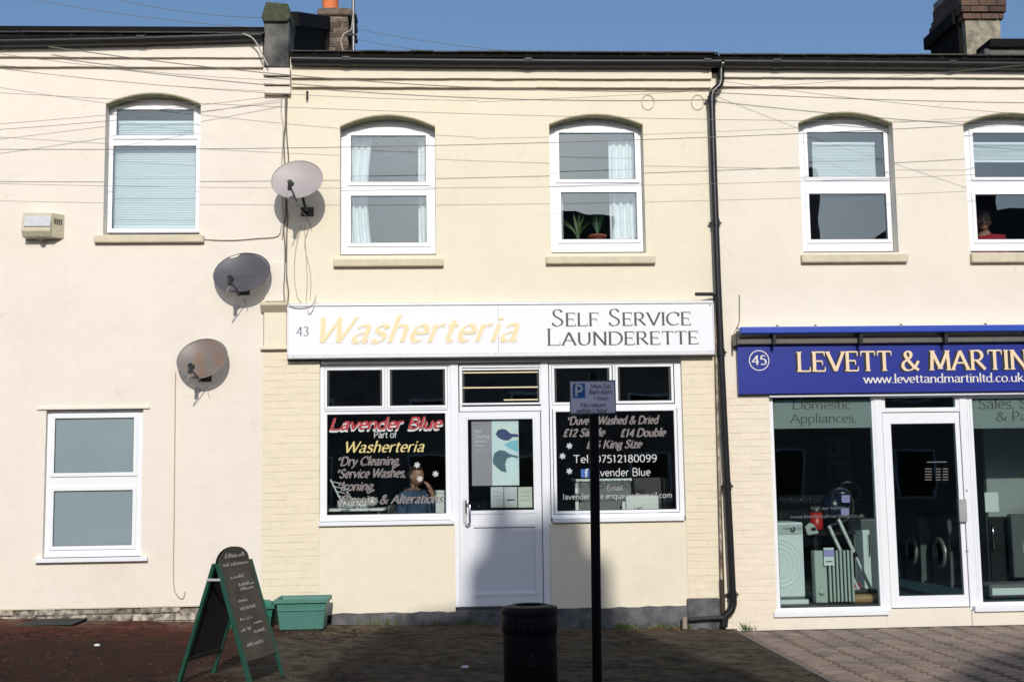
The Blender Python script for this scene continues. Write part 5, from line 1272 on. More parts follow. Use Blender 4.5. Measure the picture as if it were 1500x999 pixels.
q = MB(); q.tube([(c.x, -.002, c.z+.03), (c.x, -.05, c.z+.03), (c.x, -.05, c.z-.05)], .009, 6); q.box(c.x-.012, c.x+.012, -.02, -.0005, c.z-.04, c.z+.05); obj('hook_body', q, iron, hk)
wall_cable([(1083, 432), (1083, 470), (1079, 480), (1076, 492), (1079, 503)], .005, cable_dirty, 'dark cable dropping to the left end of the awning')
# fallen ends at the left gutter
wall_cable([(356, 50), (368, 55), (376, 64), (384, 80), (392, 96)], .009, mat('pale_lead', (.4, .38, .34), .7), 'pale cable looping from the left gutter down to the corbel', Y=-.2)

# ------------------------------------------------------------------ curtains, blinds and things at the windows
def curtain(x0, x1, z0, z1, y, label, folds=5, taper=0.0):
    q = MB(); n = folds*8; m_ = 10; vs = []; fs = []
    for j in range(m_+1):
        t = j/m_; xa = x0; xb = x1-(x1-x0)*taper*math.sin(PI*t)*.5
        for i in range(n+1):
            s_ = i/n; vs.append((xa+(xb-xa)*s_, y+.03*math.sin(s_*folds*2*PI+math.sin(t*3))*(.6+.4*t), z1+(z0-z1)*t))
    for j in range(m_):
        for i in range(n): a_ = j*(n+1)+i; fs.append((a_, a_+n+1, a_+n+2, a_+1))
    q.add(vs, fs, True); o = obj('curtain', q, curtain_m); props(o, label, 'curtain', 'white net curtains'); return o
CY = .32
a = rc(508, 205, 545, 372, CY); curtain(a[0]-.03, a[1], a[2], a[3], CY, 'white curtain at the left side of the first launderette bedroom window', 4, .3)
a = rc(613, 205, 640, 372, CY); curtain(a[0], a[1]+.03, a[2], a[3], CY, 'white curtain at the right side of the first launderette bedroom window', 3)
a = rc(893, 205, 930, 372, CY); curtain(a[0], a[1]+.03, a[2], a[3], CY, 'white curtain right of the potted plants in the second arched window', 4)
a = rc(808, 290, 828, 372, CY); curtain(a[0]-.02, a[1]-.02, a[2], a[3], CY, 'narrow white curtain left of the potted plants in the second arched window', 2)
c = at(575, 210, .9); q = MB(); q.lathe([(.05, .12), (.12, .10), (.2, 0.0), (.24, -.13), (.26, -.20)], c.x, .9, c.z-.03, 24)
ls = thing('ceiling_lamp', (c.x, .9, c.z), 'pale dome lamp shade hanging inside the first launderette bedroom window', 'lamp'); obj('lamp_shade', q, lamp_m, ls)
q = MB(); q.tube([(c.x, .9, c.z+.09), (c.x, .9, Z_EAVE_M)], .008, 6); obj('flex', q, lamp_m, ls)
def blind(px, y, label, n=40, tilt=.35):
    x0, x1, z0, z1 = rc(*px, y); t = thing('venetian_blind', ((x0+x1)/2, y, z0), label, 'blind')
    q = MB(); h = (z1-z0)/n
    for k in range(n):
        z = z0+h*(k+.5); q.add([(x0, y-.006, z-h*.55), (x1, y-.006, z-h*.55), (x1, y+.005, z+h*.50), (x0, y+.005, z+h*.50)], [(0,1,2,3)])
    props(obj('slats', q, blind_m, t), kind='stuff'); boxo('head_rail', (x0, x1, y-.02, y+.02, z1, z1+.03), blind_m, t); boxo('bottom_rail', (x0, x1, y-.012, y+.012, z0-.02, z0), blind_m, t)
a = blind((162, 182, 292, 332), .25, 'white venetian blind lowered inside the upper window of the left house', 60)
blind((1190, 213, 1282, 262), .30, 'white venetian blind half lowered in the right shop building first window', 22)
blind((1425, 213, 1570, 236), .30, 'white venetian blind partly lowered in the window above the person in red', 12)
# window ledge boards so plants rest on something
def ledge(px0, px1, py, parent):
    x0, x1 = at(px0, py, .2).x, at(px1, py, .2).x; z = at((px0+px1)/2, py, .2).z
    boxo('window_board', (x0, x1, REV+.065, .46, z-.03, z), upvc, parent); return z
zb = ledge(806, 944, 356, laund); ledge(498, 638, 361, laund); ledge(1173, 1312, 357, appl); ledge(1416, 1556, 357, appl)
def blade_plant(name, cx, cy, cz, n, L, wd, m_, label, pot_r, pot_m, spread=1.0, pot_h=.11):
    t = thing(name, (cx, cy, cz), label, 'plant'); rr = random.Random(n)
    q = MB(); q.lathe([(0, 0), (pot_r*.75, 0), (pot_r, pot_h*.8), (pot_r*1.1, pot_h*.8), (pot_r*1.1, pot_h), (pot_r*.9, pot_h), (pot_r*.88, pot_h*.85), (0, pot_h*.85)], cx, cy, cz, 18); obj('pot', q, pot_m, t)
    q = MB(); q.lathe([(0, pot_h*.87), (pot_r*.88, pot_h*.87)], cx, cy, cz, 14); obj('soil', q, soil, t)
    for k in range(n):
        az = rr.uniform(0, 2*PI); le = L*rr.uniform(.7, 1.1); lean = rr.uniform(.15, .75)*spread
        q = MB(); L_ = []; dx, dy = math.cos(az), math.sin(az)*.45
        for i in range(6):
            s_ = i/5; out = lean*le*(s_**1.6); h = le*(s_-.28*lean*s_*s_*spread); ww = wd*(1-s_**2)*.5+.0008
            L_.append(((cx+dx*out-dy*ww*1.2, cy+dy*out+dx*ww*.3, cz+pot_h*.85+h), (cx+dx*(out+.001)+ww*(1 if abs(dx) < .8 else .5), cy+dy*out-ww*.3, cz+pot_h*.85+h+ww*.5)))
        for i in range(5): q.add([L_[i][0], L_[i][1], L_[i+1][1], L_[i+1][0]], [(0,1,2,3)], True)
        obj('leaf', q, m_, t)
c = at(846, 352, .30); blade_plant('spider_plant', c.x, .28, zb, 26, .33, .028, leaf_m, 'pale green arching spider plant at the left in the second arched window', .07, black_pl, 1.1, .05)
c = at(875, 352, .30); blade_plant('aloe_plant', c.x, .28, zb, 20, .27, .02, leaf_d, 'spiky dark green plant in terracotta pot in the second arched window', .095, mat('terracotta_pot', (.38, .09, .04), .8), .7, .1)

# ------------------------------------------------------------------ people
def skin_obj(name, nodes, edges, material, parent, origin, sub=2, M=None):
    me = bpy.data.meshes.new(name); vs = [Vector(n[:3]) for n in nodes]
    if M: vs = [M @ v for v in vs]
    me.from_pydata([v-origin for v in vs], edges, []); me.materials.append(material)
    o = bpy.data.objects.new(name, me); C.objects.link(o)
    o.parent = parent; o.location = origin-wloc(parent); WLD[o.name] = origin.copy()
    md = o.modifiers.new('skin', 'SKIN'); md.use_smooth_shade = True
    layer = me.skin_vertices[0] if me.skin_vertices else None
    if layer is None:
        bm = bmesh.new(); bm.from_mesh(me); bm.verts.layers.skin.verify(); bm.to_mesh(me); bm.free(); layer = me.skin_vertices[0]
    for i, n in enumerate(nodes):
        r = n[3]; layer.data[i].radius = (r, n[4] if len(n) > 4 else r); layer.data[i].use_root = (i == 0)
    s_ = o.modifiers.new('sub', 'SUBSURF'); s_.levels = sub; s_.render_levels = sub
    return o
def ell(q, c, r, n=20, m_=14, fn=None):
    vs = []; fs = []
    for j in range(m_+1):
        th = PI*j/m_
        for i in range(n):
            ph = 2*PI*i/n; d = Vector((math.sin(th)*math.cos(ph), math.sin(th)*math.sin(ph), math.cos(th)))
            v = Vector((d.x*r[0], d.y*r[1], d.z*r[2]))
            if fn: v = fn(v, d)
            vs.append(Vector(c)+v)
    for j in range(m_):
        for i in range(n): fs.append((j*n+i, (j+1)*n+i, (j+1)*n+(i+1)%n, j*n+(i+1)%n))
    q.add(vs, fs, True)
def person(loc, rotz, label, jacket, trousers, hair, raised=True, glasses=False, seat=.46, slim=1.0):
    "seated figure; local frame faces -y, z up from the floor"
    t = thing('person', loc, label, 'person'); M = Matrix.Translation(loc) @ Matrix.Rotation(rotz, 4, 'Z'); O = Vector(loc)
    s = slim; Hp = seat+.09
    # one continuous body: hips, spine, neck, head, arms with hands, legs
    nodes = [(0, 0, Hp, .14*s, .11), (0, .0, Hp+.16, .13*s, .10), (0, .0, Hp+.32, .155*s, .11), (0, .01, Hp+.44, .12*s, .09), (0, .0, Hp+.52, .055, .055), (0, -.01, Hp+.58, .053, .055)]
    edges = [(0,1), (1,2), (2,3), (3,4), (4,5)]
    def chain(start, pts):
        k = start
        for p in pts: nodes.append(p); edges.append((k, len(nodes)-1)); k = len(nodes)-1
        return k
    for sx in (-1, 1):
        if sx == 1 and raised:
            w_ = chain(3, [(sx*.19*s, 0, Hp+.43, .062), (sx*.25*s, -.10, Hp+.20, .046), (sx*.20, -.20, Hp+.17, .042), (sx*.11, -.20, Hp+.42, .030), (sx*.085, -.18, Hp+.50, .033)])
            base = Vector((sx*.085, -.18, Hp+.50)); fd = Vector((-.25, .35, 1)).normalized(); side = Vector((1, .2, 0)).normalized()
        else:
            w_ = chain(3, [(sx*.19*s, 0, Hp+.43, .062), (sx*.24*s, -.05, Hp+.18, .046), (sx*.18, -.24, Hp+.10, .032), (sx*.12, -.33, Hp+.12, .034)])
            base = Vector((sx*.12, -.33, Hp+.12)); fd = Vector((-sx*.6, -.8, -.1)).normalized(); side = Vector((.7, -.3, .4)).normalized()
        for k, (o_, ln) in enumerate(((-.030, .068), (-.010, .078), (.010, .075), (.029, .060))):
            a_ = base+side*o_+fd*.035; b_ = a_+fd*ln*.55+Vector((0, .008, -.004)); c_ = b_+fd*ln*.4+Vector((0, .022, -.006))
            chain(w_, [(*a_, .0095), (*b_, .0085), (*c_, .007)])
        a_ = base-side*.035*sx; chain(w_, [(*(a_+fd*.012), .011), (*(a_-side*.012*sx+fd*.045), .009)])
        chain(0, [(sx*.09, -.05, Hp-.01, .085), (sx*.12, -.42, Hp-.01, .062), (sx*.12, -.44, .12, .042), (sx*.12, -.46, .05, .04), (sx*.12, -.58, .035, .034)])
    body = skin_obj('body', nodes, edges, skin_m, t, O, 1, M)
    hc = Vector((0, -.045, Hp+.655))
    def face(v, d):
        v = v.copy()
        if d.y < 0:
            v.y *= .92
            if abs(d.x) < .22 and -.35 < d.z < .12: v.y -= .020*(1-abs(d.x)/.22)*(1-abs(d.z+.22)/.35 if d.z > -.57 else 0)   # nose
            if .1 < d.z < .26: v.y -= .004                                                                                    # brow
            if abs(d.x) > .15 and abs(d.x) < .5 and -.02 < d.z < .12: v.y += .006                                            # sockets
            if d.z < -.6: v.y -= .008
        if d.z < -.3: v.x *= 1-.28*(-d.z-.3)
        return v
    q = MB(M); ell(q, hc, (.077, .098, .115), 28, 22, face)
    for sx in (-1, 1): ell(q, hc+Vector((sx*.078, .01, -.01)), (.012, .02, .032), 10, 8)
    obj('head', q, skin_m, t)
    q = MB(M)
    for sx in (-1, 1): ell(q, hc+Vector((sx*.031, -.083, .008)), (.011, .009, .009), 10, 8)
    obj('eye', q, mat('eye_dark', (.03, .02, .02), .2), t)
    q = MB(M); ell(q, hc+Vector((0, -.088, -.055)), (.024, .008, .007), 12, 8); obj('mouth', q, mat('lips', (.28, .09, .08), .5), t)
    def hr(v, d):
        v = v.copy()
        if d.y < -.02 and d.z < .55: return v*.80
        if d.z < -.35: return v*.82
        return v*(1+.03*math.sin(d.x*17)*math.cos(d.z*13))
    q = MB(M); ell(q, hc+Vector((0, .008, .012)), (.087, .107, .122), 28, 20, hr); obj('hair', q, hair, t)
    if glasses:
        q = MB(M)
        for sx in (-1, 1):
            cc = hc+Vector((sx*.034, -.106, .006)); q.tube([cc+Vector((.026*math.cos(k*PI/6), 0, .02*math.sin(k*PI/6))) for k in range(13)], .003, 5, caps=False); q.tube([cc+Vector((sx*.026, 0, 0)), hc+Vector((sx*.08, .0, .01))], .0025, 5)
        q.tube([hc+Vector((-.01, -.106, .008)), hc+Vector((.01, -.106, .008))], .003, 5); obj('glasses', q, chrome, t)
    # clothing
    jn = [(0, 0, Hp-.02, .165*s, .135), (0, .0, Hp+.16, .155*s, .125), (0, .0, Hp+.32, .175*s, .13), (0, .01, Hp+.44, .14*s, .11), (0, .01, Hp+.50, .075, .075)]
    je = [(0,1), (1,2), (2,3), (3,4)]
    def jch(start, pts):
        k = start
        for p in pts: jn.append(p); je.append((k, len(jn)-1)); k = len(jn)-1
    for sx in (-1, 1):
        if sx == 1 and raised: jch(3, [(sx*.19*s, 0, Hp+.43, .08), (sx*.25*s, -.10, Hp+.20, .066), (sx*.20, -.20, Hp+.17, .062), (sx*.105, -.20, Hp+.43, .044)])
        else: jch(3, [(sx*.19*s, 0, Hp+.43, .08), (sx*.24*s, -.05, Hp+.18, .066), (sx*.19, -.21, Hp+.11, .052)])
    skin_obj('jacket', jn, je, jacket, t, O, 2, M)
    q = MB(M)
    for sx in (-1, 1): q.add([(sx*.012, -.128, Hp+.36), (sx*.075, -.085, Hp+.51), (sx*.105, -.06, Hp+.47), (sx*.07, -.135, Hp+.38)], [(0,1,2,3)])
    obj('collar', q, jacket, t)
    tn = [(0, 0, Hp-.02, .17*s, .14)]; te = []
    for sx in (-1, 1):
        k = 0
        for p in ((sx*.09, -.06, Hp-.01, .10), (sx*.12, -.42, Hp-.01, .078), (sx*.12, -.44, .30, .062), (sx*.12, -.45, .12, .06)): tn.append(p); te.append((k, len(tn)-1)); k = len(tn)-1
    skin_obj('trousers', tn, te, trousers, t, O, 2, M)
    for sx in (-1, 1):
        q = MB(M); ell(q, Vector((sx*.12, -.53, .045)), (.05, .13, .045), 14, 10); obj('shoe', q, black_pl, t)
    return t
def chair(loc, rotz, seat, label):
    M = Matrix.Translation(loc) @ Matrix.Rotation(rotz, 4, 'Z'); t = thing('chair', loc, label, 'chair')
    q = MB(M); q.box(-.22, .22, -.22, .22, seat-.05, seat); obj('seat', q, appl_grey, t, bevel=.02)
    q = MB(M); q.box(-.2, .2, .20, .23, seat+.12, seat+.42); obj('backrest', q, appl_grey, t, bevel=.01)
    for sx in (-1, 1):
        for sy in (-1, 1): q = MB(M); q.tube([(sx*.19, sy*.19, 0), (sx*.19, sy*.19, seat-.05 if sy < 0 else seat+.4)], .012, 8); obj('leg', q, chrome, t)
# man in the launderette: head centre wanted at px (606, 694)
MY = .95
hp = at(606, 697, MY); seat = hp.z-.655-.09-zfl
chair((hp.x, MY, zfl), R(50), seat, 'grey chair hidden under the seated man in the launderette')
person((hp.x, MY, zfl), R(50), 'seated man in blue jacket, hand at his face, behind the left launderette window', jacket_m, jeans_m, hair_m, True, seat=seat, slim=1.05)
hp = at(1441, 326, .75); zf_ = ZF1-.1; seat = hp.z-.655-.09-zf_
chair((hp.x, .75, zf_), R(-50), seat, 'grey chair behind the first floor window at the far right')
person((hp.x, .75, zf_), R(-28), 'person in a red top and glasses behind the first floor window at the far right', red_top, jeans_m, hair_g, False, glasses=True, seat=seat, slim=.95)

# ------------------------------------------------------------------ launderette contents
def washer(name, x0, x1, y0, y1, z0, z1, body_m, label, group, face='y', door_m=None, rings=True, cat='washing machine', blank=False):
    t = thing(name, ((x0+x1)/2, (y0+y1)/2, z0), label, cat, group)
    boxo('body', (x0, x1, y0, y1, z0+.02, z1), body_m, t, bevel=.015, seg=2)
    if face == 'y':
        cx, cz = (x0+x1)/2, z0+(z1-z0)*.47; r = (x1-x0)*.30
        if not blank:
            q = MB(); q.lathe([(r*1.12, 0), (r*1.1, -.02), (r*.98, -.035), (r*.8, -.03), (r*.78, -.01)], cx, y0, cz, 28, axis='y'); obj('door', q, door_m or chrome, t)
            q = MB(); q.lathe([(r*.8, -.012), (r*.5, -.02), (0, -.026)], cx, y0, cz, 24, axis='y'); obj('porthole', q, g_dark, t)
        else:
            for kk in (.65, .95, 1.25, 1.5):
                q = MB(); q.lathe([(r*kk*1.04, .002), (r*kk*1.02, -.006), (r*kk*.96, -.006), (r*kk*.94, .002)], cx, y0, cz, 32, axis='y'); obj('embossed_ring', q, body_m, t)
        boxo('control_panel', (x0+.01, x1-.01, y0-.008, y0+.01, z1-.13, z1-.02), mat('panel_grey', (.45, .47, .48), .4) if body_m == appl_white else body_m, t)
        q = MB(); q.lathe([(.028, 0), (.028, -.02), (0, -.022)], x1-.12, y0-.008, z1-.075, 14, axis='y'); obj('dial', q, chrome, t)
        boxo('kickboard', (x0+.01, x1-.01, y0+.01, y0+.03, z0, z0+.08), appl_grey, t)
    else:
        cy, cz = (y0+y1)/2, z0+(z1-z0)*.47; r = (y1-y0)*.30
        q = MB(); q.lathe([(r*1.12, 0), (r*1.1, -.02), (r*.98, -.035), (r*.8, -.03), (r*.78, -.01)], x0, cy, cz, 28, axis='x'); obj('door', q, door_m or chrome, t)
        q = MB(); q.lathe([(r*.8, -.012), (r*.5, -.02), (0, -.026)], x0, cy, cz, 24, axis='x'); obj('porthole', q, g_dark, t)
        boxo('control_panel', (x0-.008, x0+.01, y0+.01, y1-.01, z1-.13, z1-.02), appl_dim, t)
        boxo('kickboard', (x0-.004, x0+.03, y0+.01, y1-.01, z0, z0+.09), appl_dim, t)
    return t
# white folding table with ironing press at the left
ty = .55; ta = rc(481, 737, 560, 752, ty)
tb = thing('folding_table', (ta[0], ty, zfl), 'pale table behind the lower left of the launderette window', 'table')
zt_ = at(560, 744, .4).z
boxo('tabletop', (at(481, 740, ty).x-.1, at(566, 740, ty).x, .36, .9, zt_-.03, zt_), appl_white, tb, bevel=.005)
for xx in (at(481, 740, ty).x-.05, at(560, 740, ty).x-.03):
    for yy in (.40, .85): q = MB(); q.tube([(xx, yy, zfl), (xx, yy, zt_-.03)], .015, 8); obj('leg', q, galv, tb)
cr = thing('clothes_rack', at(500, 740, .5), 'white folding clothes airer leaning at the left of the launderette window', 'clothes airer')
q = MB(); bx = at(484, 702, .5)
for dx in (0, .14):
    q.tube([(bx.x+dx, .50, bx.z-dx*.5), (bx.x+dx+.16, .50, zt_)], .010, 6)
obj('frame', q, appl_white, cr)
for k in range(6):
    q = MB(); t_ = k/6; q.tube([(bx.x+.16*t_, .495, bx.z-.33*t_-.02), (bx.x+.16*t_+.15, .62, bx.z-.33*t_-.06)], .007, 6); obj('rail', q, appl_white, cr)
sh = thing('laundry_pile', at(535, 740, .6), 'crumpled white laundry on the table behind the launderette window', 'laundry')
rr = random.Random(11)
for k in range(4):
    q = MB(); ex = at(503+k*14, 740, .6).x; zz = zt_+.03+rr.uniform(0, .05)
    ell(q, (ex, .6+rr.uniform(-.05, .05), zz), (.07, .09, .045+rr.uniform(0, .03)), 16, 10, lambda v, d: v*(1+.12*math.sin(9*d.x+3*k)*math.cos(8*d.z+k))); obj('folded_cloth', q, paper, sh)
sb_ = rc(638, 722, 654, 752, .5); sbx = thing('white_box', (sb_[0], .5, sb_[2]), 'white box at the lower right corner of the left launderette window', 'box')
boxo('carton', (sb_[0], sb_[1]+.1, .45, .75, sb_[2]-.05, sb_[3]), paper, sbx, bevel=.01); boxo('lid', (sb_[0]-.008, sb_[1]+.108, .442, .758, sb_[3], sb_[3]+.03), paper, sbx)
shb = thing('shelf_unit', (sb_[0], .6, zfl), 'low grey bench carrying the white box behind the launderette window', 'bench'); boxo('top', (sb_[0]-.1, sb_[1]+.12, .42, .8, sb_[2]-.09, sb_[2]-.052), appl_grey, shb); boxo('base', (sb_[0]-.06, sb_[1]+.08, .46, .76, zfl, sb_[2]-.092), appl_grey, shb)
gsx = rc(-20, 0, 0, 0, 0)
# washers along the back wall of the launderette
wz = zfl; x = at(500, 700, 3.2).x
w0 = washer('washing_machine', x, x+.62, 3.2, 3.9, wz, wz+1.05, appl_dim, 'dark grey washing machine at the back of the launderette, farthest left', 'machines along the launderette back wall')
for k, lb in ((1, 'second from the left'), (2, 'third from the left'), (3, 'behind the door glass'), (4, 'second from the right'), (5, 'farthest right')):
    copy_thing(w0, w0.location+Vector((.66*k, 0, 0)), 'dark grey washing machine at the back of the launderette, '+lb)
# cabinet and boxes in the right window
a = rc(845, 701, 925, 752, .6)
cb = thing('cabinet', ((a[0]+a[1])/2, .7, a[2]), 'grey metal cabinet with pale edge behind the right launderette window', 'cabinet')
boxo('carcass', (a[0], a[1], .6, 1.1, zfl, a[3]-.03), appl_grey, cb, bevel=.01); boxo('top_edge', (a[0]-.01, a[1]+.01, .585, 1.12, a[3]-.03, a[3]), appl_white, cb, bevel=.005); boxo('side_edge', (a[0]-.02, a[0]+.015, .58, .6, zfl, a[3]-.04), appl_white, cb)
a = rc(926, 699, 985, 752, .8); cb2 = thing('cabinet', (a[0], .9, zfl), 'plain dark grey cupboard right of the pale edged cabinet in the launderette', 'cabinet'); boxo('carcass', (a[0]+.02, a[1], .8, 1.3, zfl, a[3]), mat('charcoal', (.045, .045, .045), .6), cb2, bevel=.01); boxo('door', (a[0]+.04, a[1]-.03, .785, .799, zfl+.05, a[3]-.04), MATS['charcoal'], cb2)
a = rc(917, 726, 965, 752, .42); lb_ = thing('paper_stack', ((a[0]+a[1])/2, .45, a[2]), 'white card box lettered ue low in the right launderette window', 'box')
boxo('carton', (a[0], a[1], .42, .56, a[2]-.1, a[3]), paper, lb_, bevel=.008); q = MB(); tpx(q, 'ue', 929, 941, 746, 741, .418, thick=.1, hair=.07); obj('lettering', q, letter_grey, lb_)
boxo('flap', (a[0]-.04, a[0]-.005, .43, .5, a[2]-.1, a[3]-.06), paper, lb_)
boxo('shelf', (at(812, 750, .4).x, at(990, 750, .4).x, .30, .58, a[2]-.14, a[2]-.102), appl_grey, laund)

# ------------------------------------------------------------------ appliance shop contents
F = zfl2
boxo('display_floor', (ga[0]-.2, at(1293, 880, .3).x+.05, .14, 1.0, F-.1, F+.02), dark_floor, appl)
a = rc(1137, 765, 1178, 876, .35); 
boxo('display_plinth', (a[0]-.3, a[1]+.02, .30, .95, F+.02, at(1160, 878, .32).z), appl_white, appl, bevel=.005)
wz0 = at(1160, 877, .32).z
washer('washing_machine', a[1]-.58, a[1], .35, .9, wz0, a[3], appl_white, 'white washing machine with embossed rings at the left of the appliance shop window', None, blank=True)
# oil radiator
RY = .28; a = rc(1190, 806, 1250, 885, RY)
rd = thing('oil_radiator', ((a[0]+a[1])/2, RY, F), 'pale grey oil filled radiator with a lilac ticket in the appliance shop window', 'radiator')
xw = a[0]+(a[1]-a[0])*.36
boxo('control_box', (a[0]+.02, xw-.01, RY-.04, RY+.1, a[2]+.02, a[3]), rad_m, rd, bevel=.012, seg=2)
q = MB(); q.lathe([(.03, 0), (.03, -.02), (0, -.022)], (a[0]+xw)/2, RY-.04, a[2]+.14, 16, axis='y'); obj('dial', q, rad_m, rd)
for k in range(7):
    x = xw+(a[1]-xw)*k/7; q = MB(); q.box(x+.006, x+(a[1]-xw)/7-.010, RY-.06, RY+.12, a[2]+.03, a[3]-.002); obj('fin', q, rad_m, rd, bevel=.008, seg=2)
q = MB(); q.box(xw, a[1]-.02, RY-.02, RY+.08, a[2]+.06, a[2]+.10); q.box(xw, a[1]-.02, RY-.02, RY+.08, a[3]-.09, a[3]-.04); obj('cross_tube', q, mat('radiator_gap', (.06, .065, .06), .6), rd)
for x in (a[0]+.06, a[1]-.06): boxo('foot', (x-.02, x+.02, RY-.12, RY+.18, F+.02, a[2]+.03), black_pl, rd)
b_ = rc(1207, 802, 1222, 828, RY-.08); boxo('ticket', (b_[0], b_[1], RY-.072, RY-.069, b_[2], b_[3]), paper, rd); boxo('ticket_band', (b_[0], b_[1], RY-.075, RY-.0725, (b_[2]+b_[3])/2, b_[3]-.02), lilac, rd)
q = MB(); tpx(q, 'Sale', 1209, 1220, 819.5, 815.5, RY-.0722, thick=.1, hair=.08) if False else q.box(b_[0]+.02, b_[1]-.02, RY-.0735, RY-.0722, b_[2]+.035, b_[2]+.05); obj('ticket_print', q, letter_grey, rd)
# wooden turntable stand + chrome vacuum tubes
c = at(1258, 872, .62); ds = thing('display_stand', (c.x, .62, F), 'round wooden display stand under the vacuum cleaner heads', 'stand'); q = MB(); q.lathe([(0, 0), (.33, 0), (.34, .02), (.34, .07), (.32, .085), (0, .085)], c.x, .62, F+.02, 32); obj('disc', q, wood_disc, ds)
zd = F+.105
def vac(top, foot, Y, body_m, label, body_px, Yb=.75, tickets=()):
    t = thing('vacuum_cleaner', at(*foot, Y), label, 'vacuum cleaner')
    u_, v_ = at(*top, Y+.1), at(*foot, Y); v_.z = zd+.03
    q = MB(); q.tube([v_, v_.lerp(u_, .5)], .018, 10); obj('lower_tube', q, mat('brushed_tube', (.62, .63, .64), .45, .35), t); q = MB(); q.tube([v_.lerp(u_, .48), u_], .022, 10); obj('upper_tube', q, MATS['brushed_tube'], t)
    q = MB(); q.tube([v_.lerp(u_, .46), v_.lerp(u_, .53)], .026, 10); obj('tube_lock', q, black_pl, t)
    q = MB(); q.box(v_.x-.11, v_.x+.13, v_.y-.07, v_.y+.06, zd, zd+.045); obj('floor_head', q, black_pl, t, bevel=.015, seg=2)
    q = MB(); q.tube([v_, v_+Vector((0, .0, -.01))], .024, 8); obj('swivel', q, black_pl, t)
    b0, b1 = at(*body_px[0], Yb), at(*body_px[1], Yb); cx, cz = (b0.x+b1.x)/2, (b0.z+b1.z)/2; rr_ = abs(b1.x-b0.x)/2; hh = abs(b1.z-b0.z)/2
    q = MB(); ell(q, (cx, Yb, cz), (rr_, .15, hh), 24, 14, lambda v, d: Vector((v.x, v.y, max(-hh*.8, v.z)))); obj('canister', q, body_m, t)
    for sx in (-1, 1): q = MB(); q.lathe([(0, -.02), (hh*.55, -.018), (hh*.6, 0), (hh*.55, .018), (0, .02)], cx+sx*rr_*.82, Yb+.02, cz-hh*.3, 18, axis='x'); obj('wheel', q, black_pl, t)
    hs = smooth3([Vector((cx-.05, Yb-.12, cz+hh*.6)), Vector((cx-.02, Yb-.2, cz+hh+.04)), Vector((cx+.12, Yb-.2, cz+hh+.02)), Vector((cx+.19, Yb-.15, cz-.02)), Vector((cx+.12, Yb-.12, cz-hh*.9)), u_], 5)
    q = MB(); q.tube(hs, .015, 10); obj('hose', q, mat('grey_hose', (.04, .04, .045), .35), t)
    for tk in tickets:
        b_ = rc(*tk, Yb-.2); boxo('ticket', (b_[0], b_[1], Yb-.2, Yb-.197, b_[2], b_[3]), lilac, t)
    return t
vac((1214, 770), (1258, 862), .5, navy, 'navy vacuum cleaner with two lilac tickets and leaning chrome tube', ((1202, 722), (1238, 762)), .8, ((1233, 725, 1245, 736), (1232, 744, 1244, 755)))
vac((1228, 760), (1276, 858), .55, navy, 'dark vacuum cleaner whose chrome tube leans nearest the window post', ((1213, 712), (1250, 735)), 1.0)
pd = rc(1186, 777, 1246, 900, .9); pdo = thing('display_table', ((pd[0]+pd[1])/2, .95, F), 'black display table carrying the vacuum cleaners in the appliance shop window', 'table')
boxo('tabletop', (pd[0], pd[1], .66, 1.25, pd[3]-.04, pd[3]), appl_dark, pdo); 
for xx in (pd[0]+.03, pd[1]-.03): boxo('leg', (xx-.02, xx+.02, .72, .76, F, pd[3]-.04), appl_dark, pdo)
c0 = rc(1187, 742, 1206, 776, .72)
rv = thing('red_vacuum_cleaner', ((c0[0]+c0[1])/2, .72, c0[2]), 'red drum vacuum cleaner with black lid on the display table', 'vacuum cleaner')
q = MB(); r_ = (c0[1]-c0[0])/2; q.lathe([(0, 0), (r_, 0), (r_*1.02, .05), (r_*.95, c0[3]-c0[2]-.06), (0, c0[3]-c0[2]-.06)], (c0[0]+c0[1])/2, .75, c0[2], 22); obj('drum', q, red_pl, rv)
q = MB(); q.lathe([(r_*1.02, 0), (r_*1.02, .03), (r_*.6, .08), (0, .09)], (c0[0]+c0[1])/2, .75, c0[3]-.06, 22); obj('lid', q, black_pl, rv)
a = rc(1183, 765, 1200, 784, .55); q = MB(); q.prism([(a[0], a[2]), (a[1], a[2]+.02), (a[1]-.05, a[3]-.03), (a[0]+.03, a[3]), (a[0]-.03, a[3]-.05)], .55, .58)
tgx = thing('spare_nozzle', (a[0], .55, a[2]), 'pale grey vacuum nozzle hanging in front of the red vacuum cleaner', 'nozzle'); obj('shell', q, rad_m, tgx, bevel=.01); q = MB(); ell(q, ((a[0]+a[1])/2, .545, (a[2]+a[3])/2), (.03, .012, .022), 12, 8); obj('port', q, black_pl, tgx)
# small red cartons
c0 = rc(1246, 848, 1256, 862, .6); rb_ = thing('red_carton', (c0[0], .6, c0[2]), 'small red carton on the wooden stand beside the vacuum heads', 'box'); boxo('carton', (c0[0], c0[1], .5, .6, zd, zd+.11), red_pl, rb_, bevel=.004); boxo('label', (c0[0]+.01, c0[1]-.01, .496, .4995, zd+.03, zd+.06), paper, rb_)
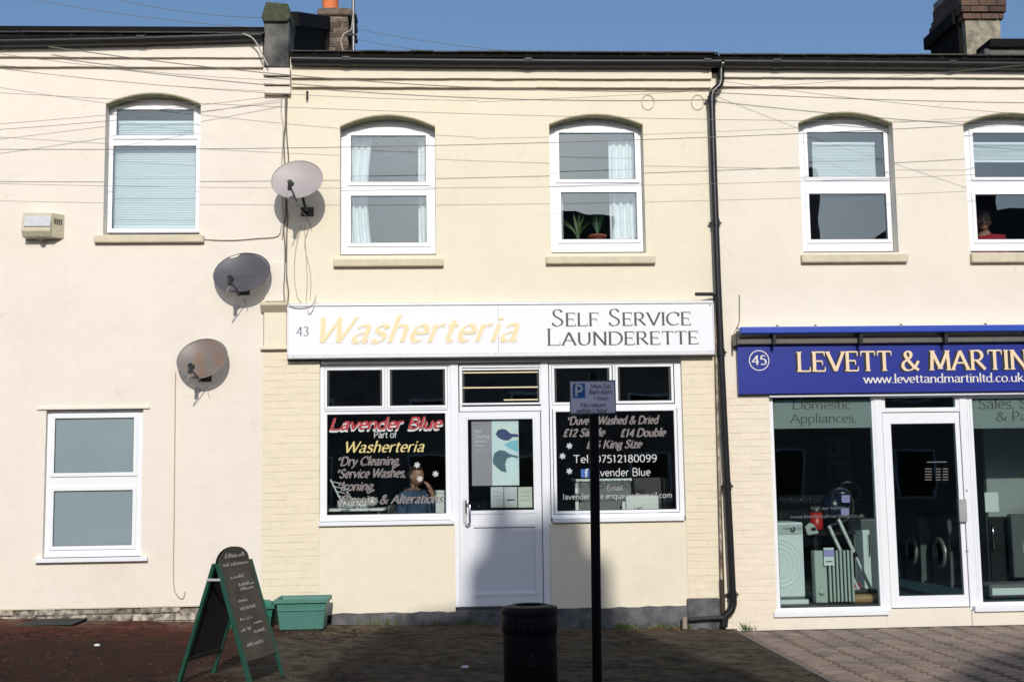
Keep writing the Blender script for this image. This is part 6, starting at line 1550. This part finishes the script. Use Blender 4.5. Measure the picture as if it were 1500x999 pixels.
# fridge with white panel at right of first window
a = rc(1244, 760, 1284, 870, 1.1); fg = thing('refrigerator', ((a[0]+a[1])/2, 1.3, F), 'grey under counter fridge with white door behind the vacuum tubes', 'refrigerator')
boxo('body', (a[0], a[1]+.1, 1.1, 1.6, F, a[3]), appl_dim, fg, bevel=.02, seg=2); b_ = rc(1252, 776, 1275, 862, 1.08); boxo('door', (b_[0], b_[1], 1.06, 1.098, b_[2], b_[3]), appl_white, fg, bevel=.008); boxo('handle', (b_[1]-.03, b_[1]-.015, 1.03, 1.06, b_[3]-.3, b_[3]-.05), chrome, fg)
a = rc(1142, 722, 1240, 850, 1.9); mw = thing('cooker', ((a[0]+a[1])/2, 2.2, F), 'dim dark cooker behind the white washing machine', 'cooker'); boxo('body', (a[0], a[1], 1.9, 2.5, F, a[3]), appl_dark, mw, bevel=.01); boxo('oven_door', (a[0]+.05, a[1]-.05, 1.88, 1.899, F+.2, a[3]-.2), g_dark, mw); 
boxo('control_strip', (a[0]+.02, a[1]-.02, 1.875, 1.899, a[3]-.12, a[3]-.03), appl_grey, mw)
for k in range(4): q = MB(); q.lathe([(.02, 0), (.018, -.03), (0, -.03)], a[0]+.15+k*.12, 1.875, a[3]-.075, 10, axis='y'); obj('knob', q, chrome, mw)
# two framed pictures at the rear (seen as dim shapes)
for (px, lb) in (((1212, 640, 1245, 668), 'dim poster high on the rear wall of the appliance shop, upper of two'), ((1212, 673, 1247, 703), 'dim poster high on the rear wall of the appliance shop, lower of two')):
    a = rc(*px, 3.0); t = thing('rear_poster', (a[0], 3.0, a[2]), lb, 'poster'); boxo('sheet', (a[0], a[1], 3.0, 3.01, a[2], a[3]), appl_dim, t); boxo('picture', (a[0]+.05, a[1]-.2, 2.995, 2.999, a[2]+.04, a[3]-.05), appl_dark, t)
boxo('partition', (XM1+.1, at(1290, 700, 3.0).x, 3.02, 3.1, F, ZSR), dark_wall, appl)
# row of machines along the side, faces left, seen through the door glass
x = at(1432, 800, 1.6).x
w1 = washer('washing_machine', x-.0, x+.6, 1.5, 2.12, F, F+.86, appl_dim, 'dim washing machine through the right shop door, nearest the street', 'washing machines in a row behind the right shop door', face='x', door_m=alu)
for k, lb in ((1, 'second from the street'), (2, 'third from the street'), (3, 'farthest back in the row')):
    copy_thing(w1, w1.location+Vector((-.12*k, .66*k, 0)), 'dim washing machine through the right shop door, '+lb)
# tall fridge and counter at the far right window
a = rc(1441, 610, 1500, 750, 1.2); tf = thing('refrigerator', (a[0], 1.4, F), 'tall pewter fridge freezer behind the far right shop window', 'refrigerator')
zt_f = at(1470, 612, 1.2).z
boxo('body', (a[0], a[0]+.62, 1.2, 1.8, F, zt_f), appl_grey, tf, bevel=.015); boxo('upper_door', (a[0]+.005, a[0]+.615, 1.165, 1.199, F+.9, zt_f-.01), mat('fridge_satin', (.30, .32, .31), .45), tf, bevel=.008); boxo('lower_door', (a[0]+.005, a[0]+.615, 1.165, 1.199, F+.08, F+.885), appl_dark, tf, bevel=.008)
q = MB(); q.tube([(a[0]+.04, 1.16, F+.5), (a[0]+.03, 1.12, F+.54), (a[0]+.03, 1.12, F+.78), (a[0]+.04, 1.16, F+.82)], .01, 8); obj('handle', q, chrome, tf)
b_ = rc(1446, 721, 1466, 750, 1.1); boxo('energy_label', (b_[0], b_[1], 1.158, 1.163, b_[2], b_[3]), paper, tf)
a = rc(1453, 853, 1560, 876, .5); wb_ = thing('cooker_hood', ((a[0]+a[1])/2, .6, F), 'low white appliance on the floor behind the far right shop window', 'appliance'); boxo('body', (a[0], a[1], .55, .95, F+.02, a[3]-.02), appl_grey, wb_, bevel=.02); boxo('front_trim', (a[0]+.02, a[1]-.02, .535, .549, F+.05, a[3]-.06), appl_white, wb_)
a = rc(1488, 752, 1600, 850, .9); wf = thing('washing_machine_far', (a[0], .9, F), 'pale washer at the right edge of the far right shop window', 'washing machine'); boxo('body', (a[0], a[0]+.6, .98, 1.1, F+.2, a[3]), appl_dim, wf, bevel=.01); q = MB(); q.lathe([(.2, 0), (.19, -.03), (.15, -.02), (0, -.02)], a[0]+.3, .98, F+.52, 24, axis='y'); obj('door', q, alu, wf)

# ------------------------------------------------------------------ pavement things
# sandwich board
Pf = on_ground(300, 996); 
bz = gz(-2.3)
ax0 = Vector((-2.00, -13.3+9.30, 0)); 
def board():
    # ridge runs back towards the wall; A on the camera end
    A = on_ground(312, 1000); px_s = 1800/9.3
    base = Vector(((322-652)/193.0, -13.3+9.25, 0)); dirv = Vector((0.30, 1, 0)).normalized(); sidev = Vector((dirv.y, -dirv.x, 0))
    Wd = .58; z0 = gz(base.x)+.004
    t = thing('sandwich_board', (base.x, base.y, z0), 'green framed chalkboard sandwich sign standing open on the pavement', 'sandwich board')
    spread = .30; Ht = .885
    for sgn in (-1, 1):
        top_f = base+sidev*(sgn*.02)+Vector((0, 0, Ht)); foot_f = base+sidev*(sgn*spread)
        def P(u, v, out=0.0):   # u along ridge, v from foot (0) to top (1)
            nrm = (sidev*sgn*Ht+Vector((0, 0, 1))*(spread-.02)).normalized()
            return base+sidev*(sgn*max(.018, spread+(.02-spread)*v))+dirv*(u*Wd)+Vector((0, 0, z0+Ht*v))+nrm*out
        def slab_(name, u0, u1, v0, v1, o0, o1, m_, bevel=.003, par_=t):
            q = MB(); vs = [P(u0, v0, o0), P(u1, v0, o0), P(u1, v1, o0), P(u0, v1, o0), P(u0, v0, o1), P(u1, v0, o1), P(u1, v1, o1), P(u0, v1, o1)]
            f = [(0,1,2,3), (7,6,5,4), (0,4,5,1), (1,5,6,2), (2,6,7,3), (3,7,4,0)]
            if sgn < 0: f = [tuple(reversed(x_)) for x_ in f]
            q.add(vs, f); return obj(name, q, m_, par_, bevel=bevel)
        slab_('leg', 0, .075, 0, 1.0, -.022, .004, green_board); slab_('leg', .955, 1, 0, 1.0, -.022, .004, green_board)
        slab_('bottom_rail', .075, .955, .20, .235, -.02, .001, chalk_board if sgn > 0 else chalk_black)
        pn_ = slab_('panel', .07, .96, .235, 1.0, -.010, -.004, chalk_board if sgn > 0 else chalk_black)
        q = MB(); pts = []
        for k in range(13):
            a_ = PI*k/12; pts.append(P(.5-.43*math.cos(a_), 1.0+.125*math.sin(a_), -.004))
        pts2 = [p_+(P(0, 0, -.010)-P(0, 0, -.004)) for p_ in pts]; n = len(pts)
        q.add(pts+pts2, [tuple(range(n)), tuple(range(2*n-1, n-1, -1))]+[(i, i+n, i+n+1, i+1) for i in range(n-1)]); obj('arched_top', q, chalk_board if sgn > 0 else chalk_black, t)
        if sgn > 0:
            q = MB(); rr = random.Random(21)
            def scribble(u0, u1, v, h):
                n = int((u1-u0)*38)+2; pp = []
                for i in range(n):
                    uu = u0+(u1-u0)*i/(n-1); pp.append(P(uu, v+(h if i % 2 else 0)*rr.uniform(.4, 1), .0005))
                for a_, b_ in zip(pp, pp[1:]):
                    if rr.random() > .12: q.tube([a_, b_], .0032, 4, caps=False, smooth=False)
            scribble(.22, .78, 1.03, .05); scribble(.15, .85, .965, .03)
            scribble(.25, .62, .86, .03); scribble(.42, .85, .79, .035); scribble(.40, .82, .755, .03)
            scribble(.25, .55, .665, .025); scribble(.25, .72, .60, .03); scribble(.2, .55, .52, .025); scribble(.55, .82, .47, .025); scribble(.15, .45, .435, .03); scribble(.45, .8, .40, .028); scribble(.2, .66, .31, .03)
            obj('chalk_writing', q, chalk, t)
    q = MB(); s1 = base+sidev*.054+Vector((0, 0, z0+Ht*.86)); s0 = base-sidev*.054+Vector((0, 0, z0+Ht*.86))
    a_, b_ = s0-dirv*.015, s1-dirv*.015; q.add([a_, b_, b_+Vector((0, 0, .018)), a_+Vector((0, 0, .018)), a_-dirv*.003, b_-dirv*.003, b_-dirv*.003+Vector((0, 0, .018)), a_-dirv*.003+Vector((0, 0, .018))], [(0,1,2,3), (7,6,5,4), (0,4,5,1), (3,2,6,7)]); obj('strap', q, strap_m, t)
board()
# recycling boxes
def tub(px0, px1, pyt, Y, D, m_, label, fill=False, H=.36):
    x0, x1 = at(px0, 900, Y).x, at(px1, 900, Y).x; z0 = gz((x0+x1)/2)+.006; zt = at((px0+px1)/2, pyt, Y).z
    t = thing('recycling_box', ((x0+x1)/2, Y, z0), label, 'recycling box', 'green recycling boxes by the wall')
    tp = .035
    q = MB(); o = [(x0+tp, Y+tp), (x1-tp, Y+tp), (x1-tp, Y+D-tp), (x0+tp, Y+D-tp)]; u_ = [(x0, Y), (x1, Y), (x1, Y+D), (x0, Y+D)]
    th = .008; i1 = [(x0+tp+th, Y+tp+th), (x1-tp-th, Y+tp+th), (x1-tp-th, Y+D-tp-th), (x0+tp+th, Y+D-tp-th)]; i2 = [(x0+th, Y+th), (x1-th, Y+th), (x1-th, Y+D-th), (x0+th, Y+D-th)]
    vs = [(*p_, z0) for p_ in o]+[(*p_, zt) for p_ in u_]+[(*p_, zt) for p_ in i2]+[(*p_, z0+.01) for p_ in i1]
    fs = [(3,2,1,0)]+[(i, (i+1)%4, (i+1)%4+4, i+4) for i in range(4)]+[(i+4, (i+1)%4+4, (i+1)%4+8, i+8) for i in range(4)]+[(i+8, (i+1)%4+8, (i+1)%4+12, i+12) for i in range(4)]+[(12,13,14,15)]
    q.add(vs, fs); obj('tub', q, m_, t, bevel=.006)
    q = MB(); q.box(x0-.018, x1+.018, Y-.018, Y+.001, zt-.035, zt+.006); q.box(x0-.018, x1+.018, Y+D-.001, Y+D+.018, zt-.035, zt+.006); q.box(x0-.018, x0+.001, Y, Y+D, zt-.035, zt+.005); q.box(x1-.001, x1+.018, Y, Y+D, zt-.035, zt+.005); obj('rim', q, m_, t, bevel=.004)
    q = MB(); q.box(x0+.012, x1-.012, Y+.0, Y+.012, zt-.11, zt-.098); obj('moulded_band', q, m_, t)
    if fill:
        q = MB(); rr = random.Random(3)
        ell(q, ((x0+x1)/2, Y+D/2, zt-.02), ((x1-x0)*.48, D*.47, .075), 26, 12, lambda v, d: v*(1+.10*math.sin(11*d.x+5*d.y)*math.cos(9*d.y))); obj('bag', q, bag_green, t)
        for k in range(3): q = MB(); q.box(x0+.025, x1-.025, Y+.012, Y+.026, z0+.07+k*.07, z0+.082+k*.07); obj('rib', q, m_, t)
    return t
tub(404, 478, 878, -.62, .42, box_green, 'open empty green recycling box nearest the launderette', False)
tub(322, 400, 887, -.52, .40, box_green2, 'darker green recycling box filled with a crumpled bag behind the sandwich board', True)
# litter bin
BYY = -13.3+8.2; c = Vector(((769-652)/219.5, BYY, 0)); zg = gz(c.x); zt = at(775, 887, BYY).z; rB = 40/219.5
bn = thing('litter_bin', (c.x, BYY, zg), 'black round litter bin with faint lettered band and crest in front of the door', 'litter bin')
H = zt-zg
q = MB(); q.lathe([(rB*.9, 0), (rB*.92, .05), (rB*.97, .06), (rB*.97, H-.17)], c.x, BYY, zg, 32); obj('drum', q, bin_black, bn)
q = MB(); q.lathe([(rB*.97, H-.17), (rB*1.0, H-.165), (rB*1.0, H-.055), (rB*.98, H-.05)], c.x, BYY, zg, 32); obj('lettered_band', q, bin_black, bn)
q = MB(); q.lathe([(rB*1.03, H-.05), (rB*1.04, H-.03), (rB*1.0, H-.005), (rB*.6, H+.01), (rB*.55, H-.02), (0, H-.02)], c.x, BYY, zg, 32); obj('lid', q, bin_black, bn)
q = MB(); qs = pen('LITTER', thick=.12, hair=.07, serif=.06)
lo = min(p_[0] for g_ in qs for p_ in g_); hi = max(p_[0] for g_ in qs for p_ in g_)
for i, g_ in enumerate(qs):
    vs = []
    for (a_, b_) in g_:
        th = -PI/2+((a_-lo)/(hi-lo)-.5)*1.5; rr_ = rB*1.004+i*.00006; vs.append((c.x+rr_*math.cos(th), BYY+rr_*math.sin(th), zg+H-.14+b_*.085))
    q.add(vs, [(0,1,2,3)])
obj('lettering', q, bin_mark, bn)
q = MB(); pz = zg+H-.33
for (dx, dz, w_, h_) in ((0, .04, .012, .03), (0, .015, .032, .014), (0, -.005, .04, .012), (0, -.025, .05, .012), (0, -.075, .012, .012)):
    q.add([(c.x+dx-w_, BYY-rB*.985, pz+dz-h_/2), (c.x+dx+w_, BYY-rB*.985, pz+dz-h_/2), (c.x+dx+w_*.7, BYY-rB*.985, pz+dz+h_/2), (c.x+dx-w_*.7, BYY-rB*.985, pz+dz+h_/2)], [(0,1,2,3)])
obj('crest', q, bin_mark, bn)
# parking sign on its post
PYY = -13.3+8.5; sc_ = 1800/8.5
pb = at(870, 900, PYY); pt = at(869.5, 556, PYY); rP = 7.2/sc_*.98
ps = thing('parking_sign', (pb.x, PYY, gz(pb.x)), 'black sign post with a pale blue parking hours plate in front of the launderette window', 'parking sign')
q = MB(); q.tube([(pb.x+.01, PYY, gz(pb.x)), (pt.x, PYY, at(869, 549, PYY).z)], rP, 20); obj('post', q, post_black, ps)
q = MB(); q.lathe([(rP*1.05, 0), (rP*1.06, .015), (rP*.8, .03), (0, .034)], pt.x, PYY, at(869, 549, PYY).z-.01, 20); obj('post_cap', q, post_black, ps)
SYY = PYY-rP-.012
a = rc(834.5, 557, 902, 607, SYY)
q = MB(); q.prism([(a[0], a[2]), (a[1], a[2]+.004), (a[1], a[3]), (a[0], a[3]-.004)], SYY, SYY+.004); obj('backing_plate', q, letter_grey, ps)
boxo('plate', (a[0]+.008, a[1]-.008, SYY-.002, SYY, a[2]+.011, a[3]-.011), plate_m, ps, bevel=.0005)
for zz in (a[2]+.05, a[3]-.05): q = MB(); q.box(pt.x-rP-.012, pt.x+rP+.012, SYY+.004, PYY+rP+.008, zz-.012, zz+.012); obj('clip', q, post_black, ps)
b_ = rc(839, 562, 857, 583, SYY); boxo('blue_square', (b_[0], b_[1], SYY-.0035, SYY-.002, b_[2], b_[3]), plate_blue, ps, bevel=.0)
q = MB(); tpx(q, 'P', 842.5, 854, 580.5, 564.5, SYY-.0038, thick=.15, hair=.13); obj('letter_p', q, vin_white, ps)
q = MB()
for tx, p in (('Mon-Sat', (865, 895, 569, 562.5)), ('8am-6pm', (863, 897, 577, 570.5)), ('1 hour', (870, 891, 586, 580)), ('No return', (851, 887, 596, 590)), ('within 1 hour', (844, 890, 604, 598))): q = MB(); tpx(q, tx, *p, SYY-.0028, thick=.125, hair=.11, fit_asc=.7); obj('lettering', q, letter_grey, ps); q = MB()

# ------------------------------------------------------------------ weeds, dead stalks and crumbs along the wall
def tufts(name, spots_, m_, label, cat, hmax=.09, seed=1, flat=1.0):
    q = MB(); rr = random.Random(seed)
    for (px, py, n, sp) in spots_:
        c = on_ground(px, py)
        for k in range(n):
            x = c.x+rr.gauss(0, sp); y = min(-.035, c.y+rr.gauss(0, sp*.35)); h = hmax*rr.uniform(.25, 1); az = rr.uniform(0, 2*PI); l = rr.uniform(.2, 1)*h*flat; wd = .005
            z = gz(x)
            q.add([(x-wd, y, z), (x+wd, y, z), (x+math.cos(az)*l*.5+wd*.6, y+math.sin(az)*l*.5, z+h*.6), (x+math.cos(az)*l, y+math.sin(az)*l, z+h)], [(0,1,2), (0,2,3)])
    o = obj(name, q, m_); props(o, label, cat, kind='stuff'); return o
tufts('weeds', [(690, 914, 60, .10), (912, 915, 120, .06), (993, 914, 80, .05), (560, 915, 40, .12), (960, 913, 30, .08), (640, 914, 30, .1), (1095, 922, 20, .04)], weed_m, 'green weeds growing along the foot of the launderette wall', 'weeds', .09, 5)
tufts('dead_stalks', [(980, 920, 260, .16), (920, 925, 120, .12), (1040, 921, 120, .1), (540, 925, 120, .2), (480, 930, 60, .15), (700, 918, 60, .2)], straw_m, 'brown dead stalks and leaf litter along the wall foot', 'leaf litter', .035, 6, 2.5)
q = MB(); rr = random.Random(8)
for k in range(420):
    px = rr.uniform(0, 1060); py = rr.uniform(912, 999); c = on_ground(px, py)
    if c.y > -.04: continue
    s_ = rr.uniform(.003, .009)*(1.6 if rr.random() > .96 else 1); z = lump(c.x, c.y)
    q.add([(c.x-s_, c.y, z), (c.x, c.y-s_, z), (c.x+s_*1.3, c.y, z), (c.x, c.y+s_, z), (c.x, c.y, z+s_*.8)], [(0,1,4), (1,2,4), (2,3,4), (3,0,4)])
props(obj('grit', q, mat('pale_grit', (.15, .125, .10), .9, var=.5, vscale=30)), 'scattered pale grit and crumbs on the tarmac pavement', 'grit', kind='stuff')
for (px, py, s_, lb) in ((142, 946, .018, 'crumpled pale scrap of paper on the tarmac left of the sandwich board'), (681, 978, .020, 'pale flattened scrap of paper on the tarmac left of the litter bin')):
    c = on_ground(px, py); q = MB(); ell(q, (c.x, c.y, gz(c.x)+.008), (s_*1.5, s_, .012), 12, 8, lambda v, d: v*(1+.25*math.sin(7*d.x+9*d.y))); o = obj('paper_scrap', q, paper); props(o, lb, 'litter', 'paper scraps on the pavement')

# ------------------------------------------------------------------ houses across the street (behind the camera, seen in the panes, casting the shade)
def opp(name, x0, x1, yf, ze, yr, zr, m_, label, wins=4):
    t = thing(name, ((x0+x1)/2, yf, 0), label, 'house', 'houses across the street')
    q = MB(); q.box(x0, x1, yf-8, yf, -.4, ze); obj('wall', q, m_, t)
    q = MB(); q.prism_x([(yf+.2, ze), (yr, zr), (2*yr-yf-.2, ze)], x0-.003, x1+.003); obj('roof', q, grey_tile, t)
    for k in range(wins):
        for (za, zb_) in ((.9, 2.1), (3.2, 4.4)):
            xc = x0+(x1-x0)*(k+.5)/wins; f_ = MB(); f_.slab(xc-.5, xc+.5, za, zb_, [(xc-.44, xc+.44, za+.06, zb_-.06, 0)], yf, yf+.03); w_ = obj('window', f_, upvc, t); boxo('pane', (xc-.45, xc+.45, yf+.003, yf+.01, za+.05, zb_-.05), g_dark, w_)
    return t
oh = opp('opposite_house', -14, -1.6, -15.6, 4.6, -18, 5.7, opp_brick, 'low brick house across the street on the left')
oc = opp('opposite_house', -1.6, 3.2, -15.6, 4.6, -18, 5.9, opp_render, 'rendered house across the street with the tall stepped chimney gable', 2)
og = opp('opposite_house', 3.2, 16, -15.6, 4.6, -18, 5.7, opp_brick, 'brick house across the street on the right with a street gable', 4)
TE = math.tan(SUN_EL); K0 = 18.0*TE/math.cos(SUN_AZ); sh_x = 18.0*math.tan(SUN_AZ)
def prof(pts): return [(x+sh_x, h) for x, h in pts]
q = MB(); b = K0
q.prism(prof([(-1.75, 5.0), (-1.28, b-2.15), (-.68, b-.1), (-.35, b+.08), (.20, b+.15), (.22, b+.62), (.40, b+.80), (.42, b+1.10), (1.45, b+1.12), (1.50, b+.75), (1.74, b+.62), (1.76, b+.12), (1.90, b-.1), (2.43, b-2.15), (2.9, 5.0)]), -18.4, -18.0)
obj('chimney_gable', q, opp_brick, oc)
for xx in (.6, 1.2):
    q = MB(); q.lathe([(.11, 0), (.09, .25), (.11, .28), (.08, .28), (.08, 0)], xx+sh_x, -18.2, b+.86 if False else b+1.11, 14); obj('chimney_pot', q, terracotta, oc)
q = MB(); q.prism(prof([(3.2, 5.0), (3.54, K0-2.15), (4.6, K0-1.36), (5.3, K0-1.1), (6.6, K0-.2), (8.4, K0-1.6), (10.5, 5.0)]), -18.4, -18.0); obj('street_gable', q, opp_brick, og)
q = MB(); q.box(8.6, 9.9, -18.5, -17.9, 5.5, 9.6); obj('chimney', q, opp_brick, og)
for xx in (8.85, 9.25, 9.65): q = MB(); q.lathe([(.12, 0), (.1, .3), (.12, .34), (.09, .34), (.09, 0)], xx, -18.2, 9.6, 14); obj('chimney_pot', q, terracotta, og)
q = MB(); q.tube([(8.3, -18.2, 5.6), (8.3, -18.2, 11.2)], .03, 8); q.tube([(7.6, -18.2, 11.0), (9.1, -18.2, 11.0)], .02, 6)
for k in range(12): q.tube([(7.65+k*.12, -18.2, 10.8), (7.65+k*.12, -18.2, 11.25)], .01, 5)
obj('roof_aerial', q, galv, og)

# houses added farther back, unseen, to darken reflections in the upper panes
def far_house(x0, x1, zl, zr_, Y, label, stacks=(), wm_=None):
    t = thing('reflection_house', ((x0+x1)/2, Y, 0), label, 'house', 'houses added for pane reflections')
    q = MB(); q.prism([(x0, -.4), (x1, -.4), (x1, zr_-2), (x0, zl-2)], Y-8, Y); obj('wall', q, wm_ or opp_brick2, t)
    q = MB(); q.prism([(x0-.2, zl-1.998), (x1+.2, zr_-1.998), (x1+.2, zr_), (x0-.2, zl)], Y-8.2, Y+.2); obj('roof', q, wm_ or grey_tile, t)
    for (a, b, z) in stacks:
        boxo('chimney', (a, b, Y-3, Y-2, min(zl, zr_)-.5, z), opp_brick2, t)
        for xx in (a+.3, b-.3): q = MB(); q.lathe([(.2, 0), (.16, .5), (.2, .6), (.1, .6), (.1, 0)], xx, Y-2.5, z, 12); obj('chimney_pot', q, terracotta, t)
    return t
far_pale = mat('far_grey_render', (0.17, 0.175, 0.20), 0.95, var=.3, vscale=.6)
opp_brick2 = mat('far_dark_brick', (0.05, 0.045, 0.04), 0.95, var=.3, vscale=1)
far_house(4.4, 7.3, 13.5, 12.9, -40, 'tall dark house added behind the far row to darken the second arched window')
far_house(21.8, 38, 13.3, 13.3, -40, 'long dark house with two stacks added behind the far row to darken panes', ((24.3, 26.0, 14.5), (31, 32.6, 14.6)))
